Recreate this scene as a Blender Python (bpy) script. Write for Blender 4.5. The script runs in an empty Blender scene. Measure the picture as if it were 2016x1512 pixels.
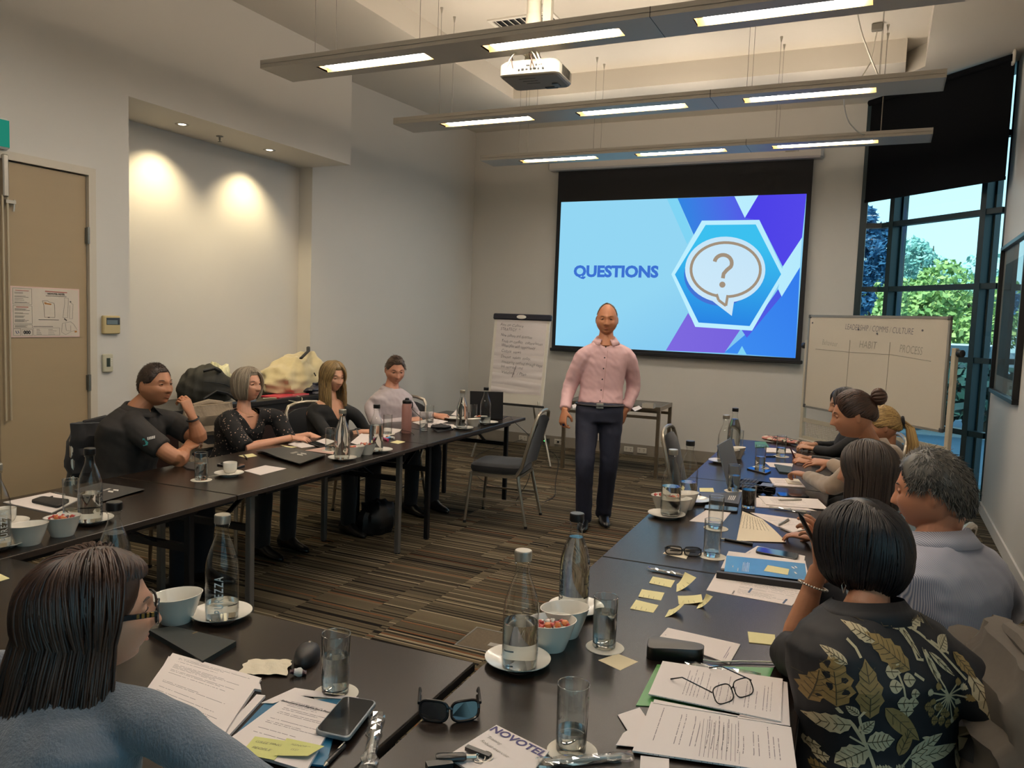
import bpy, bmesh, math, random
import numpy as np
from mathutils import Vector, Matrix, Euler
from mathutils.bvhtree import BVHTree
random.seed(7)
PI = math.pi
SC = bpy.context.scene
COL = SC.collection

# ------------------------------------------------------------------ camera
FOC = 1554.5
CAM_R = ((0.9036909700357604, 0.42673000713259124, 0.03527225096935488),
         (0.06742803463108546, -0.060475797170643296, -0.9958896214452505),
         (-0.4228428677672306, 0.9023547966122826, -0.08342499750788425))
CAM_C = Vector((0, 0, 1.635))
cam_data = bpy.data.cameras.new('camera')
cam = bpy.data.objects.new('camera', cam_data)
COL.objects.link(cam)
r0, r1, r2 = CAM_R
M3 = Matrix(((r0[0], -r1[0], -r2[0]), (r0[1], -r1[1], -r2[1]), (r0[2], -r1[2], -r2[2])))
cam.matrix_world = Matrix.Translation(CAM_C) @ M3.to_4x4()
cam_data.sensor_width = 36.0
cam_data.lens = FOC / 2016.0 * 36.0
cam_data.clip_start = 0.02
cam_data.clip_end = 400
SC.camera = cam

# ------------------------------------------------------------------ world / sky, exposure
world = bpy.data.worlds.new('sky')
SC.world = world
world.use_nodes = True
wn = world.node_tree.nodes
wl = world.node_tree.links
wn.clear()
w_out = wn.new('ShaderNodeOutputWorld')
w_bg = wn.new('ShaderNodeBackground')
w_bg.inputs[1].default_value = 1.75
w_tc = wn.new('ShaderNodeTexCoord')
w_sep = wn.new('ShaderNodeSeparateXYZ')
w_ramp = wn.new('ShaderNodeValToRGB')
w_ramp.color_ramp.elements[0].position = 0.0
w_ramp.color_ramp.elements[0].color = (0.58, 0.88, 0.95, 1)
w_ramp.color_ramp.elements[1].position = 0.7
w_ramp.color_ramp.elements[1].color = (0.40, 0.62, 0.86, 1)
wl.new(w_tc.outputs['Generated'], w_sep.inputs[0])
wl.new(w_sep.outputs[2], w_ramp.inputs[0])
wl.new(w_ramp.outputs[0], w_bg.inputs[0])
wl.new(w_bg.outputs[0], w_out.inputs[0])
sun_d = bpy.data.lights.new('sun', 'SUN')
sun_d.energy = 5.0
sun_d.angle = 0.02
sun_d.color = (1.0, 0.93, 0.8)
sun = bpy.data.objects.new('sun', sun_d)
COL.objects.link(sun)
sun.rotation_euler = (math.radians(52), 0, math.radians(-28))
vs = SC.view_settings
vs.view_transform = 'Standard'
vs.look = 'None'
vs.gamma = 1.0
vs.exposure = 0.0
vs.use_curve_mapping = False
SC.cycles.use_denoising = True
SC.cycles.max_bounces = 10
SC.cycles.transparent_max_bounces = 24
SC.cycles.caustics_reflective = False
SC.cycles.caustics_refractive = False
SC.cycles.sample_clamp_indirect = 4.0

LAMP_STRENGTH = 45.0      # tube openings of the hanging light bars
LAMP_UP = 40.0             # upper side of the bars
SPOT_W = 58.0             # niche downlights

# ------------------------------------------------------------------ picture <-> room
def ray(px, py):
 a, b = (px - 1008.0) / FOC, (py - 756.0) / FOC
 return Vector([CAM_R[0][i] * a + CAM_R[1][i] * b + CAM_R[2][i] for i in range(3)])
def onz(px, py, z):           # the point of the plane z seen at that pixel
 d = ray(px, py)
 return CAM_C + d * ((z - CAM_C.z) / d.z)
def onx(px, py, x):
 d = ray(px, py)
 return CAM_C + d * (x / d.x)
def ony(px, py, y):
 d = ray(px, py)
 return CAM_C + d * (y / d.y)
def atd(px, py, dist):        # at a given depth along the lens axis
 return CAM_C + ray(px, py) * dist

# ------------------------------------------------------------------ materials
MATS = {}
def lin(c):
 if isinstance(c, str):
  c = c.lstrip('#')
  c = tuple(int(c[i:i + 2], 16) / 255.0 for i in (0, 2, 4))
  return tuple((v / 12.92) if v <= 0.04045 else ((v + 0.055) / 1.055) ** 2.4 for v in c)
 return tuple(c[:3])
def mat(name, color, rough=0.5, metal=0.0, noise=0.0, nscale=20.0, bump=0.0, bscale=None, spec=0.5, coat=0.0, stretch=None, sheen=0.0, emit=0.0):
 if name in MATS:
  return MATS[name]
 m = bpy.data.materials.new(name)
 m.use_nodes = True
 nt = m.node_tree
 b = nt.nodes['Principled BSDF']
 c = lin(color)
 b.inputs['Base Color'].default_value = (*c, 1)
 b.inputs['Roughness'].default_value = rough
 b.inputs['Metallic'].default_value = metal
 b.inputs['Specular IOR Level'].default_value = spec
 if coat:
  b.inputs['Coat Weight'].default_value = coat
  b.inputs['Coat Roughness'].default_value = 0.1
 if sheen:
  b.inputs['Sheen Weight'].default_value = sheen
 if emit:
  b.inputs['Emission Color'].default_value = (*c, 1)
  b.inputs['Emission Strength'].default_value = emit
 if noise or bump:
  tc = nt.nodes.new('ShaderNodeTexCoord')
  src = tc.outputs['Object']
  if stretch:
   mp = nt.nodes.new('ShaderNodeMapping')
   mp.inputs['Scale'].default_value = stretch
   nt.links.new(src, mp.inputs[0])
   src = mp.outputs[0]
  n = nt.nodes.new('ShaderNodeTexNoise')
  n.inputs['Scale'].default_value = nscale
  n.inputs['Detail'].default_value = 4
  nt.links.new(src, n.inputs['Vector'])
  if noise:
   mx = nt.nodes.new('ShaderNodeMix')
   mx.data_type = 'RGBA'
   mx.inputs[6].default_value = (*[max(0, v * (1 - noise)) for v in c], 1)
   mx.inputs[7].default_value = (*[min(1, v * (1 + noise)) for v in c], 1)
   nt.links.new(n.outputs['Fac'], mx.inputs[0])
   nt.links.new(mx.outputs[2], b.inputs['Base Color'])
  if bump:
   n2 = n
   if bscale:
    n2 = nt.nodes.new('ShaderNodeTexNoise')
    n2.inputs['Scale'].default_value = bscale
    nt.links.new(src, n2.inputs['Vector'])
   bp = nt.nodes.new('ShaderNodeBump')
   bp.inputs['Strength'].default_value = bump
   bp.inputs['Distance'].default_value = 0.01
   nt.links.new(n2.outputs['Fac'], bp.inputs['Height'])
   nt.links.new(bp.outputs[0], b.inputs['Normal'])
 MATS[name] = m
 return m
def emis(name, color, strength):
 if name in MATS:
  return MATS[name]
 m = bpy.data.materials.new(name)
 m.use_nodes = True
 nt = m.node_tree
 nt.nodes.clear()
 o = nt.nodes.new('ShaderNodeOutputMaterial')
 e = nt.nodes.new('ShaderNodeEmission')
 e.inputs[0].default_value = (*lin(color), 1)
 e.inputs[1].default_value = strength
 nt.links.new(e.outputs[0], o.inputs[0])
 MATS[name] = m
 return m
def thin_glass(name, tint=(1, 1, 1), refl=0.5, fmin=0.03, rough=0.0, edge=None):
 # a pane or glass wall: straight-through tinted light plus a mirror part that grows at grazing angles
 if name in MATS:
  return MATS[name]
 m = bpy.data.materials.new(name)
 m.use_nodes = True
 nt = m.node_tree
 nt.nodes.clear()
 o = nt.nodes.new('ShaderNodeOutputMaterial')
 t = nt.nodes.new('ShaderNodeBsdfTransparent')
 t.inputs[0].default_value = (*tint, 1)
 g = nt.nodes.new('ShaderNodeBsdfGlossy')
 g.inputs['Roughness'].default_value = rough
 lw = nt.nodes.new('ShaderNodeLayerWeight')
 lw.inputs[0].default_value = 0.5
 pw = nt.nodes.new('ShaderNodeMath')
 pw.operation = 'POWER'
 pw.inputs[1].default_value = 3.0
 mr = nt.nodes.new('ShaderNodeMapRange')
 mr.inputs[3].default_value = fmin
 mr.inputs[4].default_value = refl
 mx = nt.nodes.new('ShaderNodeMixShader')
 nt.links.new(lw.outputs['Facing'], pw.inputs[0])
 if edge is not None:      # longer way through the wall near the outline: darker
  em = nt.nodes.new('ShaderNodeMix'); em.data_type = 'RGBA'
  p4 = nt.nodes.new('ShaderNodeMath'); p4.operation = 'POWER'; p4.inputs[1].default_value = 4.0
  em.inputs[6].default_value = (*tint, 1)
  em.inputs[7].default_value = (edge, edge, edge, 1)
  nt.links.new(lw.outputs['Facing'], p4.inputs[0]); nt.links.new(p4.outputs[0], em.inputs[0]); nt.links.new(em.outputs[2], t.inputs[0])
 nt.links.new(pw.outputs[0], mr.inputs[0])
 nt.links.new(mr.outputs[0], mx.inputs[0])
 nt.links.new(t.outputs[0], mx.inputs[1])
 nt.links.new(g.outputs[0], mx.inputs[2])
 nt.links.new(mx.outputs[0], o.inputs[0])
 MATS[name] = m
 return m

# ------------------------------------------------------------------ mesh builder
class MB:
 def __init__(s):
  s.v, s.f, s.mi, s.uv = [], [], [], {}
  s.T = None
 def _p(s, p):
  p = Vector(p)
  return s.T @ p if s.T is not None else p
 def add(s, vs_, fs, mi=0):
  o = len(s.v)
  s.v += [tuple(s._p(p)) for p in vs_]
  for f in fs:
   s.f.append(tuple(o + i for i in f))
   s.mi.append(mi)
  return o
 def box(s, lo, hi, mi=0, bev=0.0):
  x0, y0, z0 = lo
  x1, y1, z1 = hi
  if bev > 0:
   b = min(bev, (x1 - x0) / 2.01, (y1 - y0) / 2.01, (z1 - z0) / 2.01)
   return s.rbox(lo, hi, b, mi)
  s.add([(x0, y0, z0), (x1, y0, z0), (x1, y1, z0), (x0, y1, z0), (x0, y0, z1), (x1, y0, z1), (x1, y1, z1), (x0, y1, z1)],
              [(0, 3, 2, 1), (4, 5, 6, 7), (0, 1, 5, 4), (1, 2, 6, 5), (2, 3, 7, 6), (3, 0, 4, 7)], mi)
 def rbox(s, lo, hi, b, mi=0):
  # box with chamfered edges
  ring = lambda i, z: [(lo[0] + i, lo[1] + b, z), (lo[0] + b, lo[1] + i, z), (hi[0] - b, lo[1] + i, z), (hi[0] - i, lo[1] + b, z),
                             (hi[0] - i, hi[1] - b, z), (hi[0] - b, hi[1] - i, z), (lo[0] + b, hi[1] - i, z), (lo[0] + i, hi[1] - b, z)]
  def inner(z):
   return [(lo[0] + b, lo[1] + b, z)] * 0 + [(lo[0] + b * 1.0, lo[1] + b * 1.4, z), (lo[0] + b * 1.4, lo[1] + b, z), (hi[0] - b * 1.4, lo[1] + b, z), (hi[0] - b, lo[1] + b * 1.4, z),
     (hi[0] - b, hi[1] - b * 1.4, z), (hi[0] - b * 1.4, hi[1] - b, z), (lo[0] + b * 1.4, hi[1] - b, z), (lo[0] + b, hi[1] - b * 1.4, z)]
  s.loft([inner(lo[2]), ring(0, lo[2] + b), ring(0, hi[2] - b), inner(hi[2])], mi, cap=True)
 def loft(s, rings, mi=0, cap=True, closed=True):
  n = len(rings[0])
  o = len(s.v)
  vs_ = [p for r in rings for p in r]
  fs = []
  for k in range(len(rings) - 1):
   for i in range(n if closed else n - 1):
    j = (i + 1) % n
    fs.append((k * n + i, k * n + j, (k + 1) * n + j, (k + 1) * n + i))
  if cap and closed:
   fs.append(tuple(range(n - 1, -1, -1)))
   fs.append(tuple((len(rings) - 1) * n + i for i in range(n)))
  s.add(vs_, fs, mi)
 def prism(s, poly, z0, z1, mi=0):
  a = 0
  for i in range(len(poly)):
   x0, y0 = poly[i][:2]
   x1, y1 = poly[(i + 1) % len(poly)][:2]
   a += x0 * y1 - x1 * y0
  if a < 0:
   poly = list(reversed(poly))
  s.loft([[(p[0], p[1], z0) for p in poly], [(p[0], p[1], z1) for p in poly]], mi)
 def lathe(s, prof, n=24, c=(0, 0, 0), mi=0, closed_ends=True):
  # prof: list of (r, z) or (r, z, mi)
  c = Vector(c)
  o = len(s.v)
  cs = [(math.cos(2 * PI * i / n), math.sin(2 * PI * i / n)) for i in range(n)]
  idx = []
  for p in prof:
   r, z = p[0], p[1]
   if r < 1e-6:
    s.v.append(tuple(s._p(c + Vector((0, 0, z)))))
    idx.append([len(s.v) - 1] * n)
   else:
    st = len(s.v)
    for a, b in cs:
     s.v.append(tuple(s._p(c + Vector((a * r, b * r, z)))))
    idx.append([st + i for i in range(n)])
  for k in range(len(prof) - 1):
   m_ = prof[k][2] if len(prof[k]) > 2 else mi
   A, B = idx[k], idx[k + 1]
   for i in range(n):
    j = (i + 1) % n
    q = [A[i], A[j], B[j], B[i]]
    u = []
    for t in q:
     if t not in u:
      u.append(t)
    if len(u) >= 3:
     s.f.append(tuple(u))
     s.mi.append(m_)
 def tube(s, pts, r, n=8, mi=0, cap=True, flat=1.0):
  # round tube along a polyline; r is a number or one radius per point
  pts = [Vector(p) for p in pts]
  if len(pts) < 2:
   return
  rs = r if isinstance(r, (list, tuple)) else [r] * len(pts)
  up = None
  rings = []
  for i, p in enumerate(pts):
   d = (pts[min(i + 1, len(pts) - 1)] - pts[max(i - 1, 0)])
   if d.length < 1e-9:
    d = Vector((0, 0, 1))
   d.normalize()
   if up is None:
    up = Vector((0, 0, 1)) if abs(d.z) < 0.9 else Vector((1, 0, 0))
   x = up.cross(d)
   if x.length < 1e-6:
    x = Vector((1, 0, 0)).cross(d)
   x.normalize()
   y = d.cross(x)
   up = y
   rings.append([p + x * (math.cos(2 * PI * k / n) * rs[i]) + y * (math.sin(2 * PI * k / n) * rs[i] * flat) for k in range(n)])
  s.loft(rings, mi, cap=cap)
 def bar(s, a, b, w, h, mi=0, up=(0, 0, 1)):
  # rectangular bar from a to b
  a, b = Vector(a), Vector(b)
  d = (b - a).normalized()
  u = Vector(up)
  if abs(d.dot(u)) > 0.95:
   u = Vector((0, 1, 0))
  x = u.cross(d).normalized()
  y = d.cross(x)
  q = lambda p: [p - x * w / 2 - y * h / 2, p + x * w / 2 - y * h / 2, p + x * w / 2 + y * h / 2, p - x * w / 2 + y * h / 2]
  s.loft([q(a), q(b)], mi)
 def quad(s, a, b, c, d, mi=0):
  s.add([a, b, c, d], [(0, 1, 2, 3)], mi)
 def slab(s, poly3, n, t, mi=0):
  # a flat polygon (list of 3-d points) thickened by t along n
  n = Vector(n).normalized()
  P = [Vector(p) for p in poly3]
  # orientation
  nn = Vector((0, 0, 0))
  for i in range(len(P)):
   nn += (P[i] - P[0]).cross(P[(i + 1) % len(P)] - P[0])
  if nn.dot(n) < 0:
   P.reverse()
  s.loft([P, [p + n * t for p in P]], mi)
 def ellipsoid(s, c, r, n=14, m=9, mi=0, rot=None):
  c = Vector(c)
  pr = []
  rows = []
  for k in range(m + 1):
   th = PI * k / m
   row = []
   for i in range(n):
    ph = 2 * PI * i / n
    p = Vector((math.sin(th) * math.cos(ph) * r[0], math.sin(th) * math.sin(ph) * r[1], -math.cos(th) * r[2]))
    if rot is not None:
     p = rot @ p
    row.append(c + p)
   rows.append(row)
  s.loft(rows, mi, cap=False)
 def grid(s, fn, nu, nv, mi=0, thick=0.0, uv=True):
  # surface fn(u,v)->point, u,v in 0..1
  o = len(s.v)
  for j in range(nv + 1):
   for i in range(nu + 1):
    s.v.append(tuple(s._p(fn(i / nu, j / nv))))
  for j in range(nv):
   for i in range(nu):
    a = o + j * (nu + 1) + i
    s.f.append((a, a + 1, a + nu + 2, a + nu + 1))
    s.mi.append(mi)
    if uv:
     s.uv[len(s.f) - 1] = ((i / nu, j / nv), ((i + 1) / nu, j / nv), ((i + 1) / nu, (j + 1) / nv), (i / nu, (j + 1) / nv))
 def mesh(s, name, mats, smooth=False, weld=0.0):
  me = bpy.data.meshes.new(name)
  me.from_pydata(s.v, [], s.f)
  if not isinstance(mats, (list, tuple)):
   mats = [mats]
  for m in mats:
   me.materials.append(m)
  if len(mats) > 1:
   me.polygons.foreach_set('material_index', s.mi)
  if s.uv:
   ul = me.uv_layers.new(name='UVMap')
   for fi, uvs in s.uv.items():
    p = me.polygons[fi]
    for k, li in enumerate(p.loop_indices):
     ul.data[li].uv = uvs[k]
  if smooth:
   me.polygons.foreach_set('use_smooth', [True] * len(me.polygons))
   if smooth != 'all':
    ang = smooth if isinstance(smooth, float) else 0.7
    try:
     me.set_sharp_from_angle(angle=ang)
    except Exception:
     pass
  me.validate()
  me.update()
  return me
 def obj(s, name, mats, parent=None, smooth=False, loc=None):
  return link(name, s.mesh(name, mats, smooth), parent, loc)
def link(name, me, parent=None, loc=None):
 o = bpy.data.objects.new(name, me)
 COL.objects.link(o)
 if parent is not None:
  o.parent = parent
 if loc is not None:
  o.location = loc
 return o
def tag(o, label=None, cat=None, group=None, kind=None):
 if label: o['label'] = label
 if cat: o['category'] = cat
 if group: o['group'] = group
 if kind: o['kind'] = kind
 return o
def thing(name, label, cat, loc=(0, 0, 0), rz=0.0, group=None):
 o = bpy.data.objects.new(name, None)
 COL.objects.link(o)
 o.location = loc
 o.rotation_euler = (0, 0, rz)
 o.empty_display_size = 0.05
 return tag(o, label, cat, group)
def children(o):
 return [c for c in o.children]
def copy_tree(o, parent=None):
 c = o.copy()
 COL.objects.link(c)
 if parent is not None:
  c.parent = parent
 for ch in list(o.children):
  copy_tree(ch, c)
 return c
def dup(o, loc, rz=0.0, label=None, group=None):
 c = copy_tree(o)
 c.location = loc
 c.rotation_euler = (0, 0, rz)
 if label: c['label'] = label
 if group: c['group'] = group
 return c
def struct(o, label=None):
 o['kind'] = 'structure'
 if label: o['label'] = label
 return o
def text_mesh(s, size, depth=0.0, offset=0.0, align='CENTER', spacing=1.0, shear=0.0):
 cu = bpy.data.curves.new('lettering', 'FONT')
 cu.body = s
 cu.size = size
 cu.extrude = depth
 cu.offset = offset
 cu.align_x = align
 cu.align_y = 'CENTER'
 cu.space_character = spacing
 cu.shear = shear
 cu.resolution_u = 3
 o = bpy.data.objects.new('lettering', cu)
 COL.objects.link(o)
 dg = bpy.context.evaluated_depsgraph_get()
 me = bpy.data.meshes.new_from_object(o.evaluated_get(dg))
 bpy.data.objects.remove(o)
 bpy.data.curves.remove(cu)
 return me
def text_add(mb, s, M, size, mi=0, **kw):
 # put lettering into a mesh builder, M maps the text's xy plane into place
 me = text_mesh(s, size, **kw)
 o = len(mb.v)
 T = mb.T
 mb.v += [tuple((T @ (M @ v.co)) if T is not None else (M @ v.co)) for v in me.vertices]
 for p in me.polygons:
  mb.f.append(tuple(o + i for i in p.vertices))
  mb.mi.append(mi)
 bpy.data.meshes.remove(me)
def frame(o, x, y):
 # matrix with origin o, x axis x, y axis y
 x = Vector(x).normalized()
 y = Vector(y)
 y = (y - x * y.dot(x)).normalized()
 z = x.cross(y)
 return Matrix(((x.x, y.x, z.x, o[0]), (x.y, y.y, z.y, o[1]), (x.z, y.z, z.z, o[2]), (0, 0, 0, 1)))
# ================================================================== THE ROOM
YB = 9.40          # back wall
XR = 0.905         # right wall
ZC = 4.05          # lower ceiling
ZT = 4.26          # raised ceiling
XL = -4.83         # left wall (front plane)
XN = -5.445        # back of the niche
ZN = 3.065         # underside of the bulkhead over the niche
YFRONT = -2.6
m_wall = mat('wall_paint', '#cfcac2', 0.55, noise=0.02, nscale=3, bump=0.02, bscale=220)
m_ceil = mat('ceiling_paint', '#d3ccc0', 0.7, noise=0.015, nscale=2)
m_skirt = mat('skirting_grey', '#8d8579', 0.5, noise=0.03)
m_trimw = mat('door_frame_paint', '#c9bfae', 0.45, noise=0.02)
m_door = mat('door_laminate', '#a08c6e', 0.5, noise=0.04, nscale=2, stretch=(1, 1, 6))
m_alu = mat('brushed_aluminium', '#b5b0a5', 0.35, 0.9, noise=0.04, nscale=30)
m_steel = mat('dull_steel', '#8b8982', 0.35, 0.85, noise=0.05, nscale=30)
m_black = mat('black_plastic', '#121316', 0.45, noise=0.1)
m_darkframe = mat('window_frame_paint', '#0d2a31', 0.45, noise=0.08)
m_white = mat('white_plastic', '#e2ddd2', 0.45, noise=0.02)

# floor: screed plus loose-laid carpet tiles
def carpet_mat():
 m = bpy.data.materials.new('striped_carpet')
 m.use_nodes = True
 nt = m.node_tree
 N, L = nt.nodes, nt.links
 b = N['Principled BSDF']
 b.inputs['Roughness'].default_value = 0.95
 b.inputs['Specular IOR Level'].default_value = 0.1
 tc = N.new('ShaderNodeTexCoord')
 oi = N.new('ShaderNodeObjectInfo')
 sep = N.new('ShaderNodeSeparateXYZ')
 L.new(tc.outputs['Object'], sep.inputs[0])
 off = N.new('ShaderNodeMath'); off.operation = 'MULTIPLY_ADD'
 off.inputs[1].default_value = 37.0
 L.new(oi.outputs['Random'], off.inputs[0])
 L.new(sep.outputs[1], off.inputs[2])
 def stripes(scale, seed):
  a = N.new('ShaderNodeMath'); a.operation = 'MULTIPLY_ADD'
  a.inputs[1].default_value = scale
  a.inputs[2].default_value = seed
  L.new(off.outputs[0], a.inputs[0])
  # streaks of different length: the stripe index also depends on a slow step along x
  xs = N.new('ShaderNodeMath'); xs.operation = 'MULTIPLY_ADD'
  xs.inputs[1].default_value = 0.9
  L.new(sep.outputs[0], xs.inputs[0])
  L.new(oi.outputs['Random'], xs.inputs[2])
  cmb = N.new('ShaderNodeCombineXYZ')
  fl = N.new('ShaderNodeMath'); fl.operation = 'FLOOR'
  L.new(a.outputs[0], fl.inputs[0])
  L.new(fl.outputs[0], cmb.inputs[1])
  wn_ = N.new('ShaderNodeTexWhiteNoise'); wn_.noise_dimensions = '2D'
  fx = N.new('ShaderNodeMath'); fx.operation = 'FLOOR'
  L.new(xs.outputs[0], fx.inputs[0])
  L.new(fx.outputs[0], cmb.inputs[0])
  L.new(cmb.outputs[0], wn_.inputs['Vector'])
  return wn_.outputs['Value']
 s1 = stripes(95, 3.3)
 s2 = stripes(38, 11.7)
 s3 = stripes(9, 5.1)
 cr = N.new('ShaderNodeValToRGB')
 cr.color_ramp.interpolation = 'LINEAR'
 e = cr.color_ramp.elements
 e[0].position, e[0].color = 0.0, (*lin('#453d31'), 1)
 e[1].position, e[1].color = 1.0, (*lin('#746954'), 1)
 mx = N.new('ShaderNodeMath'); mx.operation = 'MULTIPLY_ADD'
 mx.inputs[1].default_value = 0.45
 L.new(s2, mx.inputs[0])
 m3 = N.new('ShaderNodeMath'); m3.operation = 'MULTIPLY'
 m3.inputs[1].default_value = 0.55
 L.new(s3, m3.inputs[0])
 L.new(m3.outputs[0], mx.inputs[2])
 L.new(mx.outputs[0], cr.inputs[0])
 def over(base, fac_src, lo, hi, color):
  mr = N.new('ShaderNodeMapRange')
  mr.inputs[1].default_value = lo
  mr.inputs[2].default_value = hi
  L.new(fac_src, mr.inputs[0])
  mm = N.new('ShaderNodeMix'); mm.data_type = 'RGBA'
  L.new(mr.outputs[0], mm.inputs[0])
  L.new(base, mm.inputs[6])
  mm.inputs[7].default_value = (*lin(color), 1)
  return mm.outputs[2]
 c = over(cr.outputs[0], s1, 0.74, 0.80, '#1b1714')
 s4 = stripes(120, 23.0)
 c = over(c, s4, 0.93, 0.95, '#a89a80')
 s5 = stripes(80, 31.0)
 c = over(c, s5, 0.972, 0.98, '#7a5236')
 nz = N.new('ShaderNodeTexNoise')
 nz.inputs['Scale'].default_value = 260
 L.new(tc.outputs['Object'], nz.inputs['Vector'])
 mm = N.new('ShaderNodeMix'); mm.data_type = 'RGBA'; mm.blend_type = 'MULTIPLY'
 mm.inputs[0].default_value = 0.55
 L.new(c, mm.inputs[6])
 L.new(nz.outputs['Color'], mm.inputs[7])
 br = N.new('ShaderNodeBrightContrast')
 br.inputs[1].default_value = 0.0
 L.new(mm.outputs[2], br.inputs[0])
 L.new(br.outputs[0], b.inputs['Base Color'])
 bp = N.new('ShaderNodeBump')
 bp.inputs['Strength'].default_value = 0.4
 bp.inputs['Distance'].default_value = 0.004
 L.new(nz.outputs['Fac'], bp.inputs['Height'])
 L.new(bp.outputs[0], b.inputs['Normal'])
 return m
m_carpet = carpet_mat()
mb = MB()
mb.prism([(-5.9, YFRONT), (1.1, YFRONT), (1.1, 8.6), (0.1, 9.75), (-5.9, 9.75)], -0.12, -0.006)
floor = struct(mb.obj('floor', mat('screed', '#4a443b', 0.9)), 'floor under striped grey-brown carpet tiles')
TS = 0.61
tile_me = None
for i in range(12):
 for j in range(20):
  x0 = -5.9 + i * TS + (0.0)
  y0 = YFRONT + j * TS
  if y0 > 9.7 or x0 > 1.0 or (x0 > 0.2 and y0 + TS > 9.6):
   continue
  if tile_me is None:
   t_ = MB()
   t_.box((0.0004, 0.0004, -0.006), (TS - 0.0004, TS - 0.0004, 0.0), bev=0.0008)
   tile_me = t_.mesh('carpet_tile', m_carpet)
  link('carpet_tile', tile_me, floor, (x0, y0, 0.0))

# left wall: door wall, niche, bulkhead, set-back wall
def wall(name, poly, z0, z1, m=None, label=None):
 w = MB()
 w.prism(poly, z0, z1)
 return struct(w.obj(name, m or m_wall), label)
D0, D1, DZ = 1.93, 3.588, 2.468       # door opening
w = MB()
w.prism([(XL, YFRONT), (XL, D0 - 0.05), (XL - 0.18, D0 - 0.05), (XL - 0.18, YFRONT)], 0, ZC)
w.prism([(XL, D0 - 0.05), (XL, D1 + 0.05), (XL - 0.18, D1 + 0.05), (XL - 0.18, D0 - 0.05)], DZ + 0.05, ZC)
w.prism([(XL - 0.07, D0 - 0.05), (XL - 0.07, D1 + 0.05), (XL - 0.18, D1 + 0.05), (XL - 0.18, D0 - 0.05)], 0, DZ + 0.05)  # added backing behind the door leaves, stops sky light leaking through the gaps
w.prism([(XL, D1 + 0.05), (XL, 3.908), (XN, 3.908), (XN - 0.15, 3.908), (XN - 0.15, D1 + 0.05)], 0, ZC)
w.prism([(XL, 3.908), (XL, 6.414), (XN - 0.15, 6.414), (XN - 0.15, 3.908)], ZN, ZC)                    # bulkhead over the niche
w.prism([(XN, 3.908), (XN, 6.395), (XN - 0.15, 6.395), (XN - 0.15, 3.908)], 0, ZN)                     # back of the niche
w.prism([(XN - 0.15, 6.395), (XN, 6.395), (-5.295, 6.414), (-5.06, YB), (-5.06, YB + 0.15), (XN - 0.15, YB + 0.15)], 0, ZC)
struct(w.obj('wall_left', m_wall), 'cream left wall with a lit recessed niche under a bulkhead')
wall('wall_back', [(-5.06, YB), (-0.318, YB), (-0.318, YB + 0.15), (-5.06, YB + 0.15)], 0, ZC, label='plain back wall behind the projection screen')
w = MB()
for (a, b_, z0, z1) in ((1.4, 8.40, 0, ZC), (YFRONT, -2.2, 0, ZC), (-2.2, 1.4, 0, 0.35), (-2.2, 1.4, 3.1, ZC)):
 w.box((XR, a, z0), (XR + 0.15, b_, z1))
struct(w.obj('wall_right', m_wall), 'pale right wall with a framed picture')
wall('wall_front', [(-5.6, YFRONT), (1.05, YFRONT), (1.05, YFRONT - 0.15), (-5.6, YFRONT - 0.15)], 0, ZC)

# ceiling with its raised middle
CX0, CX1, CY0, CY1 = -3.90, 0.165, -1.6, 8.09
w = MB()
w.box((-5.7, YFRONT - 0.15, ZC), (CX0, 9.75, ZT + 0.1))
w.box((CX0, YFRONT - 0.15, ZC), (CX1, CY0, ZT + 0.1))
w.box((CX0, CY1, ZC), (0.004, 9.75, ZT + 0.1))
w.prism([(CX1, YFRONT - 0.15), (1.1, YFRONT - 0.15), (1.1, 8.6), (0.1, 9.75), (0.004, 9.75), (0.004, 8.50), (CX1, 8.27)], ZC, ZT + 0.1)
w.box((CX0, CY0, ZT), (CX1, 8.52, ZT + 0.1))
ceiling = struct(w.obj('ceiling', m_ceil), 'pale plaster ceiling with a raised middle bay')
# skirting
w = MB()
w.prism([(-5.06, YB - 0.014), (-0.318, YB - 0.014), (-0.318, YB), (-5.06, YB)], 0, 0.135)
struct(w.obj('baseboard_back', m_skirt), 'grey skirting along the back wall')
w = MB()
w.prism([(XR - 0.014, YFRONT), (XR - 0.014, 8.38), (XR, 8.38), (XR, YFRONT)], 0, 0.10)
struct(w.obj('baseboard_right', m_wall), 'pale skirting along the right wall')
w = MB()
w.prism([(-5.295, 6.42), (-5.06, YB), (-5.046, YB), (-5.281, 6.42)], 0, 0.135)
struct(w.obj('baseboard_left', m_skirt))

# door
door = struct(thing('door_1', None, None, (0, 0, 0)), 'beige flush double door with white frame at left')
w = MB()
w.box((XL - 0.03, D1 + 0.004, 0), (XL + 0.012, D1 + 0.055, DZ + 0.055))
w.box((XL - 0.03, D0 - 0.055, 0), (XL + 0.012, D0 - 0.004, DZ + 0.055))
w.box((XL - 0.03, D0 - 0.004, DZ + 0.006), (XL + 0.012, D1 + 0.004, DZ + 0.055))
w.obj('door_frame', m_trimw, door)
w = MB(); w.box((XL - 0.05, 3.0, 0.01), (XL - 0.012, D1, DZ), bev=0.003)
w.obj('door_leaf', m_door, door)
w = MB(); w.box((XL - 0.05, D0, 0.01), (XL - 0.012, 2.995, DZ), bev=0.003)
w.obj('door_leaf', m_door, door)
for z in (2.08, 1.10, 0.25):
 w = MB(); w.tube([(XL + 0.004, D1 + 0.002, z - 0.055), (XL + 0.004, D1 + 0.002, z + 0.055)], 0.011, 10)
 w.box((XL - 0.012, D1 - 0.012, z - 0.05), (XL + 0.0, D1 + 0.002, z + 0.05))
 w.obj('hinge', m_steel, door, smooth=True)
w = MB()
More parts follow.
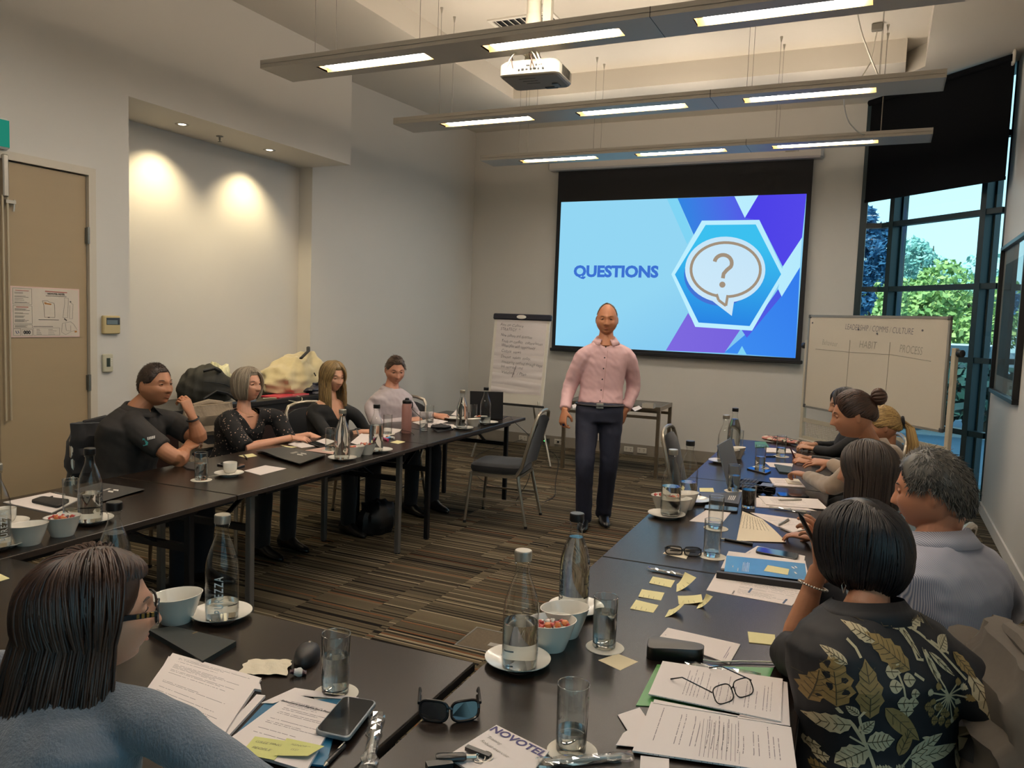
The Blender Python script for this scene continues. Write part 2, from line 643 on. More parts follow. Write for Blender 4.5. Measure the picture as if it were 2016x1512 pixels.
w.box((XL - 0.012, 3.02, 2.25), (XL + 0.03, 3.055, 2.5), bev=0.006)
w.box((XL - 0.0, 3.04, 2.215), (XL + 0.02, 3.10, 2.235))
w.tube([(XL + 0.01, 3.095, 2.24), (XL + 0.01, 3.09, 2.17)], 0.006, 8)
w.obj('bolt_latch', m_alu, door)
for y in (3.022, 3.052):
 w = MB(); w.tube([(XL + 0.012, y, 0.9), (XL + 0.012, y, 2.26)], 0.007, 8)
 w.obj('bolt_rod', mat('rod_beige', '#b8a78c', 0.4, 0.2), door, smooth=True)

# bay window on the right: narrow fixed pane beside the back wall, then the diagonal wall of glass
WA, WB_ = Vector((-0.08, 9.45, 0)), Vector((0.93, 8.375, 0))
wd = (WB_ - WA).normalized()
wnrm = Vector((wd.y, -wd.x, 0))
if wnrm.dot(Vector((0, 0, 0)) - WA) < 0: wnrm = -wnrm         # into the room
def wp(s_, off=0.0, z=0.0):
 p = WA + wd * s_ + wnrm * off
 return (p.x, p.y, z)
win = struct(thing('window_1', None, None), 'tall dark-framed bay window on a diagonal')
def wbar(name, s0, s1, z0, z1, o0, o1):
 w = MB()
 w.prism([wp(s0, o0), wp(s1, o0), wp(s1, o1), wp(s0, o1)], z0, z1)
 return w.obj(name, m_darkframe, win)
for s0, s1 in ((0.105, 0.165), (1.215, 1.275)):
 wbar('mullion', s0, s1, 0, ZC, -0.05, 0.05)
 wbar('mullion_back', s0 + 0.01, s1 + 0.02, 0, ZC, -0.12, -0.05)
wbar('jamb', 1.452, 1.475, 0, ZC, -0.05, 0.03)
for zt in (3.44, 2.76, 2.08, 1.392, 0.705, 0.06):
 wbar('transom', -0.01, 1.44, zt - 0.026, zt + 0.026, -0.045, 0.042)
 w = MB()
 w.box((-0.318, 9.42, zt - 0.026), (-0.07, 9.49, zt + 0.026))
 w.obj('transom', m_darkframe, win)
w = MB(); w.box((-0.33, 9.395, 0), (-0.262, 9.50, ZC)); w.obj('jamb', m_darkframe, win)
m_pane = thin_glass('window_glass', (0.72, 0.93, 0.95), 0.55, 0.04)
zz = [0.0, 0.06, 0.705, 1.392, 2.08, 2.76, 3.44, ZC]
for a, b in zip(zz[1:-1], zz[2:]):
 for s0, s1 in ((0.0, 0.135), (0.135, 1.245), (1.245, 1.45)):
  w = MB()
  w.add([wp(s0, 0, a), wp(s1, 0, a), wp(s1, 0, b), wp(s0, 0, b)], [(0, 1, 2, 3)])
  w.obj('pane', m_pane, win)
 w = MB()
 w.add([(-0.27, 9.45, a), (-0.08, 9.45, a), (-0.08, 9.45, b), (-0.27, 9.45, b)], [(0, 1, 2, 3)])
 w.obj('pane', m_pane, win)

# second window in the right wall, beside the camera and out of view
win2 = struct(thing('window_2', None, None), 'dark-framed window in the right wall, out of view')
for y in (-2.2, -1.02, 0.16, 1.34):
 w = MB(); w.box((XR + 0.03, y, 0.35), (XR + 0.10, y + 0.06, 3.1)); w.obj('mullion', m_darkframe, win2)
for z in (0.35, 1.39, 2.08, 3.05):
 w = MB(); w.box((XR + 0.035, -2.2, z), (XR + 0.095, 1.4, z + 0.05)); w.obj('transom', m_darkframe, win2)
w = MB(); w.add([(XR + 0.06, -2.2, 0.35), (XR + 0.06, 1.4, 0.35), (XR + 0.06, 1.4, 3.1), (XR + 0.06, -2.2, 3.1)], [(0, 1, 2, 3)]); w.obj('pane', m_pane, win2)
# roller blind
m_blind = mat('black_blind_fabric', '#06080c', 0.9, noise=0.15, nscale=200, spec=0.15)
bl = thing('roller_blind', 'black roller blind pulled half down over the bay window', 'blind', (0, 0, 0))
B0, B1 = Vector((-0.285, 9.20, 0)), Vector((0.845, 8.06, 0))
bd = (B1 - B0).normalized(); bn = Vector((-bd.y, bd.x, 0))
if bn.dot(WA - B0) > 0: bn = -bn
def bp_(t, off, z):
 p = B0.lerp(B1, t) + bn * off
 return (p.x, p.y, z)
w = MB()
w.slab([bp_(0, 0, 2.985), bp_(1, 0, 2.985), bp_(1, 0, 4.01), bp_(0, 0, 4.01)], bn, 0.003)
w.obj('blind_fabric', m_blind, bl)
w = MB(); w.tube([bp_(-0.0, 0.03, 3.99), bp_(1.0, 0.03, 3.99)], 0.03, 12); w.obj('roller', m_blind, bl, smooth=True)
w = MB(); w.bar(bp_(0, 0.002, 2.985), bp_(1, 0.002, 2.985), 0.016, 0.03); w.obj('bottom_bar', m_blind, bl)
w = MB()
q = Vector(bp_(1, 0.03, 0))
w.box((q.x - 0.005, q.y - 0.05, 3.93), (q.x + 0.015, q.y + 0.05, 4.045), bev=0.006); w.obj('bracket', m_white, bl)
# ================================================================== HANGING LIGHT BARS
m_bar = mat('light_bar_grey', '#b3aea6', 0.45, 0.1, noise=0.02)
m_lamp = emis('lamp_tube', (1.0, 0.91, 0.79), LAMP_STRENGTH)
m_refl = mat('lamp_reflector', '#f2c888', 0.35, 0.3)
m_up = emis('lamp_upper', (1.0, 0.84, 0.66), LAMP_UP)
m_wire = mat('steel_wire', '#77736c', 0.4, 0.7)
BX0, BX1, BZ = -4.05, 0.25, 3.30
OPEN = ((-3.65, -2.785), (-2.38, -1.49), (-1.068, -0.17))
def light_bar(label):
 t = thing('light_bar', label, 'light', (0, 0, BZ), group='long hanging light bars')
 hw = 0.168
 w = MB()
 # underside with three rectangular openings
 xs = [BX0] + [v for o in OPEN for v in o] + [BX1]
 for a, b in ((xs[0], xs[1]), (xs[2], xs[3]), (xs[4], xs[5]), (xs[6], xs[7])):
  w.box((a, -hw, 0), (b, hw, 0.012))
 for a, b in OPEN:
  w.box((a, -hw, 0), (b, -0.062, 0.012))
  w.box((a, 0.062, 0), (b, hw, 0.012))
 for sy in (-1, 1):
  w.box((BX0, min(sy * hw, sy * (hw - 0.012)), 0.012), (BX1, max(sy * hw, sy * (hw - 0.012)), 0.022))
  w.box((BX0, min(sy * (hw - 0.004), sy * (hw - 0.012)), 0.022), (BX1, max(sy * (hw - 0.004), sy * (hw - 0.012)), 0.027))
  w.box((BX0, min(sy * hw, sy * (hw - 0.012)), 0.027), (BX1, max(sy * hw, sy * (hw - 0.012)), 0.055))
 for x in (BX0, BX1 - 0.01):
  w.box((x, -hw, 0.0), (x + 0.01, hw, 0.055))
 w.obj('housing', m_bar, t)
 w = MB()
 w.box((BX0 + 0.01, -hw + 0.02, 0.045), (BX1 - 0.01, hw - 0.02, 0.05))
 w.obj('top_cover', m_bar, t)
 for a, b in OPEN:
  w = MB()
  pts = [(-0.062, 0.0), (-0.05, 0.04), (0.05, 0.04), (0.062, 0.0)]
  w.loft([[(a, p[0], p[1]) for p in pts], [(b, p[0], p[1]) for p in pts]], closed=False, cap=False)
  w.add([(a, *p) for p in pts], [(0, 1, 2, 3)])
  w.add([(b, *p) for p in pts], [(3, 2, 1, 0)])
  rf = w.obj('reflector', m_refl, t)
  w = MB()
  w.box((a + 0.045, -0.046, 0.008), (b - 0.045, 0.046, 0.03), bev=0.01)
  w.obj('lamp', m_lamp, rf)
 for a, b in OPEN:
  for yy in (-0.1, 0.1):
   w = MB()
   w.box((a + 0.1, yy - 0.02, 0.052), (b - 0.1, yy + 0.02, 0.056))
   w.obj('upper_lamp', m_up, t)
 for xj in (-1.28, ):
  w = MB(); w.box((xj - 0.002, -hw - 0.0008, -0.0008), (xj + 0.002, hw + 0.0008, 0.0555)); w.obj('joint', m_black, t)
 for x in (-3.62, -2.79, -1.03, -0.156):
  for yy in (-0.11, 0.11):
   w = MB()
   w.tube([(x, yy, 0.05), (x, yy, ZT - BZ - 0.03)], 0.0016, 5)
   w.obj('wire', m_wire, t)
   w = MB(); w.lathe([(0.0, ZT - BZ - 0.05), (0.004, ZT - BZ - 0.05), (0.013, ZT - BZ), (0, ZT - BZ)], 8, (x, yy, 0))
   w.obj('ceiling_fixing', m_alu, t, smooth=True)
 return t
lb = light_bar('light bar nearest the camera, in front of the projector')
lb.location.y = 4.505
for y, l in ((6.15, 'middle light bar of three, behind the projector'), (7.80, 'furthest light bar, just in front of the screen housing')):
 dup(lb, (0, y, BZ), 0, l)
for y, l in ((2.86, 'light bar above the near tables, out of view overhead'), (1.21, 'light bar right above the camera, out of view')):
 dup(lb, (0, y, BZ), 0, l)

# niche downlights and sprinkler
def spot(name, x, y, tx, ty):
 ld = bpy.data.lights.new(name, 'SPOT')
 ld.energy = SPOT_W
 ld.color = (1.0, 0.82, 0.50)
 ld.spot_size = math.radians(104)
 ld.spot_blend = 0.85
 ld.shadow_soft_size = 0.02
 o = bpy.data.objects.new(name, ld)
 COL.objects.link(o)
 return o
m_glow = emis('downlight_glow', (1.0, 0.93, 0.78), 9.0)
for k, (y, lab) in enumerate(((4.64, 'left recessed downlight in the niche ceiling'), (5.62, 'right recessed downlight in the niche ceiling'))):
 t = thing('downlight', lab, 'light', (-5.13, y, ZN), group='niche downlights')
 w = MB(); w.lathe([(0.034, 0.03), (0.034, -0.002), (0.052, -0.004), (0.055, 0.0), (0.055, 0.003)], 24); w.obj('trim_ring', m_alu, t, smooth=True)
 w = MB(); w.lathe([(0.0, -0.001), (0.026, -0.001), (0.034, 0.002)], 20); w.obj('lamp', m_glow, t, smooth=True)
 s_ = spot('niche_spot', 0, 0, 0, 0)
 s_.parent = t
 s_.location = (0, 0, -0.012)
 s_.rotation_euler = (0, math.radians(12), 0)
t = thing('sprinkler', 'small fire sprinkler between the two niche downlights', 'sprinkler', (-5.15, 5.05, ZN))
w = MB(); w.lathe([(0, 0), (0.03, 0), (0.028, -0.006), (0.008, -0.008), (0.008, -0.03), (0.004, -0.034), (0.004, -0.045), (0, -0.045)], 16); w.obj('rosette', m_steel, t, smooth=True)
w = MB(); w.lathe([(0, -0.045), (0.016, -0.045), (0.016, -0.048), (0, -0.048)], 12); w.obj('deflector', m_steel, t)
# ceiling vent
t = thing('ceiling_vent', 'square white louvred air vent beside the projector pole', 'vent', (-3.07, 6.57, ZT))
w = MB()
for (a, b) in (((-0.31, -0.15), (0.31, -0.115)), ((-0.31, 0.115), (0.31, 0.15)), ((-0.31, -0.115), (-0.275, 0.115)), ((0.275, -0.115), (0.31, 0.115))):
 w.box((a[0], a[1], -0.012), (b[0], b[1], 0.0))
w.obj('vent_frame', m_white, t)
w = MB(); w.box((-0.275, -0.115, -0.002), (0.275, 0.115, -0.0005)); w.obj('duct', m_black, t)
sl = None
for k in range(9):
 x = -0.25 + k * 0.0625
 w = MB(); w.bar((x, -0.115, -0.008), (x, 0.115, -0.008), 0.034, 0.003, up=(0.5, 0, 0.86)); w.obj('louvre', m_white, t)
# smoke sensor block hanging from the ceiling by the right bars
t = thing('cable_box', 'small grey cable box on the ceiling above the bars', 'box', (-0.238, 7.64, ZT))
w = MB(); w.box((-0.045, -0.03, -0.06), (0.045, 0.03, 0), bev=0.006); w.obj('body', mat('grey_box', '#77736b', 0.5), t)
w = MB()
w.tube([(0, 0, -0.06), (-0.03, -0.1, -0.35), (-0.13, -0.6, -0.72), (-0.2, -1.42, -0.90)], 0.005, 6); w.obj('cable', m_white, t)
def cable(name, label, pts, r, m, cat='cable'):
 # smooth curve through the points
 P = [Vector(p) for p in pts]
 out = []
 for i in range(len(P) - 1):
  p0, p1, p2, p3 = P[max(i - 1, 0)], P[i], P[i + 1], P[min(i + 2, len(P) - 1)]
  for k in range(6):
   t_ = k / 6
   out.append(0.5 * ((2 * p1) + (p2 - p0) * t_ + (2 * p0 - 5 * p1 + 4 * p2 - p3) * t_ ** 2 + (3 * p1 - p0 - 3 * p2 + p3) * t_ ** 3))
 out.append(P[-1])
 w = MB(); w.tube(out, r, 6)
 o = w.obj(name, m, None, smooth=True)
 if label: tag(o, label, cat)
 return o
cable('power_cable', 'pale flex drooping to the right end of the furthest light bar', [(-0.35, 6.3, 3.36), (-0.42, 6.9, 3.45), (-0.40, 7.3, 3.38), (-0.30, 7.6, 3.33), (-0.17, 7.8, 3.362)], 0.006, m_white)
cable('power_cable', 'white flex drooping over the right end of the middle light bar', [(-0.30, 4.6, 3.36), (-0.33, 5.2, 3.75), (-0.28, 5.8, 3.6), (-0.15, 6.15, 3.362)], 0.006, m_white)

# ================================================================== PROJECTION SCREEN
YS = 9.32
scr = thing('projection_screen', 'wide pull-down projection screen showing a blue QUESTIONS slide', 'projection screen', (0, 0, 0))
w = MB()
w.box((-3.935, YS - 0.10, 3.475), (-0.735, YB - 0.01, 3.60), bev=0.02)
w.obj('housing', mat('screen_housing', '#bdb8b4', 0.4, noise=0.02), scr)
m_sblack = mat('screen_black_border', '#15161b', 0.75, noise=0.05)
w = MB(); w.box((-3.828, YS, 1.262), (-0.832, YS + 0.004, 3.48)); w.obj('screen_fabric', m_sblack, scr)
w = MB(); w.box((-3.85, YS - 0.012, 1.235), (-0.81, YS + 0.016, 1.275), bev=0.006); w.obj('weight_bar', m_black, scr)
w = MB(); w.box((-1.12, YS - 0.102, 3.545), (-0.98, YS - 0.098, 3.56)); w.obj('badge', m_steel, scr)
# the projected slide: flat glowing shapes for the projector's light, each layer a hair in front of the last
def slide_mat(name, c0, c1, vec, strength=1.0):
 m = bpy.data.materials.new(name)
 m.use_nodes = True
 nt = m.node_tree
 nt.nodes.clear()
 o = nt.nodes.new('ShaderNodeOutputMaterial')
 e = nt.nodes.new('ShaderNodeEmission')
 e.inputs[1].default_value = strength
 tc = nt.nodes.new('ShaderNodeTexCoord')
 dp = nt.nodes.new('ShaderNodeVectorMath'); dp.operation = 'DOT_PRODUCT'
 dp.inputs[1].default_value = vec[:3]
 ad = nt.nodes.new('ShaderNodeMath'); ad.operation = 'ADD'; ad.inputs[1].default_value = vec[3]
 ad.use_clamp = True
 mx = nt.nodes.new('ShaderNodeMix'); mx.data_type = 'RGBA'
 mx.inputs[6].default_value = (*lin(c0), 1)
 mx.inputs[7].default_value = (*lin(c1), 1)
 nt.links.new(tc.outputs['Object'], dp.inputs[0])
 nt.links.new(dp.outputs['Value'], ad.inputs[0])
 nt.links.new(ad.outputs[0], mx.inputs[0])
 nt.links.new(mx.outputs[2], e.inputs[0])
 nt.links.new(e.outputs[0], o.inputs[0])
 return m
def sp(x, y):      # reading off the enlarged view of the screen
 p = ony(1008 + x / 2.0, y / 2.0, YS)
 return (p.x, p.z)
layer = [0]
def shape(name, pts, m, parent=None, raw=False):
 layer[0] += 1
 P = pts if raw else [sp(*p) for p in pts]
 y = YS - 0.0006 * layer[0]
 w = MB()
 w.add([(p[0], y, p[1]) for p in P], [tuple(range(len(P)))])
 o = w.obj(name, m, parent or slide)
 return o
slide = MB()
c4 = [sp(194, 796), sp(1160, 763), sp(1116, 1410), sp(170, 1359)]
slide.add([(p[0], YS - 0.0006, p[1]) for p in c4], [(0, 1, 2, 3)])
# soft light patch upper middle: object x -3.78..-0.88, z 1.3..3.1
slide = slide.obj('slide', slide_mat('slide_base', '#93d6f3', '#4a9fe8', (0.16, 0, -0.30, 1.02)), scr)
layer[0] = 1
blue = slide_mat('slide_blue', '#1f8fe0', '#5a4fe8', (0.9, 0, 0.25, 1.5))
purple = slide_mat('slide_purple', '#4a3fe6', '#6b5cf0', (0.3, 0, 0, 0.5))
pale = slide_mat('slide_pale', '#bdefff', '#9fdcf6', (0.3, 0, 0.1, 0.3))
pale2 = slide_mat('slide_pale_dim', '#7fd4f4', '#62bdf0', (0.3, 0, 0.1, 0.3))
shape('slide_shape', [(610, 782), (652, 781), (712, 925), (690, 962)], pale2)
shape('slide_shape', [(652, 781), (876, 773), (917, 857), (975, 868), (760, 885), (718, 930)], blue)
shape('slide_shape', [(970, 769), (1160, 763), (1142, 935), (1066, 1050), (975, 868), (917, 857)], purple)
shape('slide_shape', [(876, 773), (970, 769), (917, 858)], pale)
shape('slide_shape', [(1142, 935), (1134, 1052), (1062, 1168), (1048, 1138), (1066, 1050)], pale)
shape('slide_shape', [(1134, 1052), (1116, 1410), (835, 1389), (945, 1295), (1048, 1138), (1062, 1168)], slide_mat('slide_blue_low', '#3d8bf0', '#2f72ea', (0.5, 0, 0.4, 0.2)))
shape('slide_shape', [(694, 1232), (606, 1380), (836, 1390), (900, 1297), (725, 1285)], slide_mat('slide_violet', '#7f6be0', '#6a55d8', (0.4, 0, 0, 1.0)))
shape('slide_shape', [(906, 1362), (888, 1394), (924, 1396)], pale2)
shape('slide_shape', [(1048, 1140), (1060, 1168), (925, 1330), (905, 1300), (940, 1290)], slide_mat('slide_violet_edge', '#5f62e6', '#3f55e0', (0.4, 0, 0.3, 0.5)))
hexo = shape('hexagon', [(748, 869), (974, 866), (1074, 1080), (946, 1302), (722, 1287), (628, 1080)], pale)
shape('hexagon_face', [(763, 886), (960, 884), (1060, 1080), (936, 1284), (735, 1270), (642, 1081)], slide_mat('slide_hex', '#3cc0ef', '#2a86e4', (-0.05, 0, -1.1, 2.75)))
def ell(cx, cy, rx, ry, a0=0, a1=360, n=40):
 return [(cx + rx * math.cos(math.radians(a0 + (a1 - a0) * k / n)), cy + ry * math.sin(math.radians(a0 + (a1 - a0) * k / n))) for k in range(n + 1)]
bub = ell(840, 1062, 157, 128, 70, 360 + 22 + 68 - 20, 44)   # from lower right round to the lower left
def bubble(cx, cy, rx, ry, tail):
 pts = ell(cx, cy, rx, ry, 78, 78 + 360 - 42, 48)
 return [pts[i] for i in range(len(pts))] + tail
shape('bubble_shadow', [(x - 10, y + 18) for x, y in bubble(840, 1065, 152, 122, [])], slide_mat('slide_shadow', '#3f78d8', '#5a62c8', (0.0, 0, -1.0, 2.2)))
def ringshape(name, outer, inner, m):
 layer[0] += 1
 y = YS - 0.0006 * layer[0]
 n = len(outer)
 O = [sp(*p) for p in outer]; I = [sp(*p) for p in inner]
 w = MB()
 w.add([(p[0], y, p[1]) for p in O] + [(p[0], y, p[1]) for p in I], [(i, (i + 1) % n, n + (i + 1) % n, n + i) for i in range(n)])
 return w.obj(name, m, slide)
tail_o = [(832, 1208), (870, 1243), (876, 1186)]
b_out = ell(840, 1062, 158, 130, 76, 76 + 330, 48)
shape('bubble', ell(840, 1062, 158, 130, 0, 352, 48), slide_mat('slide_bubble', '#d9effb', '#c4e4f8', (0.2, 0, 0.4, 0.2)))
shape('bubble_tail', [(768, 1168), (806, 1198), (866, 1244), (877, 1172), (850, 1150)], slide_mat('slide_bubble2', '#d4ecfa', '#c4e4f8', (0.2, 0, 0.4, 0.2)))
m_tan = emis('slide_tan', '#a59480', 0.95)
oo = ell(842, 1062, 142, 112, 105, 445, 44); ii = ell(842, 1062, 131, 101, 105, 445, 44)
tl_o = [(804, 1168), (812, 1186), (846, 1216), (853, 1172)]
layer[0] += 1
y_ = YS - 0.0006 * layer[0]
w = MB()
O = [sp(*p) for p in oo]; I = [sp(*p) for p in ii]; n_ = len(O)
w.add([(p[0], y_, p[1]) for p in O] + [(p[0], y_, p[1]) for p in I], [(i, i + 1, n_ + i + 1, n_ + i) for i in range(n_ - 1)])
for a, b in (((806, 1158), (814, 1182)), ((814, 1182), (843, 1204)), ((843, 1204), (850, 1162))):
 a3, b3 = Vector((sp(*a)[0], y_, sp(*a)[1])), Vector((sp(*b)[0], y_, sp(*b)[1]))
 w.bar(a3, b3, 0.0006, 0.028, up=(0, 1, 0)) if False else None
 d_ = (b3 - a3).normalized(); nn_ = Vector((-d_.z, 0, d_.x)) * 0.015
 w.add([a3 + nn_, b3 + nn_, b3 - nn_, a3 - nn_], [(0, 1, 2, 3)])
w.obj('bubble_outline', m_tan, slide)
layer[0] += 1
def stext(body, x, y, hpx, m, name, bold=0.0, wpx=None):
 layer[0] += 1
 c = sp(x, y)
 me = text_mesh(body, 1.0, 0.0, bold)
 xs = [v.co.x for v in me.vertices]; ys = [v.co.y for v in me.vertices]
 k = abs(sp(x, y)[1] - sp(x, y + hpx)[1]) / (max(ys) - min(ys))
 kx = (abs(sp(x, y)[0] - sp(x + wpx, y)[0]) / (max(xs) - min(xs))) if wpx else k
 cx_, cy_ = (max(xs) + min(xs)) / 2, (max(ys) + min(ys)) / 2
 for v in me.vertices:
  v.co = Vector((c[0] + (v.co.x - cx_) * kx, YS - 0.0006 * layer[0], c[1] + (v.co.y - cy_) * k))
 me.materials.append(m)
 return link(name, me, slide)
qa = [(832 + 34 * math.cos(math.radians(a)), 1036 + 32 * math.sin(math.radians(a))) for a in range(190, 400, 14)] + [(846, 1064), (834, 1078), (831, 1096)]
layer[0] += 1; y_ = YS - 0.0006 * layer[0]
w = MB(); n_ = len(qa); L1, L2 = [], []
for i, p in enumerate(qa):
 a, c = qa[max(i - 1, 0)], qa[min(i + 1, n_ - 1)]; dx, dy = c[0] - a[0], c[1] - a[1]; l = math.hypot(dx, dy)
 L1.append(sp(p[0] - dy / l * 7.5, p[1] + dx / l * 7.5)); L2.append(sp(p[0] + dy / l * 7.5, p[1] - dx / l * 7.5))
w.add([(p[0], y_, p[1]) for p in L1 + L2], [(i, n_ + i, n_ + i + 1, i + 1) for i in range(n_ - 1)])
D = [sp(*p) for p in ell(829, 1121, 12, 12, 0, 345, 23)]; w.add([(p[0], y_, p[1]) for p in D], [tuple(range(24))])
w.obj('question_mark', m_tan, slide)
stext('QUESTIONS', 407, 1073, 56, emis('slide_letter_blue', '#3f74d6', 0.95), 'lettering', 0.045, 350)
# ================================================================== TABLES
TT = 0.74
TA = math.radians(2.1)
def wood_mat():
 m = mat('dark_table_laminate', '#1d1510', 0.27, noise=0.28, nscale=6, stretch=(1.0, 0.22, 1.0), spec=0.36)
 return m
m_top = wood_mat()
m_edge = mat('table_edge_strip', '#2a211b', 0.5, noise=0.15)
m_legblk = mat('black_leg_paint', '#15161a', 0.4, 0.3, noise=0.08)
m_leggry = mat('grey_leg_paint', '#6d6b68', 0.4, 0.5, noise=0.05)
def table(label, x, y, w_, l_, legm, rz=TA, legs=True):
 # x, y: inner far/near corner; the table spreads to +x (w_>0) or -x, and along +y
 t = thing('folding_table', label, 'table', (x, y, 0), rz, 'folding conference tables')
 x0, x1 = (0, w_) if w_ > 0 else (w_, 0)
 g = 0.002
 b = MB(); b.box((x0 + g, g, TT - 0.025), (x1 - g, l_ - g, TT), bev=0.0025); b.obj('tabletop', m_top, t)
 b = MB()
 for (a, c) in (((x0 + g, g), (x1 - g, g + 0.002)), ((x0 + g, l_ - g - 0.002), (x1 - g, l_ - g)), ((x0 + g, g), (x0 + g + 0.002, l_ - g)), ((x1 - g - 0.002, g), (x1 - g, l_ - g))):
  b.box((a[0] - 0.0008, a[1] - 0.0008, TT - 0.0235), (c[0] + 0.0008, c[1] + 0.0008, TT - 0.0035))
 b.obj('edge_strip', m_edge, t)
 for s in (0, 1):
  yy = 0.20 if s == 0 else l_ - 0.20
  xa, xb = x0 + 0.10, x1 - 0.10
  for xx in (xa, xb):
   b = MB(); b.box((xx - 0.017, yy - 0.017, 0.006), (xx + 0.017, yy + 0.017, TT - 0.028), bev=0.003)
   lg = b.obj('leg', legm, t)
   b = MB(); b.lathe([(0, 0), (0.019, 0), (0.019, 0.008), (0, 0.008)], 10, (xx, yy, 0)); b.obj('foot_cap', m_black, lg)
  b = MB(); b.box((xa + 0.017, yy - 0.012, 0.50), (xb - 0.017, yy + 0.012, 0.535)); b.obj('cross_rail', m_legblk, t)
  b = MB(); b.box((xa - 0.03, yy - 0.022, TT - 0.055), (xb + 0.03, yy + 0.022, TT - 0.026)); b.obj('mount_rail', legm, t)
  dy = 0.33 if s == 0 else -0.33
  for xx in ((xa * 2 + xb) / 3, (xa + 2 * xb) / 3):
   b = MB(); b.bar((xx, yy, 0.52), (xx, yy + dy * 0.55, 0.63), 0.028, 0.008); b.bar((xx, yy + dy * 0.5, 0.615), (xx, yy + dy, TT - 0.03), 0.022, 0.008)
   b.obj('brace', m_legblk, t)
 for xx in (x0 + 0.05, x1 - 0.05):
  b = MB(); b.box((xx - 0.008, 0.25, TT - 0.05), (xx + 0.008, l_ - 0.25, TT - 0.026)); b.obj('side_rail', m_legblk, t)
 return t
def along(x, y, d):
 return (x - math.sin(TA) * d, y + math.cos(TA) * d)
RX, RY = -0.924, 2.832
table('dark folding table at the near right under the stacked documents', *along(RX, RY, -1.80), 0.77, 1.795, m_legblk)
table('dark folding table in the middle of the right row', RX, RY, 0.77, 1.76, m_legblk)
table('dark folding table at the far end of the right row', *along(RX, RY, 1.765), 0.77, 1.80, m_legblk)
LX, LY = -2.758, 2.828
table('dark folding table at the near left with the empty white bowl', *along(LX, LY, -1.80), -0.81, 1.795, m_legblk)
table('dark folding table with grey legs in the middle of the left row', LX, LY, -0.81, 1.85, m_leggry)
table('dark folding table with black legs at the far end of the left row', *along(LX, LY, 1.855), -0.81, 1.81, m_legblk)
# bottom row: turned a quarter, inner edge parallel to the back wall
bt = table('dark folding table closing the U at the front, with the computer mouse', -0.905, 1.768, -0.77, 1.815, m_legblk, TA + PI / 2)
bt.location = (-0.905, 1.768 - 0.0, 0)

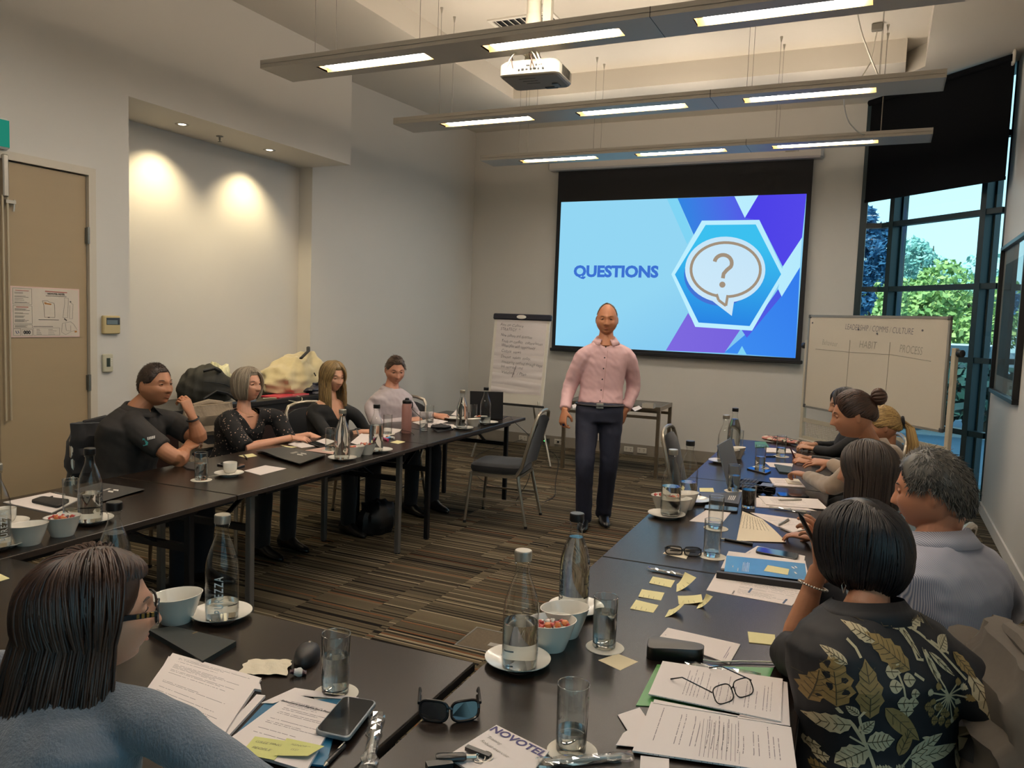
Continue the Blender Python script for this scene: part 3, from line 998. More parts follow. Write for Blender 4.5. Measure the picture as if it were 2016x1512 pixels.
# ================================================================== CHAIRS
m_frame = mat('champagne_chair_frame', '#a39a8b', 0.3, 0.75, noise=0.03)
m_uph = mat('black_upholstery', '#0b0d11', 0.85, noise=0.3, nscale=160, bump=0.15, bscale=400, sheen=0.2)
def banquet_chair(label, x, y, rz, group=None):
 # faces local +y, origin on the floor under the seat centre
 t = thing('banquet_chair', label, 'chair', (x, y, 0), rz, group)
 b = MB()
 rows = []
 for z, i in ((0.405, 0.03), (0.412, 0.008), (0.435, 0.0), (0.462, 0.004), (0.476, 0.02), (0.482, 0.06)):
  r = []
  for k in range(28):
   a = 2 * PI * k / 28
   cx, sy = math.cos(a), math.sin(a)
   e = 0.38
   r.append((math.copysign(abs(cx) ** e, cx) * (0.225 - i), math.copysign(abs(sy) ** e, sy) * (0.22 - i) + 0.01, z))
  rows.append(r)
 b.loft(rows); b.obj('seat', m_uph, t, smooth=True)
 b = MB()
 def bp(u, v, off):    # back pad surface, u -1..1, v 0..1
  z = 0.47 + 0.40 * v
  y = -0.215 - 0.10 * v + 0.02 * math.cos(u * 1.4) + off
  wdt = 0.205 - 0.02 * v
  zt = z - (0.05 * (abs(u) ** 3)) * (v ** 3)
  return (u * wdt, y, zt)
 fr = [[bp(-1 + 2 * i / 10, j / 10, 0.022 * (1 - (abs(-1 + 2 * i / 10)) ** 6) * (1 - abs(2 * j / 10 - 1) ** 6)) for i in range(11)] for j in range(11)]
 bk = [[bp(-1 + 2 * i / 10, j / 10, -0.016) for i in range(11)] for j in range(11)]
 vsx = [p for r in fr for p in r] + [p for r in bk for p in r]
 fs = []
 for j in range(10):
  for i in range(10):
   a = j * 11 + i
   fs.append((a, a + 1, a + 12, a + 11))
   fs.append((121 + a, 121 + a + 11, 121 + a + 12, 121 + a + 1))
 for i in range(10):
  fs.append((i, 121 + i, 122 + i, i + 1)); a = 110 + i
  fs.append((a, a + 1, 122 + a, 121 + a))
 for j in range(10):
  a = j * 11
  fs.append((a, a + 11, 121 + a + 11, 121 + a)); a = j * 11 + 10
  fs.append((a, 121 + a, 121 + a + 11, a + 11))
 b.add(vsx, fs); b.obj('backrest', m_uph, t, smooth=True)
 # frame round the backrest, handle arch at the top
 b = MB()
 pts = [(-0.215, -0.17, 0.395), (-0.218, -0.215, 0.47)]
 pts += [(-0.212, -0.27, 0.68), (-0.198, -0.312, 0.84), (-0.17, -0.322, 0.885), (-0.10, -0.325, 0.905), (0, -0.327, 0.912)]
 pts += [(-p[0], p[1], p[2]) for p in reversed(pts[:-1])]
 b.tube(pts, 0.014, 8, flat=1.0); b.obj('back_frame', m_frame, t, smooth=True)
 b = MB()
 for s in (-1, 1):
  b.bar((s * 0.205, -0.19, 0.392), (s * 0.205, 0.2, 0.392), 0.024, 0.024)
 b.bar((-0.205, 0.205, 0.392), (0.205, 0.205, 0.392), 0.024, 0.024)
 b.bar((-0.205, -0.19, 0.392), (0.205, -0.19, 0.392), 0.024, 0.024)
 b.obj('seat_frame', m_frame, t)
 for s in (-1, 1):
  for (y0, y1) in ((0.20, 0.235), (-0.185, -0.27)):
   b = MB()
   b.tube([(s * 0.205, y0, 0.40), (s * 0.212, y0 + (y1 - y0) * 0.15, 0.33), (s * 0.235, y1, 0.012)], [0.014, 0.014, 0.011], 8)
   lg = b.obj('leg', m_frame, t, smooth=True)
   b = MB(); b.lathe([(0, 0), (0.014, 0), (0.013, 0.02), (0, 0.02)], 8, (s * 0.2355, y1, 0)); b.obj('foot_cap', m_black, lg)
 for s in (-1, 1):
  b = MB(); b.bar((s * 0.222, 0.217, 0.20), (s * 0.222, -0.228, 0.20), 0.012, 0.016); b.obj('stretcher', m_frame, t)
 return t
GC = 'black banquet chairs round the tables'
banquet_chair('empty black chair pulled out left of the standing man', -2.735, 5.72, math.radians(90 + 9), GC)
banquet_chair('empty black chair with arched frame tucked under the right row', -1.02, 5.50, math.radians(-88), GC)

# ================================================================== FLIP CHART
def placed(o, M):
 o.matrix_world = M
 return o
fc = thing('flip_chart', 'white flip chart easel with a handwritten sheet, in the back corner', 'flip chart')
FA = math.radians(5)
tilt = math.radians(7.5)
# board frame: origin bottom centre, x right, y up the board
fo = Vector((-3.785, 8.155, 0.655))
fx = Vector((math.cos(-0.02), math.sin(-0.02), 0))
fy = Vector((0, math.sin(tilt), math.cos(tilt)))
FM = frame(fo, fx, fy)      # z of this frame points to the viewer (-y)
def FMB():
 b = MB(); b.T = FM; return b
b = FMB(); b.box((-0.355, 0, -0.02), (0.355, 1.0, 0), bev=0.004); b.obj('board', mat('whiteboard_white', '#d9d3c6', 0.3, noise=0.01), fc)
b = FMB(); b.box((-0.362, -0.022, -0.03), (0.362, 0.004, 0.035), bev=0.004); b.obj('pen_tray', m_black, fc)
b = FMB(); b.box((-0.37, 0.965, -0.025), (0.37, 1.035, 0.02), bev=0.012); cl = b.obj('clamp_bar', mat('clamp_navy', '#171b2b', 0.4), fc)
b = FMB(); b.lathe([(0, 0.02), (0.06, 0.02), (0.06, 0.024), (0, 0.026)], 24);
for i in range(len(b.v)): pass
me = b.mesh('badge', m_white)
bd_ = link('badge', me, cl)
for v in me.vertices:
 l = FM.inverted() @ v.co
 v.co = FM @ Vector((l.x * 1.0 + 0.0, l.y * 0.38 + 1.0, l.z))
def pg(u, v):
 x = -0.315 + 0.63 * u
 y = 0.125 + 0.84 * v
 z = 0.004 + 0.004 * math.sin(v * 60) * (1 - v) * 0.6 + 0.003 * math.sin(v * 37 + u * 5) * (1 - v)
 return (x, y, z)
m_paper = mat('paper_white', '#ddd4cf', 0.75, noise=0.015, nscale=8)
b = FMB(); b.grid(pg, 8, 60); sheet = b.obj('sheet', mat('flip_paper', '#d9d0cd', 0.7, bump=0.12, nscale=9, stretch=(1, 1, 5)), fc, smooth='all')
b = FMB(); b.box((-0.318, 0.12, 0.0), (0.318, 0.965, 0.0025)); b.obj('pad', m_paper, fc)
m_ink = mat('marker_ink', '#2b2733', 0.6)
lines = [('Aim on Culture', -0.27, 0.905, 0.30), ('STRATEGY  ^', -0.26, 0.855, 0.25), ('New culture and direction', -0.25, 0.785, 0.40), ('Tools on conflict   culture/issues', -0.235, 0.715, 0.52),
         ('When plan with opportunity', -0.23, 0.665, 0.43), ('Collate  views', -0.225, 0.60, 0.25), ('Devout  values  today,', -0.225, 0.535, 0.38),
         ('monitoring method through steps', -0.21, 0.475, 0.52), ('link recorded / end', -0.21, 0.42, 0.28), ('Validate  / Plan', -0.20, 0.355, 0.31)]
for s, x, y, wd_ in lines:
 me = text_mesh(s, 0.048, 0, -0.0006, 'LEFT', 1.0, 0.25)
 xs = [v.co.x for v in me.vertices]; w0 = max(xs) - min(xs)
 sl = -0.03 - 0.02 * random.random()
 for v in me.vertices:
  X = v.co.x * wd_ / w0
  v.co = FM @ Vector((x + X, y + v.co.y * 1.0 + X * sl + 0.004 * math.sin(X * 60), 0.012))
 me.materials.append(m_ink)
 link('handwriting', me, fc)
b = FMB(); b.tube([(-0.015, 0.44, 0.012), (-0.055, 0.30, 0.012)], 0.0022, 4); b.obj('ink_stroke', m_ink, fc)
for s in (-1, 1):
 b = MB(); b.tube([fo + fx * (0.30 * s) + fy * 0.05 + Vector((0, -0.005, 0)), fo + fx * (0.50 * s + 0.03) + Vector((0, -0.12, -fo.z + 0.008))], 0.012, 8)
 b.obj('leg', m_alu, fc, smooth=True)
b = MB(); b.tube([fo + fy * 0.9 + Vector((0, 0.03, 0)), Vector((fo.x, 8.95, 0.012))], 0.012, 8); b.obj('leg', m_alu, fc, smooth=True)

# ================================================================== WHITEBOARD ON A STAND
wbt = thing('whiteboard', 'mobile whiteboard with faint column headings in front of the bay window', 'whiteboard')
WL, WR = Vector((-0.685, 8.36, 0.861)), Vector((0.452, 7.075, 0.861))
wx = (WR - WL); wx.z = 0
wlen = wx.length
wx.normalize()
WM = frame(WL, wx, Vector((0, 0, 1)))
def WMB():
 b = MB(); b.T = WM; return b
wh = 0.895
b = WMB(); b.box((0, 0, -0.012), (wlen, wh, 0.0)); b.obj('board', mat('whiteboard_enamel', '#c9bfae', 0.18, noise=0.015, nscale=3), wbt)
m_wbf = mat('whiteboard_frame', '#a8a59e', 0.3, 0.7)
for lo, hi in (((-0.012, -0.012, -0.016), (wlen + 0.012, 0.008, 0.006)), ((-0.012, wh - 0.008, -0.016), (wlen + 0.012, wh + 0.012, 0.006)), ((-0.012, 0.008, -0.016), (0.008, wh - 0.008, 0.006)), ((wlen - 0.008, 0.008, -0.016), (wlen + 0.012, wh - 0.008, 0.006))):
 b = WMB(); b.box(lo, hi); b.obj('edge_rail', m_wbf, wbt)
for x, y in ((-0.012, wh - 0.02), (wlen - 0.02, wh - 0.02), (wlen - 0.02, -0.012), (-0.012, -0.012)):
 b = WMB(); b.box((x, y, -0.018), (x + 0.034, y + 0.034, 0.009), bev=0.004); b.obj('corner_cap', mat('corner_grey', '#4b4b4c', 0.5), wbt)
m_wbs = mat('whiteboard_stand', '#c7bda8', 0.4, 0.1, noise=0.03)
for x in (-0.045, wlen + 0.045):
 b = WMB(); b.box((x - 0.02, -0.86 + 0.06, -0.05), (x + 0.02, 0.66, -0.01), bev=0.004); b.obj('post', m_wbs, wbt)
 b = WMB(); b.box((x - 0.02, -0.80, -0.30), (x + 0.02, -0.76, 0.26), bev=0.004); b.obj('foot', m_wbs, wbt)
 for zz_ in (-0.27, 0.23):
  b = WMB()
  b.T = WM @ Matrix.Translation((x, -0.832, zz_)) @ Matrix.Rotation(PI / 2, 4, 'Y')
  b.lathe([(0, -0.012), (0.026, -0.012), (0.029, 0), (0.026, 0.012), (0, 0.012)], 14); b.obj('castor', m_black, wbt, smooth=True)
 b = WMB(); b.T = WM @ Matrix.Translation((x + (0.05 if x > 0 else -0.05), 0.62 if x > 0 else 0.60, -0.03)) @ Matrix.Rotation(PI / 2, 4, 'Y')
 b.lathe([(0, -0.025), (0.022, -0.025), (0.030, -0.015), (0.03, 0.02), (0.02, 0.028), (0, 0.028)], 14); b.obj('clamp_knob', m_black, wbt, smooth=True)
# perforated shelf under the board
def perf_mat():
 m = mat('perforated_steel', '#b9b09c', 0.45, 0.2)
 nt = m.node_tree
 bs = nt.nodes['Principled BSDF']
 tc = nt.nodes.new('ShaderNodeTexCoord')
 return m
b = WMB()
nx, ny = 62, 8
x0_, x1_, y0_, y1_ = 0.02, wlen - 0.02, -0.30, -0.16
dx, dy = (x1_ - x0_) / nx, (y1_ - y0_) / ny
b.box((-0.03, -0.335, -0.03), (wlen + 0.03, y0_, -0.02)); b.box((-0.03, y1_, -0.03), (wlen + 0.03, -0.12, -0.02)); b.box((-0.03, -0.335, -0.02), (wlen + 0.03, -0.328, 0.05))
hole = 0.32
for i in range(nx):
 for j in range(ny):
  cx, cy = x0_ + (i + 0.5) * dx, y0_ + (j + 0.5) * dy
  o_ = [(cx - dx / 2, cy - dy / 2), (cx + dx / 2, cy - dy / 2), (cx + dx / 2, cy + dy / 2), (cx - dx / 2, cy + dy / 2)]
  q_ = [(cx - dx * hole, cy - dy * hole), (cx + dx * hole, cy - dy * hole), (cx + dx * hole, cy + dy * hole), (cx - dx * hole, cy + dy * hole)]
  b.add([(p[0], p[1], -0.024) for p in o_] + [(p[0], p[1], -0.024) for p in q_], [(k, (k + 1) % 4, 4 + (k + 1) % 4, 4 + k) for k in range(4)])
b.obj('perforated_shelf', perf_mat(), wbt)
m_faint = mat('faint_marker', '#8b8577', 0.5)
m_mark = mat('board_marker', '#5c5860', 0.5)
def wbtext(s, x, y, w_, h_, m, rot=0.0):
 me = text_mesh(s, h_, 0, -0.0008, 'LEFT', 1.0, 0.15)
 xs = [v.co.x for v in me.vertices]; k = w_ / (max(xs) - min(xs))
 for v in me.vertices:
  X = v.co.x * k
  v.co = WM @ Vector((x + X, y + v.co.y + X * rot, 0.0012))
 me.materials.append(m)
 link('handwriting', me, wbt)
wbtext('LEADERSHIP / COMMS / CULTURE', 0.52, 0.80, 0.83, 0.075, m_mark, -0.03)
wbtext('Behaviour', 0.21, 0.645, 0.22, 0.075, m_faint, -0.05)
wbtext('HABIT', 0.72, 0.645, 0.22, 0.095, m_faint, -0.02)
wbtext('PROCESS', 1.21, 0.63, 0.25, 0.095, m_faint, -0.05)
for a, c in (((0.12, 0.575), (0.62, 0.57)), ((0.62, 0.57), (1.12, 0.575)), ((1.12, 0.575), (1.56, 0.545)), ((0.60, 0.68), (0.59, 0.10)), ((1.10, 0.68), (1.09, 0.12))):
 b = WMB(); b.tube([(a[0], a[1], 0.001), (c[0], c[1], 0.001)], 0.0025, 4); b.obj('ruled_line', m_faint, wbt)
for x, y in ((0.05, 0.83), (0.70, 0.78), (0.94, 0.75), (1.45, 0.79)):
 b = WMB(); b.lathe([(0, 0.002), (0.009, 0.002), (0.009, 0.006), (0, 0.007)], 10, (x, y, 0)); b.obj('magnet', m_mark, wbt)

# ================================================================== SIDE TABLE BEHIND THE STANDING MAN
st = thing('side_table', 'slim steel-framed side table with dark top behind the standing man', 'table', (-2.62, 8.37, 0), math.radians(2))
m_stl = mat('bronze_steel', '#8a7f6e', 0.3, 0.8, noise=0.04)
b = MB(); b.box((-0.52, -0.28, 0.735), (0.52, 0.28, 0.755)); b.obj('tabletop', mat('black_glass_top', '#1a1a1c', 0.2), st)
for lo, hi in (((-0.54, -0.30, 0.715), (0.54, -0.28, 0.757)), ((-0.54, 0.28, 0.715), (0.54, 0.30, 0.757)), ((-0.54, -0.28, 0.715), (-0.52, 0.28, 0.757)), ((0.52, -0.28, 0.715), (0.54, 0.28, 0.757))):
 b = MB(); b.box(lo, hi); b.obj('top_rail', m_stl, st)
for sx in (-1, 1):
 for sy in (-1, 1):
  b = MB(); b.box((sx * 0.522 - 0.018, sy * 0.282 - 0.018, 0), (sx * 0.522 + 0.018, sy * 0.282 + 0.018, 0.715)); b.obj('leg', m_stl, st)
b = MB(); b.box((-0.505, -0.295, 0.625), (0.505, -0.275, 0.655)); b.obj('lower_rail', m_stl, st)
b = MB(); b.box((-0.505, 0.275, 0.625), (0.505, 0.295, 0.655)); b.obj('lower_rail', m_stl, st)

# ================================================================== SIDEBOARD IN THE NICHE
sb = thing('sideboard', 'long dark sideboard standing in the lit niche', 'sideboard', (-5.10, 5.15, 0))
m_sb = mat('sideboard_black', '#1d1a18', 0.4, noise=0.2, nscale=5)
m_sb2 = mat('sideboard_brown', '#2a1a15', 0.4, noise=0.25, nscale=4)
b = MB(); b.box((-0.33, -1.21, 0.805), (0.29, 1.21, 0.845), bev=0.004); b.obj('worktop', m_sb, sb)
b = MB(); b.box((-0.32, -1.19, 0.745), (0.265, 1.19, 0.805)); b.obj('recess', m_sb, sb)
b = MB(); b.box((-0.32, -1.2, 0.06), (0.27, 1.2, 0.745)); b.obj('body', m_sb2, sb)
for k in range(4):
 b = MB(); b.box((0.27, -1.19 + k * 0.595, 0.09), (0.288, -1.19 + k * 0.595 + 0.585, 0.735), bev=0.004); d_ = b.obj('door', m_sb2, sb)
 b = MB(); b.box((0.288, -1.19 + k * 0.595 + 0.54, 0.40), (0.30, -1.19 + k * 0.595 + 0.555, 0.54)); b.obj('handle', m_steel, d_)
b = MB(); b.box((-0.30, -1.18, 0.0), (0.24, 1.18, 0.06)); b.obj('plinth', m_black, sb)

# ================================================================== PROJECTOR ON ITS POLE
pj = thing('projector', 'white ceiling projector with looped cables hanging behind the nearest light bar', 'projector', (-2.155, 4.80, 3.16), math.radians(4.5))
m_pj = mat('projector_white', '#d8d2c2', 0.4, noise=0.02)
m_pju = mat('projector_underside', '#7d7a76', 0.5, noise=0.04)
b = MB()
def rr(x, y, r, z, n=4):
 out = []
 for cx, cy, a0 in ((x - r, y - r, 0), (-x + r, y - r, 90), (-x + r, -y + r, 180), (x - r, -y + r, 270)):
  for k in range(n + 1):
   a = math.radians(a0 + 90 * k / n)
   out.append((cx + r * math.cos(a), cy + r * math.sin(a), z))
 return out
b.loft([rr(0.18, 0.14, 0.03, 0.0), rr(0.20, 0.158, 0.04, 0.012), rr(0.20, 0.16, 0.04, 0.075), rr(0.18, 0.14, 0.05, 0.10), rr(0.165, 0.12, 0.05, 0.108)])
body = b.obj('body', m_pj, pj, smooth=0.5)
b = MB(); b.loft([rr(0.182, 0.142, 0.03, -0.004), rr(0.192, 0.152, 0.035, 0.004)]); b.obj('underside', m_pju, pj)
for k in range(3):
 b = MB(); b.box((-0.08 + 0.01 * k, -0.10 + 0.05 * k, -0.0055), (0.03, -0.097 + 0.05 * k, -0.0035)); b.obj('underside_slot', m_black, pj)
b = MB(); b.box((0.03, 0.10, -0.008), (0.11, 0.135, -0.0035)); b.obj('filter_cover', m_black, pj)
b = MB(); b.box((0.10, 0.03, -0.01), (0.14, 0.10, -0.0035)); b.obj('foot_adjuster', mat('blue_grey', '#56606b', 0.4), pj)
for k in range(7):
 b = MB(); b.box((0.199, -0.08 + k * 0.024, 0.02), (0.204, -0.066 + k * 0.024, 0.075)); b.obj('vent_slot', mat('vent_shadow', '#5a564c', 0.6), pj)
b = MB()
for x, z, w_, h_ in ((-0.06, 0.035, 0.012, 0.010), (-0.035, 0.037, 0.016, 0.012), (-0.008, 0.037, 0.014, 0.006), (0.02, 0.036, 0.012, 0.010), (0.045, 0.038, 0.022, 0.008), (0.07, 0.036, 0.01, 0.01), (0.10, 0.036, 0.014, 0.012), (0.055, 0.06, 0.012, 0.01), (0.0, 0.06, 0.024, 0.008)):
 b.box((x - w_ / 2, -0.163, z - h_ / 2), (x + w_ / 2, -0.157, z + h_ / 2))
b.obj('port_sockets', m_black, pj)
b = MB(); b.T = Matrix.Translation((0.08, 0.155, 0.05)) @ Matrix.Rotation(-PI / 2, 4, 'X')
b.lathe([(0, 0.0), (0.04, 0.0), (0.04, 0.02), (0.03, 0.022), (0.028, 0.005), (0, 0.008)], 20); b.obj('lens', m_black, pj, smooth=True)
b = MB(); b.box((-0.10, -0.07, 0.105), (0.06, 0.07, 0.125), bev=0.004); b.lathe([(0, 0.12), (0.05, 0.12), (0.05, 0.17), (0, 0.17)], 16, (-0.03, 0.0, 0)); b.obj('mount_plate', m_pj, pj)
def loop(p0, p1, hgt, out, r, m):
 p0, p1 = Vector(p0), Vector(p1)
 pts = []
 for k in range(13):
  t_ = k / 12
  p = p0.lerp(p1, t_)
  p.z += hgt * math.sin(PI * t_)
  p.y -= out * math.sin(PI * t_)
  pts.append(p)
 b = MB(); b.tube(pts, r, 6); b.obj('cable_loop', m, pj, smooth=True)
m_cabw = mat('cable_white', '#e6dfcd', 0.5); m_cabb = mat('cable_brown', '#4a3628', 0.5)
loop((-0.15, -0.16, 0.04), (-0.02, -0.06, 0.12), 0.06, 0.05, 0.004, m_cabw)
loop((0.02, -0.17, 0.04), (0.05, -0.05, 0.12), 0.07, 0.03, 0.004, m_cabb)
loop((0.045, -0.17, 0.04), (-0.03, -0.03, 0.13), 0.05, 0.06, 0.004, m_cabb)
loop((0.09, -0.165, 0.06), (0.0, -0.02, 0.17), 0.04, 0.06, 0.005, m_cabw)
loop((0.075, -0.165, 0.06), (-0.07, -0.02, 0.15), 0.06, 0.07, 0.004, m_cabw)
loop((-0.10, -0.165, 0.05), (-0.14, -0.05, 0.11), 0.05, 0.04, 0.004, m_cabb)
b = MB(); b.lathe([(0.048, 0.16), (0.048, ZT - 3.16 - 0.02), (0.09, ZT - 3.16 - 0.02), (0.09, ZT - 3.16)], 20, (-0.03, 0.0, 0)); pole = b.obj('pole', m_pj, pj, smooth=True)
b = MB(); b.lathe([(0.050, 0.34), (0.052, 0.36), (0.052, 0.40), (0.050, 0.42)], 20, (-0.03, 0, 0)); b.obj('pole_collar', m_pj, pole, smooth=True)
b = MB(); b.box((0.04, -0.03, 0.2), (0.095, 0.02, ZT - 3.16)); b.obj('cable_cover', m_pj, pj)
b = MB(); b.T = Matrix.Translation((-0.04, -0.047, 0.80)) @ Matrix.Rotation(PI / 2, 4, 'X'); b.lathe([(0, 0), (0.018, 0), (0.02, 0.004), (0.0, 0.006)], 14)
for i in range(len(b.v)): b.v[i] = (b.v[i][0], b.v[i][1], 0.80 + (b.v[i][2] - 0.80) * 1.9)
b.obj('cable_grommet', m_pju, pole)

# ================================================================== WALL FITTINGS
xw = XL + 0.0
def wallbox(name, label, cat, y0, y1, z0, z1, d, m):
 t = thing(name, label, cat, (xw, (y0 + y1) / 2, (z0 + z1) / 2))
 b = MB(); b.box((0.0, y0 - (y0 + y1) / 2, z0 - (z0 + z1) / 2), (d, (y1 - y0) / 2, (z1 - z0) / 2), bev=0.006); b.obj('body', m, t)
 return t
t = wallbox('air_controller', 'beige air conditioning controller on the wall by the door', 'control panel', 3.680, 3.812, 1.428, 1.553, 0.03, mat('beige_plastic', '#c0ad7e', 0.45))
b = MB(); b.box((0.03, -0.045, 0.0), (0.032, 0.058, 0.048)); s_ = b.obj('screen', mat('screen_grey', '#3c444a', 0.25), t)
b = MB(); b.box((0.0321, -0.042, 0.004), (0.0326, 0.04, 0.032)); b.obj('display', mat('lcd', '#65747a', 0.3), s_)
t = wallbox('light_switch_panel', 'pale wall panel with a dark slot display below the controller', 'control panel', 3.682, 3.760, 1.165, 1.290, 0.022, mat('pale_panel', '#b9b49c', 0.45))
b = MB(); b.box((0.022, -0.015, -0.025), (0.0235, 0.012, 0.035)); b.obj('display', mat('dark_lcd', '#2c3a33', 0.3), t)
for k in range(5):
 b = MB(); b.box((0.022, 0.017, -0.022 + k * 0.012), (0.025, 0.028, -0.016 + k * 0.012)); b.obj('button', m_white, t)

sg = thing('evacuation_sign', 'white evacuation diagram sign on the beige door', 'sign', (XL - 0.012, 3.30, 1.565))
SW, SH = 0.455, 0.315
b = MB(); b.box((0, -SW / 2, -SH / 2), (0.006, SW / 2, SH / 2)); b.obj('board', mat('sign_pink_border', '#d7b9ae', 0.4), sg)
b = MB(); b.box((0.006, -SW / 2 + 0.008, -SH / 2 + 0.008), (0.0066, SW / 2 - 0.008, SH / 2 - 0.008)); b.obj('face', mat('sign_face', '#cfc2b2', 0.4), sg)
m_pr = mat('print_grey', '#4d4844', 0.6); m_prr = mat('print_red', '#a5483c', 0.6); m_pro = mat('print_orange', '#b87a3a', 0.6)
def sgm(u, v, e=0.0012):   # sign coords: u 0..1 left to right, v 0..1 top to bottom -> local point
 return Vector((0.0066 + e, -SW / 2 + u * SW, SH / 2 - v * SH))
def sline(bm_, pts, w_=0.0012):
 for a, c in zip(pts[:-1], pts[1:]):
  bm_.bar(sgm(*a), sgm(*c), w_, 0.0004, up=(1, 0, 0)) if (Vector(sgm(*a)) - Vector(sgm(*c))).length > 1e-6 else None
b = MB()
for (u0, v0, u1, v1) in ((0.03, 0.04, 0.29, 0.35), (0.03, 0.38, 0.29, 0.73), (0.03, 0.75, 0.29, 0.82), (0.03, 0.83, 0.125, 0.965), (0.145, 0.845, 0.29, 0.965), (0.305, 0.81, 0.69, 0.96)):
 sline(b, [(u0, v0), (u1, v0), (u1, v1), (u0, v1), (u0, v0)])
for v in (0.12, 0.14, 0.19, 0.21, 0.24, 0.27, 0.31, 0.325, 0.44, 0.455, 0.47, 0.52, 0.535, 0.58, 0.595, 0.61, 0.65, 0.665, 0.68, 0.695, 0.77, 0.785, 0.80):
 sline(b, [(0.05, v), (0.16 + 0.10 * random.random(), v)], 0.0018)
for v in (0.84, 0.875, 0.91, 0.94):
 sline(b, [(0.35, v), (0.39 + 0.06 * random.random(), v)], 0.0022); sline(b, [(0.52, v), (0.58 + 0.09 * random.random(), v)], 0.0016)
sline(b, [(0.305, 0.785), (0.59, 0.785)], 0.003); sline(b, [(0.38, 0.65), (0.68, 0.65)], 0.0035); sline(b, [(0.49, 0.165), (0.80, 0.165)], 0.0025)
sline(b, [(0.46, 0.36), (0.44, 0.27), (0.52, 0.27), (0.54, 0.29), (0.61, 0.31), (0.62, 0.36), (0.62, 0.60), (0.47, 0.60), (0.46, 0.36)], 0.0018)
sline(b, [(0.77, 0.19), (0.77, 0.31), (0.74, 0.6), (0.81, 0.6), (0.83, 0.2), (0.77, 0.19)]); sline(b, [(0.87, 0.3), (0.9, 0.32), (0.89, 0.62), (0.84, 0.62), (0.85, 0.34)])
sline(b, [(0.73, 0.72), (0.80, 0.70), (0.86, 0.68), (0.91, 0.74), (0.96, 0.85)]); sline(b, [(0.73, 0.72), (0.72, 0.90), (0.78, 0.95), (0.88, 0.88), (0.93, 0.87)]); sline(b, [(0.78, 0.72), (0.79, 0.86), (0.86, 0.88), (0.86, 0.76)])
sline(b, [(0.76, 0.62), (0.80, 0.66)], 0.008); sline(b, [(0.85, 0.26), (0.87, 0.28)], 0.008); sline(b, [(0.515, 0.60), (0.545, 0.60)], 0.005)
b.obj('printed_plan', m_pr, sg)
b = MB(); sline(b, [(0.48, 0.075), (0.81, 0.085)], 0.005); sline(b, [(0.07, 0.405), (0.24, 0.405)], 0.004); sline(b, [(0.06, 0.08), (0.25, 0.085)], 0.003); b.obj('printed_heading', m_prr, sg)
b = MB(); sline(b, [(0.47, 0.32), (0.57, 0.335)], 0.008); sline(b, [(0.465, 0.30), (0.50, 0.30)], 0.003); sline(b, [(0.92, 0.89), (0.955, 0.885)], 0.011); b.obj('printed_marker', m_pro, sg)
def sgtext(s, u, v, w_, m, bold=0.0):
 me = text_mesh(s, 0.02, 0, bold)
 xs = [q.co.x for q in me.vertices]; k = w_ * SW / (max(xs) - min(xs))
 c = sgm(u, v, 0.0016)
 for q in me.vertices:
  q.co = Vector((c.x, c.y + q.co.x * k, c.z + q.co.y * k))
 me.materials.append(m); link('lettering', me, sg)
sgtext('NOVOTEL HOTEL', 0.645, 0.125, 0.26, m_pr, 0.001)
sgtext('000', 0.215, 0.905, 0.10, m_black, 0.001)
b = MB(); sline(b, [(0.06, 0.87), (0.07, 0.91), (0.085, 0.93)], 0.004); sline(b, [(0.09, 0.87), (0.105, 0.92)], 0.004); b.obj('printed_symbol', mat('print_blue', '#3a4a7a', 0.5), sg)

ex = thing('exit_sign', 'green exit sign at the left edge above the door', 'sign', (XL, 2.87, 2.62))
b = MB(); b.box((0, -0.19, -0.095), (0.045, 0.19, 0.085), bev=0.012); b.obj('case', mat('sign_case', '#cfd8d2', 0.4), ex)
b = MB(); b.box((0.045, -0.18, -0.083), (0.047, 0.18, 0.073)); b.obj('face', emis('exit_green', '#2f9f86', 0.6), ex)
me = text_mesh('EXIT', 0.13, 0, 0.002)
for v in me.vertices: v.co = Vector((0.0476, v.co.x - 0.05, v.co.y - 0.005))
me.materials.append(emis('exit_white', '#cfeee0', 0.8)); link('lettering', me, ex)

pf = thing('picture_frame', 'black framed glazed picture on the right wall', 'picture', (XR, 7.40, 1.765))
m_pf = mat('picture_black', '#101113', 0.35)
hw, hh = 0.70, 0.63
for lo, hi in (((-0.045, -hw, -hh), (0, hw, -hh + 0.035)), ((-0.045, -hw, hh - 0.035), (0, hw, hh)), ((-0.045, -hw, -hh + 0.035), (0, -hw + 0.035, hh - 0.035)), ((-0.045, hw - 0.035, -hh + 0.035), (0, hw, hh - 0.035))):
 b = MB(); b.box(lo, hi, bev=0.003); b.obj('frame_rail', m_pf, pf)
b = MB(); b.box((-0.012, -hw + 0.03, -hh + 0.03), (-0.006, hw - 0.03, hh - 0.03)); b.obj('mount_board', mat('mount_pale', '#cbc6bb', 0.6), pf)
b = MB(); b.box((-0.013, -hw + 0.16, -hh + 0.16), (-0.0121, hw - 0.16, hh - 0.16)); b.obj('print', mat('art_print', '#5c5f5b', 0.6, noise=0.4, nscale=5), pf)
b = MB(); b.add([(-0.022, -hw + 0.03, -hh + 0.03), (-0.022, hw - 0.03, -hh + 0.03), (-0.022, hw - 0.03, hh - 0.03), (-0.022, -hw + 0.03, hh - 0.03)], [(0, 1, 2, 3)]); b.obj('glass', thin_glass('picture_glass', (0.9, 0.92, 0.92), 0.9, 0.06), pf)

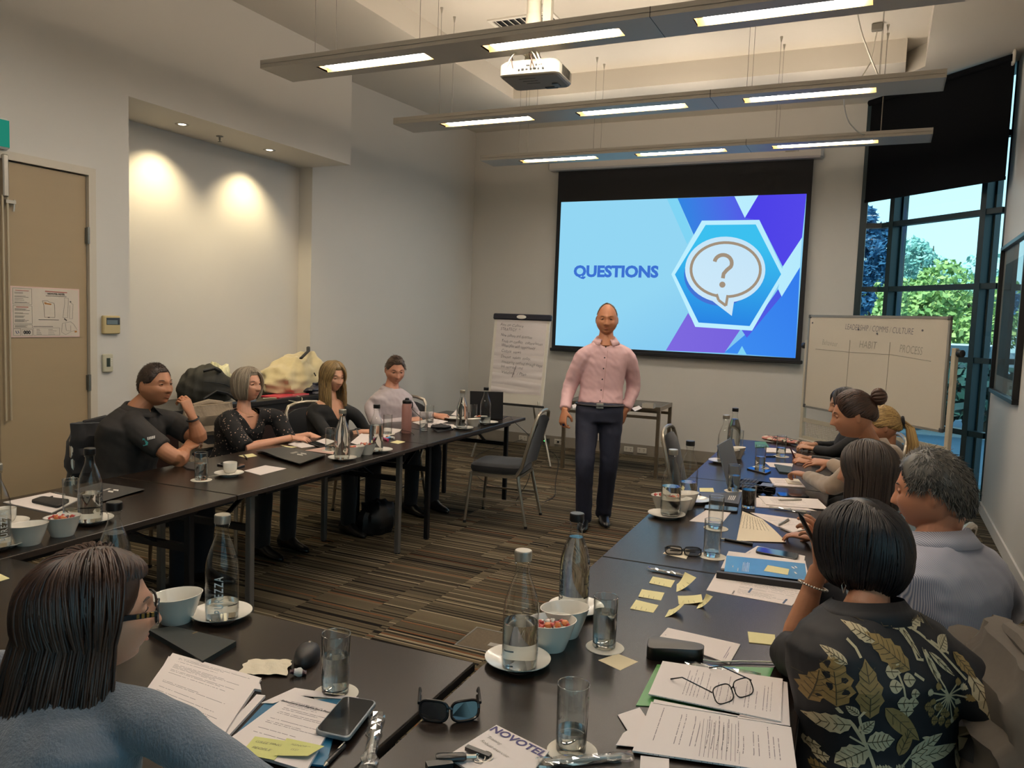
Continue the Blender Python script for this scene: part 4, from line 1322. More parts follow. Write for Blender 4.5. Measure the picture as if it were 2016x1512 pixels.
# power points in the skirting
m_sock = mat('socket_plate', '#cfc8ba', 0.4)
for k, (x, lab) in enumerate(((-4.21, 'wall socket furthest left in the back skirting, behind the far table'), (-3.884, 'charger with a green light in the back skirting'), (-3.706, 'wall socket left of the side table leg'), (-2.95, 'wall socket half hidden by the standing man'), (-2.773, 'wall socket just right of the standing man'), (-2.605, 'rightmost wall socket under the side table'))):
 t = thing('wall_socket', lab, 'socket', (x, YB - 0.014, 0.068), group='sockets in the back skirting')
 b = MB(); b.box((-0.058, -0.01, -0.034), (0.058, 0, 0.034), bev=0.003); b.obj('plate', m_sock if k != 1 else m_steel, t)
 b = MB()
 for s in (-0.028, 0.028):
  b.box((s - 0.008, -0.0108, 0.006), (s - 0.003, -0.0098, 0.016)); b.box((s + 0.003, -0.0108, 0.006), (s + 0.008, -0.0098, 0.016)); b.box((s - 0.0025, -0.0108, -0.014), (s + 0.0025, -0.0098, -0.004))
 b.obj('pin_holes', m_black, t)
 if k == 1:
  b = MB(); b.box((-0.02, -0.05, -0.02), (0.025, -0.0098, 0.02), bev=0.004); a_ = b.obj('adaptor', m_black, t)
  b = MB(); b.ellipsoid((0.0, -0.052, 0.0), (0.008, 0.004, 0.008)); b.obj('indicator', emis('green_led', '#4dff7a', 2.5), a_)
 if k == 2:
  b = MB(); b.box((-0.012, -0.03, -0.014), (0.012, -0.0098, 0.014), bev=0.003); b.obj('plug', m_black, t)
# floor box lid
t = thing('floor_box', 'carpeted floor box lid with metal rim near the front tables', 'floor box', (*onz(962, 1262, 0.0).xy, 0.0), TA)
b = MB()
for lo, hi in (((-0.13, -0.13, 0), (0.13, -0.12, 0.004)), ((-0.13, 0.12, 0), (0.13, 0.13, 0.004)), ((-0.13, -0.12, 0), (-0.12, 0.12, 0.004)), ((0.12, -0.12, 0), (0.13, 0.12, 0.004))):
 b.box(lo, hi)
b.obj('rim', m_steel, t)
b = MB(); b.box((-0.12, -0.12, 0.0), (0.12, 0.12, 0.003)); b.obj('lid', mat('lid_carpet', '#5a4f3f', 0.95, noise=0.3, nscale=80), t)
b = MB(); b.box((0.02, -0.06, 0.003), (0.09, -0.02, 0.005)); b.obj('lid_handle', m_alu, t)
# ================================================================== TABLETOP: BOTTLES, GLASSES, CROCKERY
m_glass = thin_glass('clear_glass', (0.97, 0.98, 0.97), 1.0, 0.035, edge=0.42)
m_glassb = mat('thick_glass', '#f2f4f2', 0.05)
m_glassb.node_tree.nodes['Principled BSDF'].inputs['Transmission Weight'].default_value = 1.0
m_glassb.node_tree.nodes['Principled BSDF'].inputs['IOR'].default_value = 1.45
m_water = mat('water', '#f6f8f7', 0.0)
m_water.node_tree.nodes['Principled BSDF'].inputs['Transmission Weight'].default_value = 1.0
m_water.node_tree.nodes['Principled BSDF'].inputs['IOR'].default_value = 1.333
m_cola = mat('dark_cola', '#1a0d08', 0.05)
m_china = mat('white_china', '#e0d9cc', 0.18, spec=0.6, coat=0.3)
m_capb = mat('black_cap', '#0c0c0e', 0.35)
m_caps = mat('silver_cap', '#b9b3a6', 0.32, 0.8)
m_prw = mat('print_white', '#d8d8d4', 0.5); m_prb = mat('print_black', '#141416', 0.5)
m_card = mat('coaster_card', '#d8cfbd', 0.8)
BOT = [(0.0, 0.0), (0.040, 0.0), (0.0445, 0.006), (0.0455, 0.03), (0.0455, 0.150), (0.0435, 0.172), (0.037, 0.198), (0.027, 0.225), (0.0195, 0.245), (0.0172, 0.258), (0.0172, 0.272), (0.0205, 0.274), (0.0205, 0.280), (0.0172, 0.282), (0.0172, 0.288)]
def brad(z):
 for a, c in zip(BOT[1:-1], BOT[2:]):
  if a[1] <= z <= c[1] and c[1] > a[1]:
   return a[0] + (c[0] - a[0]) * (z - a[1]) / (c[1] - a[1])
 return 0.017
_bm = {}
def bottle(px, py, cap, level, label, rot=0.0, z=TT + 0.008):
 p = onz(px, py, z)
 t = thing('water_bottle', label, 'bottle', (p.x, p.y, z), rot, 'glass water bottles on the tables')
 if cap not in _bm:
  b = MB(); b.lathe(BOT, 32); g = b.mesh('bottle_glass', m_glass, smooth=0.6)
  b = MB(); b.lathe([(0, 0.283), (0.0215, 0.283), (0.022, 0.285), (0.022, 0.305), (0.0205, 0.3075), (0, 0.3075)], 28); c = b.mesh('cap', m_capb if cap == 'b' else m_caps, smooth=0.5)
  # vertical lettering wrapped round the glass
  me = text_mesh('PUREZZA', 0.034, 0, 0.0004, 'LEFT', 1.25)
  xs = [v.co.x for v in me.vertices]; k = 0.105 / (max(xs) - min(xs))
  for v in me.vertices:
   zz_ = 0.035 + v.co.x * k
   a = -v.co.y / 0.046
   v.co = Vector((0.0462 * math.cos(a), 0.0462 * math.sin(a), zz_))
  me.materials.append(m_prw if cap == 's' else m_prb)
  b = MB()
  for (z0, z1) in ((0.030, 0.034), ) if cap == 's' else ((0.055, 0.059), (0.098, 0.101)):
   for k_ in range(9):
    a0 = PI * 0.55 + k_ * 0.16; a1 = a0 + (0.16 if z0 < 0.09 else 0.09)
    b.add([(0.0462 * math.cos(a0), 0.0462 * math.sin(a0), z0), (0.0462 * math.cos(a1), 0.0462 * math.sin(a1), z0), (0.0462 * math.cos(a1), 0.0462 * math.sin(a1), z1), (0.0462 * math.cos(a0), 0.0462 * math.sin(a0), z1)], [(0, 1, 2, 3)])
  gl = b.mesh('printed_band', m_prw if cap == 's' else m_prb)
  _bm[cap] = (g, c, me, gl)
 g, c, tx, gl = _bm[cap]
 go = link('glass', g, t); link('cap', c, t)
 link('lettering', tx, go); link('printed_band', gl, go)
 b = MB(); b.lathe([(0, 0.001), (0.039, 0.001), (0.043, 0.006), (0.043, 0.009), (0.0, 0.012)], 24); b.obj('base', m_glassb, go, smooth=0.6)
 if level > 0.02:
  pr = [(0, 0.013), (0.0425, 0.0125)]
  for z_ in np.linspace(0.03, level, 6):
   pr.append((max(brad(z_) - 0.0022, 0.01), float(z_)))
  pr.append((0, level))
  b = MB(); b.lathe(pr, 28); b.obj('water', m_water, t, smooth=0.6)
 return t
def saucer(px, py, label, r=0.086, z=TT, group='white saucers'):
 p = onz(px, py, z)
 b = MB(); b.lathe([(0, 0.002), (r * 0.55, 0.002), (r * 0.6, 0.0), (r * 0.62, 0.0), (r * 0.66, 0.004), (r, 0.016), (r * 1.0, 0.018), (r * 0.97, 0.0175), (r * 0.66, 0.0085), (r * 0.5, 0.0065), (0, 0.0065)], 36)
 o = b.obj('saucer', m_china, None, smooth=0.6, loc=(p.x, p.y, z))
 return tag(o, label, 'saucer', group)
def bowl(px, py, label, r=0.066, h=0.074, z=TT, filled=0, rot=0.0):
 p = onz(px, py, z)
 b = MB()
 b.lathe([(0, 0.003), (r * 0.50, 0.003), (r * 0.54, 0.0), (r * 0.60, 0.0), (r * 0.64, 0.006), (r * 0.82, h * 0.52), (r * 0.985, h * 0.985), (r, h), (r * 0.975, h * 1.005), (r * 0.95, h * 0.985), (r * 0.78, h * 0.5), (r * 0.58, 0.012), (r * 0.4, 0.009), (0, 0.008)], 36)
 for i, v in enumerate(b.v):   # the rim dips: one side slightly lower
  k = v[2] / h
  b.v[i] = (v[0] * (1 + 0.05 * k), v[1] * (1 - 0.03 * k), v[2] * (1 + 0.08 * k * v[0] / r))
 o = b.obj('bowl', m_china, None, smooth=0.6, loc=(p.x, p.y, z))
 o.rotation_euler = (0, 0, rot)
 tag(o, label, 'bowl', 'white sweet bowls')
 return o
m_w1 = mat('wrapper_white', '#ddd5cb', 0.5); m_w2 = mat('wrapper_red', '#a83a35', 0.4); m_w3 = mat('wrapper_orange', '#c0713f', 0.4); m_w4 = mat('wrapper_maroon', '#3c1f26', 0.4)
def wrapper(x, y, z, s, label, group, seed, kind=0):
 # twisted sweet wrapper: crumpled middle and two fanned ends
 rnd = random.Random(seed)
 t = thing('sweet_wrapper', label, 'wrapper', (x, y, z), rnd.random() * 6.28, group)
 t.rotation_euler = (rnd.uniform(-0.5, 0.5), rnd.uniform(-0.5, 0.5), rnd.random() * 6.28)
 b = MB(); rings = []
 for k in range(9):
  u = k / 8 * 2 - 1
  r = s * (0.42 * (1 - abs(u) ** 2.2) + 0.07) if abs(u) < 0.8 else s * (0.08 + (abs(u) - 0.8) * 1.5)
  rings.append([(u * s, r * math.cos(a) * (1 if abs(u) < 0.8 else 1.4) * rnd.uniform(0.8, 1.2), r * math.sin(a) * (1 if abs(u) < 0.8 else 0.3) * rnd.uniform(0.7, 1.3)) for a in [2 * PI * q / 8 for q in range(8)]])
 b.loft(rings[2:7]); b.obj('sweet', (m_w1, m_w2, m_w3)[kind % 3], t, smooth=True)
 for e in (rings[:3], rings[6:]):
  b = MB(); b.loft(e); b.obj('twist', (m_w4, m_w1, m_w2)[kind % 3], t, smooth=True)
 return t
def fill_bowl(o, n, where, h=0.062):
 for k in range(n):
  a = k * 2.4; r = 0.008 + 0.034 * math.sqrt(k / n)
  wrapper(o.location.x + r * math.cos(a), o.location.y + r * math.sin(a), o.location.z + h + 0.006 * (k % 3), 0.017, ('white', 'red', 'orange')[k % 3] + ' wrapped sweet heaped in ' + where, 'wrapped sweets in ' + where, k * 7 + n, k)
def tumbler(px, py, level, label, z=TT + 0.002, r=0.0335, h=0.142, liquid=None, coaster=True, clabel=None):
 p = onz(px, py, z)
 if coaster:
  b = MB(); b.lathe([(0, 0), (0.052, 0), (0.053, 0.001), (0.052, 0.002), (0, 0.002)], 32)
  tag(b.obj('coaster', m_card, None, smooth=0.5, loc=(p.x + 0.004, p.y - 0.003, TT if z < TT + 0.004 else z - 0.002)), clabel or ('round card coaster under the ' + label.split(' glass')[0].split(' tumbler')[0] + ' glass')[:95], 'coaster', 'round paper coasters')
 t = thing('tumbler', label, 'glass', (p.x, p.y, z), 0, 'straight water glasses')
 b = MB(); b.lathe([(r * 0.93, 0.0), (r * 0.955, 0.02), (r, h), (r * 0.985, h + 0.001), (r * 0.965, h), (r * 0.9, 0.014), (0, 0.012)], 32); b.obj('glass', m_glass, t, smooth=0.7)
 b = MB(); b.lathe([(0, 0.0005), (r * 0.92, 0.0005), (r * 0.93, 0.003), (r * 0.90, 0.0115), (r * 0.5, 0.0135), (0, 0.010)], 28); b.obj('thick_base', m_glassb, t, smooth=0.6)
 b = MB()
 b.tube([(r * 0.99 * math.cos(2 * PI * k / 32), r * 0.99 * math.sin(2 * PI * k / 32), h) for k in range(33)], 0.0009, 5, cap=False); b.obj('rim', m_glassb, t, smooth=True)
 if level > 0:
  lw = lambda z_: r * (0.90 + 0.065 * (z_ - 0.014) / (h - 0.014)) - 0.0006
  b = MB(); b.lathe([(0, 0.015), (lw(0.0145), 0.0145), (lw(level), level), (0, level)], 28); b.obj('liquid' if liquid else 'water', liquid or m_water, t, smooth=0.6)
 return t
# left tables
saucer(179, 1027, 'white saucer under the black-capped bottle by the sweet bowl at far left')
bottle(178, 1030, 'b', 0.125, 'black-capped water bottle, half full, left of the folder on the left table', 0.5)
b_ = bowl(123, 1053, 'white bowl of wrapped sweets beside the bottle at far left')
fill_bowl(b_, 9, 'the far left bowl')
bowl(55.5, 1070, 'empty white bowl at the left edge of the photo', 0.068)
tumbler(140, 1008, 0.0, 'empty glass behind the black-capped bottle at far left')
saucer(16, 1033, 'white saucer under the cup at the left edge', 0.075)
def cup(px, py, label, rot, z=TT + 0.007):
 p = onz(px, py, z)
 t = thing('cup', label, 'cup', (p.x, p.y, z), rot, 'white coffee cups')
 b = MB(); b.lathe([(0, 0.001), (0.022, 0.001), (0.024, 0.0), (0.030, 0.006), (0.0355, 0.02), (0.037, 0.055), (0.0365, 0.056), (0.0345, 0.053), (0.033, 0.02), (0.026, 0.008), (0, 0.006)], 32); b.obj('bowl', m_china, t, smooth=0.6)
 b = MB(); b.tube([(0.035, 0, 0.046), (0.05, 0, 0.049), (0.058, 0, 0.038), (0.054, 0, 0.024), (0.034, 0, 0.016)], 0.0038, 8); b.obj('handle', m_china, t, smooth=True)
 b = MB(); b.lathe([(0, 0.042), (0.0335, 0.042)], 24); b.obj('coffee_dregs', mat('coffee_stain', '#a58a6a', 0.4), t)
 return t
cup(12, 1027, 'white cup on a saucer at the left edge beside the empty bowl', 2.8)
saucer(-1, 1075, 'white saucer cut off by the left edge of the photo')
bottle(-6, 1080, 's', 0.1, 'silver-capped bottle cut off by the left edge of the photo', 0)
tumbler(396, 944, 0.085, 'two-thirds full glass in front of the man in the dark polo')
saucer(451, 936, 'white saucer under the coffee cup left of the folders', 0.076)
cup(453, 930, 'white coffee cup on a saucer in front of the man in the dark polo', 2.6)
# teaspoon on the saucer
def spoon(px, py, ang, label, z):
 p = onz(px, py, z)
 t = thing('teaspoon', label, 'spoon', (p.x, p.y, z), ang)
 b = MB(); b.bar((-0.055, 0, 0.003), (0.03, 0, 0.004), 0.005, 0.0018); b.obj('handle', m_caps, t)
 b = MB(); b.ellipsoid((0.043, 0, 0.004), (0.017, 0.011, 0.003)); b.obj('bowl', m_caps, t, smooth=True)
spoon(431, 937, 1.2, 'steel teaspoon lying on the coffee cup saucer', TT + 0.014)
saucer(674, 905, 'white saucer under the silver-capped bottle right of the grey folders')
bottle(673, 906, 's', 0.265, 'full silver-capped bottle on the left row, right of the grey folders', 0.8)
saucer(747, 889, 'white saucer under the black-capped bottle between the bowls and highlighters')
bottle(740, 890, 'b', 0.175, 'black-capped bottle in front of the woman in the black blazer', 1.1)
b_ = bowl(699, 899, 'white bowl of sweets nearer the silver-capped bottle on the left row', 0.058, 0.065); fill_bowl(b_, 5, 'the near bowl of the middle left pair', 0.052)
b_ = bowl(722, 894, 'white bowl heaped with wrappers under the black-capped bottle on the left row', 0.058, 0.065); fill_bowl(b_, 6, 'the far bowl of the middle left pair', 0.056)
tumbler(650, 886, 0.03, 'nearly empty glass left of the silver-capped bottle on the left row')
tumbler(763, 854, 0.0, 'empty glass behind the black-capped bottle near the blazer woman')
tumbler(834, 847, 0.05, 'glass right of the pink flask', coaster=False)
tumbler(846, 832, 0.03, 'glass partly hidden behind the glass near the pink flask', coaster=False)
saucer(911, 845, 'white saucer under the silver-capped bottle at the far left table end')
bottle(909, 844, 's', 0.25, 'full silver-capped bottle in front of the black laptop', 0.9)
saucer(961, 834, 'white saucer under the bottle furthest along the left row')
bottle(955, 835, 'b', 0.06, 'black-capped bottle in front of the right half of the black laptop', 1.0)
b_ = bowl(932, 839, 'white bowl in front of the black laptop, left of the pair', 0.058, 0.062)
b_ = bowl(946, 834, 'white bowl of sweets in front of the laptop, right of the pair', 0.056, 0.062); fill_bowl(b_, 5, 'the laptop bowl', 0.052)
tumbler(932, 829, 0.0, 'empty glass by the left edge of the black laptop', coaster=False)
saucer(895, 826, 'white saucer with nothing on it behind the far left bottle')
# front table
saucer(436, 1214, 'white saucer under the silver-capped bottle on the front table')
bottle(437, 1221, 's', 0.055, 'silver-capped bottle, nearly empty, on the front table', -0.95)
bowl(347, 1222, 'empty white bowl on the front table by the dark-haired woman', 0.069, 0.078, rot=0.4)
saucer(226, 1186, 'white saucer hidden behind the dark hair of the front woman')
bottle(226, 1188, 'b', 0.215, 'black-capped bottle rising behind the head of the front woman', 0.2)
tumbler(660, 1362, 0.09, 'half full glass on the front table beside the mouse', clabel='round paper coaster under the glass beside the mouse')
# right tables
saucer(1019, 1306, 'white saucer under the near silver-capped bottle on the right table')
bottle(1022, 1316, 's', 0.125, 'half full silver-capped bottle nearest the camera on the right table', 0.4)
saucer(1134, 1202, 'white saucer under the full black-capped bottle in the centre')
bottle(1128, 1205, 'b', 0.235, 'full black-capped bottle near the inner corner of the right tables', -2.25)
b_ = bowl(1083, 1275, 'white bowl of wrapped sweets beside the near silver-capped bottle', 0.067, 0.078); fill_bowl(b_, 10, 'the near right bowl', 0.06)
bowl(1110, 1249, 'empty white bowl behind the near bowl of sweets on the right table', 0.068, 0.08)
tumbler(1189, 1272, 0.098, 'full glass of sparkling water on the right table near the corner', clabel='round paper coaster under the sparkling water glass')
tumbler(1124, 1475, 0.045, 'nearly empty glass at the bottom edge of the photo', clabel='round paper coaster at the bottom edge of the photo')
saucer(1312, 1017, 'white saucer under the silver-capped bottle at the near end of the far right table')
bottle(1319, 1013, 's', 0.135, 'half full silver-capped bottle in front of the empty right chair', 0.5)
saucer(1364, 988, 'white saucer under the black-capped bottle behind the right bowls')
bottle(1353, 987, 'b', 0.10, 'black-capped bottle, part full, in front of the empty right chair', 0.6)
b_ = bowl(1305, 1000, 'white bowl of sweets seen through the half full bottle', 0.058, 0.068); fill_bowl(b_, 6, 'the bowl behind the half full bottle', 0.055)
bowl(1336, 1010, 'smaller white bowl right of the half full silver-capped bottle', 0.058, 0.07)
bowl(1347, 1001, 'larger white bowl in front of the black-capped bottle by the right chair', 0.064, 0.078)
tumbler(1408, 1039, 0.0, 'empty glass standing on the handwritten cream sheet', clabel='round paper coaster under the glass by the handwritten sheet')
tumbler(1401, 1094, 0.02, 'empty glass beside the sunglasses on the napkin', clabel='round paper coaster right of the sunglasses on the napkin')
tumbler(1444, 966, 0.085, 'half full glass in front of the open silver laptop', clabel='round paper coaster by the open silver laptop')
tumbler(1496, 920, 0.07, 'glass behind the black phone on the far right table', clabel='round paper coaster beside the black phone')
tumbler(1537, 898, 0.06, 'glass in front of the floral pencil case', clabel='round paper coaster in front of the floral pencil case')
tumbler(1473, 999, 0.09, 'short glass of dark cola on the right table', r=0.036, h=0.115, liquid=m_cola, coaster=False)
saucer(1421, 911, 'white saucer under the furthest silver-capped bottle on the right row')
bottle(1425, 909, 's', 0.10, 'silver-capped bottle behind the silver laptop on the right row', 0.4)
saucer(1443, 889, 'white saucer under the furthest black-capped bottle on the right row')
bottle(1443, 888, 'b', 0.23, 'full black-capped bottle at the far end of the right row', 0.4)
bowl(1448, 902, 'white bowl right of the furthest bottles on the right row', 0.062, 0.074)
b_ = bowl(1438, 905, 'white bowl half hidden by the furthest silver-capped bottle', 0.056, 0.066)
tumbler(1453, 886, 0.0, 'empty glass hidden behind the furthest bottles on the right row', coaster=False)

# ================================================================== PAPERS
PGM = {}
def page_mat(key, base='#d9cdc6', nlines=34, x0=0.1, x1=0.9, y0=0.08, y1=0.92, ink='#4a4248', fill=0.42, gaps=0.28, seed=0.0, head=False):
 if key in PGM:
  return PGM[key]
 m = bpy.data.materials.new('printed_page')
 m.use_nodes = True
 nt = m.node_tree; N, L = nt.nodes, nt.links
 bs = N['Principled BSDF']; bs.inputs['Roughness'].default_value = 0.75; bs.inputs['Specular IOR Level'].default_value = 0.2
 uv = N.new('ShaderNodeUVMap'); sep = N.new('ShaderNodeSeparateXYZ'); L.new(uv.outputs[0], sep.inputs[0])
 def M(op, a, b_=None, c=None):
  n = N.new('ShaderNodeMath'); n.operation = op
  for i, v in enumerate((a, b_, c)):
   if v is None: continue
   if isinstance(v, (int, float)): n.inputs[i].default_value = v
   else: L.new(v, n.inputs[i])
  return n.outputs[0]
 u, v = sep.outputs[0], sep.outputs[1]
 row = M('MULTIPLY', v, nlines)
 fr = M('FRACT', row); fl = M('FLOOR', row)
 inl = M('LESS_THAN', fr, fill)
 wn1 = N.new('ShaderNodeTexWhiteNoise'); wn1.noise_dimensions = '1D'; L.new(M('ADD', fl, seed), wn1.inputs['W'])
 ln = M('MULTIPLY_ADD', wn1.outputs['Value'], 0.55, 0.5)
 ln = M('MINIMUM', ln, 1.0)
 xe = M('MULTIPLY_ADD', ln, x1 - x0, x0)
 okx = M('MULTIPLY', M('GREATER_THAN', u, x0), M('LESS_THAN', u, xe))
 oky = M('MULTIPLY', M('GREATER_THAN', v, y0), M('LESS_THAN', v, y1))
 wn2 = N.new('ShaderNodeTexWhiteNoise'); wn2.noise_dimensions = '1D'; L.new(M('ADD', fl, seed + 50.5), wn2.inputs['W'])
 notgap = M('GREATER_THAN', wn2.outputs['Value'], gaps)
 cmb = N.new('ShaderNodeCombineXYZ'); L.new(M('FLOOR', M('MULTIPLY', u, 95)), cmb.inputs[0]); L.new(fl, cmb.inputs[1])
 wn3 = N.new('ShaderNodeTexWhiteNoise'); wn3.noise_dimensions = '2D'; L.new(cmb.outputs[0], wn3.inputs['Vector'])
 word = M('GREATER_THAN', wn3.outputs['Value'], 0.16)
 k = M('MULTIPLY', M('MULTIPLY', inl, okx), M('MULTIPLY', M('MULTIPLY', oky, notgap), word))
 mx = N.new('ShaderNodeMix'); mx.data_type = 'RGBA'
 mx.inputs[6].default_value = (*lin(base), 1); mx.inputs[7].default_value = (*lin(ink), 1)
 L.new(M('MULTIPLY', k, 0.75), mx.inputs[0]); L.new(mx.outputs[2], bs.inputs['Base Color'])
 PGM[key] = m
 return m
m_blank = mat('blank_paper', '#d8ccc5', 0.75, noise=0.01, spec=0.2)
m_cream = mat('cream_paper', '#d6c7ad', 0.75, noise=0.02, spec=0.2)
m_sticky = mat('sticky_yellow', '#d9cf9c', 0.8, noise=0.02, spec=0.2)
def sheetP(name, label, cat, corners, z, t, m, conv=None, group=None, parent=None, curl=None, extra=None, n=(10, 14)):
 # a sheet or stack; corners TL, TR, BR, BL of the page as seen in the photograph, lying on the plane z
 C4 = [onz(*(conv(*c) if conv else c), z) for c in corners]
 def fn(u, v):
  p = (C4[0] * (1 - u) + C4[1] * u) * (1 - v) + (C4[3] * (1 - u) + C4[2] * u) * v
  p = p.copy(); p.z = z + t
  if curl: p.z += curl(u, v)
  return p
 b = MB()
 b.grid(fn, n[0] if curl else 1, n[1] if curl else 1)
 if t > 0.0011 or not curl:
  lo = [Vector((p.x, p.y, z)) for p in C4]
  hi = [fn(0, 0), fn(1, 0), fn(1, 1), fn(0, 1)]
  for i in range(4):
   j = (i + 1) % 4
   if not curl:
    b.add([lo[i], lo[j], hi[j], hi[i]], [(0, 1, 2, 3)])
  b.add(lo, [(0, 1, 2, 3)])
 o = b.obj(name, m, parent, smooth=bool(curl))
 if parent is None:
  tag(o, label, cat, group)
 o_fn = fn
 return o, fn
def on_page(fn, s, u, v, w_, m, parent, du=(1, 0), bold=0.0, name='lettering', shear=0.0, lift=0.0008, asp=1.0):
 # lettering on a page: starts at (u,v), runs w_ of the page width along direction du in page coords
 me = text_mesh(s, 0.1, 0, bold, 'LEFT', 1.0, shear)
 xs = [q.co.x for q in me.vertices]; k = 1.0 / (max(xs) - min(xs))
 o, ex = fn(u, v), fn(u + 0.01 * du[0], v + 0.01 * du[1]) - fn(u, v)
 ex = ex / 0.01 * w_
 nrm = Vector((0, 0, 1)); ey = nrm.cross(ex)
 for q in me.vertices:
  p = o + ex * (q.co.x * k) + ey * (q.co.y * k * asp); p.z = o.z + lift
  q.co = p
 me.materials.append(m)
 return link(name, me, parent)
zA = lambda x, y: (1216 + x / 5.538, 1240 + y / 5.538)
zB = lambda x, y: (1240 + x / 5.305, 1060 + y / 5.305)
zC = lambda x, y: (820 + x / 4.582, 1300 + y / 4.582)
zD = lambda x, y: (300 + x / 4.383, 1260 + y / 4.383)
zE = lambda x, y: (x / 6.72, 900 + y / 6.72)
zF = lambda x, y: (360 + x / 6.72, 860 + y / 6.72)
zG = lambda x, y: (1400 + x / 5.6, 820 + y / 5.6)
m_violet = mat('print_violet', '#3d3566', 0.6)
m_pencil = mat('pencil_grey', '#77705f', 0.7)
m_docink = mat('print_dark', '#3a3438', 0.6)
# stack under the spectacles (bottom right); text runs up the page side
GP = 'loose white documents on the right table'
tag(sheetP('document_folder', 'green plastic folder edge under the bottom right documents', 'folder', [(430, 385), (1700, 420), (1500, 900), (200, 830)], TT, 0.002, mat('green_plastic', '#4f8a48', 0.35), zA)[0])
st_, fA = sheetP('document', 'lower printed document with a ruled table, at the bottom right', 'document', [(365, 800), (1890, 1080), (1960, 1600), (160, 1335)], TT + 0.005, 0.004, page_mat('A', nlines=30, x0=0.22, x1=0.95, y0=0.1, y1=0.95, fill=0.16), zA, GP)
# the page's text is set sideways: lay it out with its own rotated copy
PGM['A'].node_tree.nodes['UV Map']
def rot_uv(o):
 ul = o.data.uv_layers[0]
 for d in ul.data:
  u, v = d.uv
  d.uv = (1 - v, u)
rot_uv(st_)
on_page(fA, 'Elements of Behaviours Creating a Culture Change', 0.655, 0.97, 0.9, m_docink, st_, (0, -0.26), 0.002, asp=0.9)
b = MB()
for k in range(9):
 u = 0.40 + 0.22 * k / 8
 a, c = fA(u, 0.17), fA(u + 0.01, 0.93)
 b.bar((a.x, a.y, a.z + 0.0006), (c.x, c.y, c.z + 0.0006), 0.0007, 0.0003)
b.obj('ruled_table', m_docink, st_)
sheetP('sheet', '', '', [(250, 1385), (560, 1420), (560, 1600), (240, 1560)], TT + 0.001, 0.003, m_blank, zA, parent=st_)
tag(sheetP('document', 'blank sheet poking out left of the bottom right documents', 'document', [(0, 930), (240, 850), (340, 1000), (190, 1230)], TT + 0.0022, 0.001, m_blank, zA, GP)[0])
tag(sheetP('document', 'blank sheet corner left of the lower printed document, above the foil wrap', 'document', [(60, 1130), (260, 1000), (420, 1300), (-20, 1260)], TT + 0.0034, 0.001, m_blank, zA, GP)[0])
su_, fU = sheetP('document', 'upper printed document carrying the dark spectacles', 'document', [(490, 350), (1800, 545), (1780, 1010), (335, 710)], TT + 0.011, 0.003, page_mat('B', nlines=36, x0=0.16, x1=0.9, y0=0.2, y1=0.92, fill=0.17, seed=4), zA, GP)
rot_uv(su_)
sheetP('sheet', '', '', [(1700, 540), (1850, 575), (1880, 1050), (1300, 960)], TT + 0.0095, 0.001, m_blank, zA, parent=su_)
sheetP('sheet', '', '', [(400, 760), (1000, 880), (1770, 1020), (385, 800)], TT + 0.0095, 0.001, m_blank, zA, parent=su_)
# workshop sheet and blue bound report
ws_, fW = sheetP('document', 'white workshop handout under the blue bound report', 'document', [(905, 360), (1840, 540), (1690, 705), (800, 542)], TT, 0.001, page_mat('W', nlines=20, x0=0.35, x1=0.97, y0=0.05, y1=0.9, fill=0.2, gaps=0.1, seed=9), zB, GP)
on_page(fW, 'WORKSHOP', 0.31, 0.97, 0.62, m_docink, ws_, (0, -0.30), 0.004, asp=1.0)
b = MB()
for (u, v) in ((0.47, 0.62), (0.9, 0.85)):
 P = [fW(u - 0.012, v - 0.13), fW(u + 0.012, v - 0.13), fW(u + 0.012, v + 0.13), fW(u - 0.012, v + 0.13)]
 b.add([(p.x, p.y, p.z + 0.0008) for p in P], [(0, 1, 2, 3)])
b.obj('printed_box', mat('print_navy', '#27405f', 0.5), ws_)
rp = thing('bound_report', 'blue bound report with a black spine on the right table', 'report')
sheetP('backing_pages', '', '', [(1030, 150), (1830, 250), (1870, 430), (950, 330)], TT + 0.0012, 0.007, m_blank, zB, parent=rp)
cv_, fC = sheetP('cover', '', '', [(1010, 180), (1830, 265), (1850, 440), (985, 345)], TT + 0.0085, 0.001, mat('report_blue', '#3f86b8', 0.25, noise=0.25, nscale=9), zB, parent=rp)
on_page(fC, 'LEADING', 0.10, 0.72, 0.42, m_prw, cv_, (0, -0.24), 0.004, asp=0.9)
on_page(fC, 'CULTURE CHANGE', 0.165, 0.92, 0.82, m_prw, cv_, (0, -0.24), 0.004, asp=0.9)
b = MB()
for k in range(5):
 a, c = fC(0.22 + 0.018 * k, 0.9), fC(0.225 + 0.018 * k, 0.35 - 0.04 * (k % 2))
 b.bar((a.x, a.y, a.z + 0.0008), (c.x, c.y, c.z + 0.0008), 0.0012, 0.0003)
for u, v, w_ in ((0.83, 0.3, 0.03), (0.87, 0.25, 0.02), (0.86, 0.6, 0.02)):
 a, c = fC(u, v), fC(u + w_, v + 0.1); b.bar((a.x, a.y, a.z + 0.0008), (c.x, c.y, c.z + 0.0008), 0.006, 0.0003)
o=b.obj('printed_lines', m_prw, cv_); o['kind'] = 'stuff'
S0, S1 = onz(*zB(905, 375), TT + 0.012), onz(*zB(1830, 500), TT + 0.012)
b = MB(); b.bar(S0, S1, 0.02, 0.022); b.obj('spine', m_black, rp)
sheetP('sticky_note', 'yellow sticky note on the blue bound report cover', 'sticky note', [(1440, 280), (1665, 322), (1650, 382), (1398, 340)], TT + 0.0098, 0.0008, m_sticky, zB, 'yellow sticky notes')
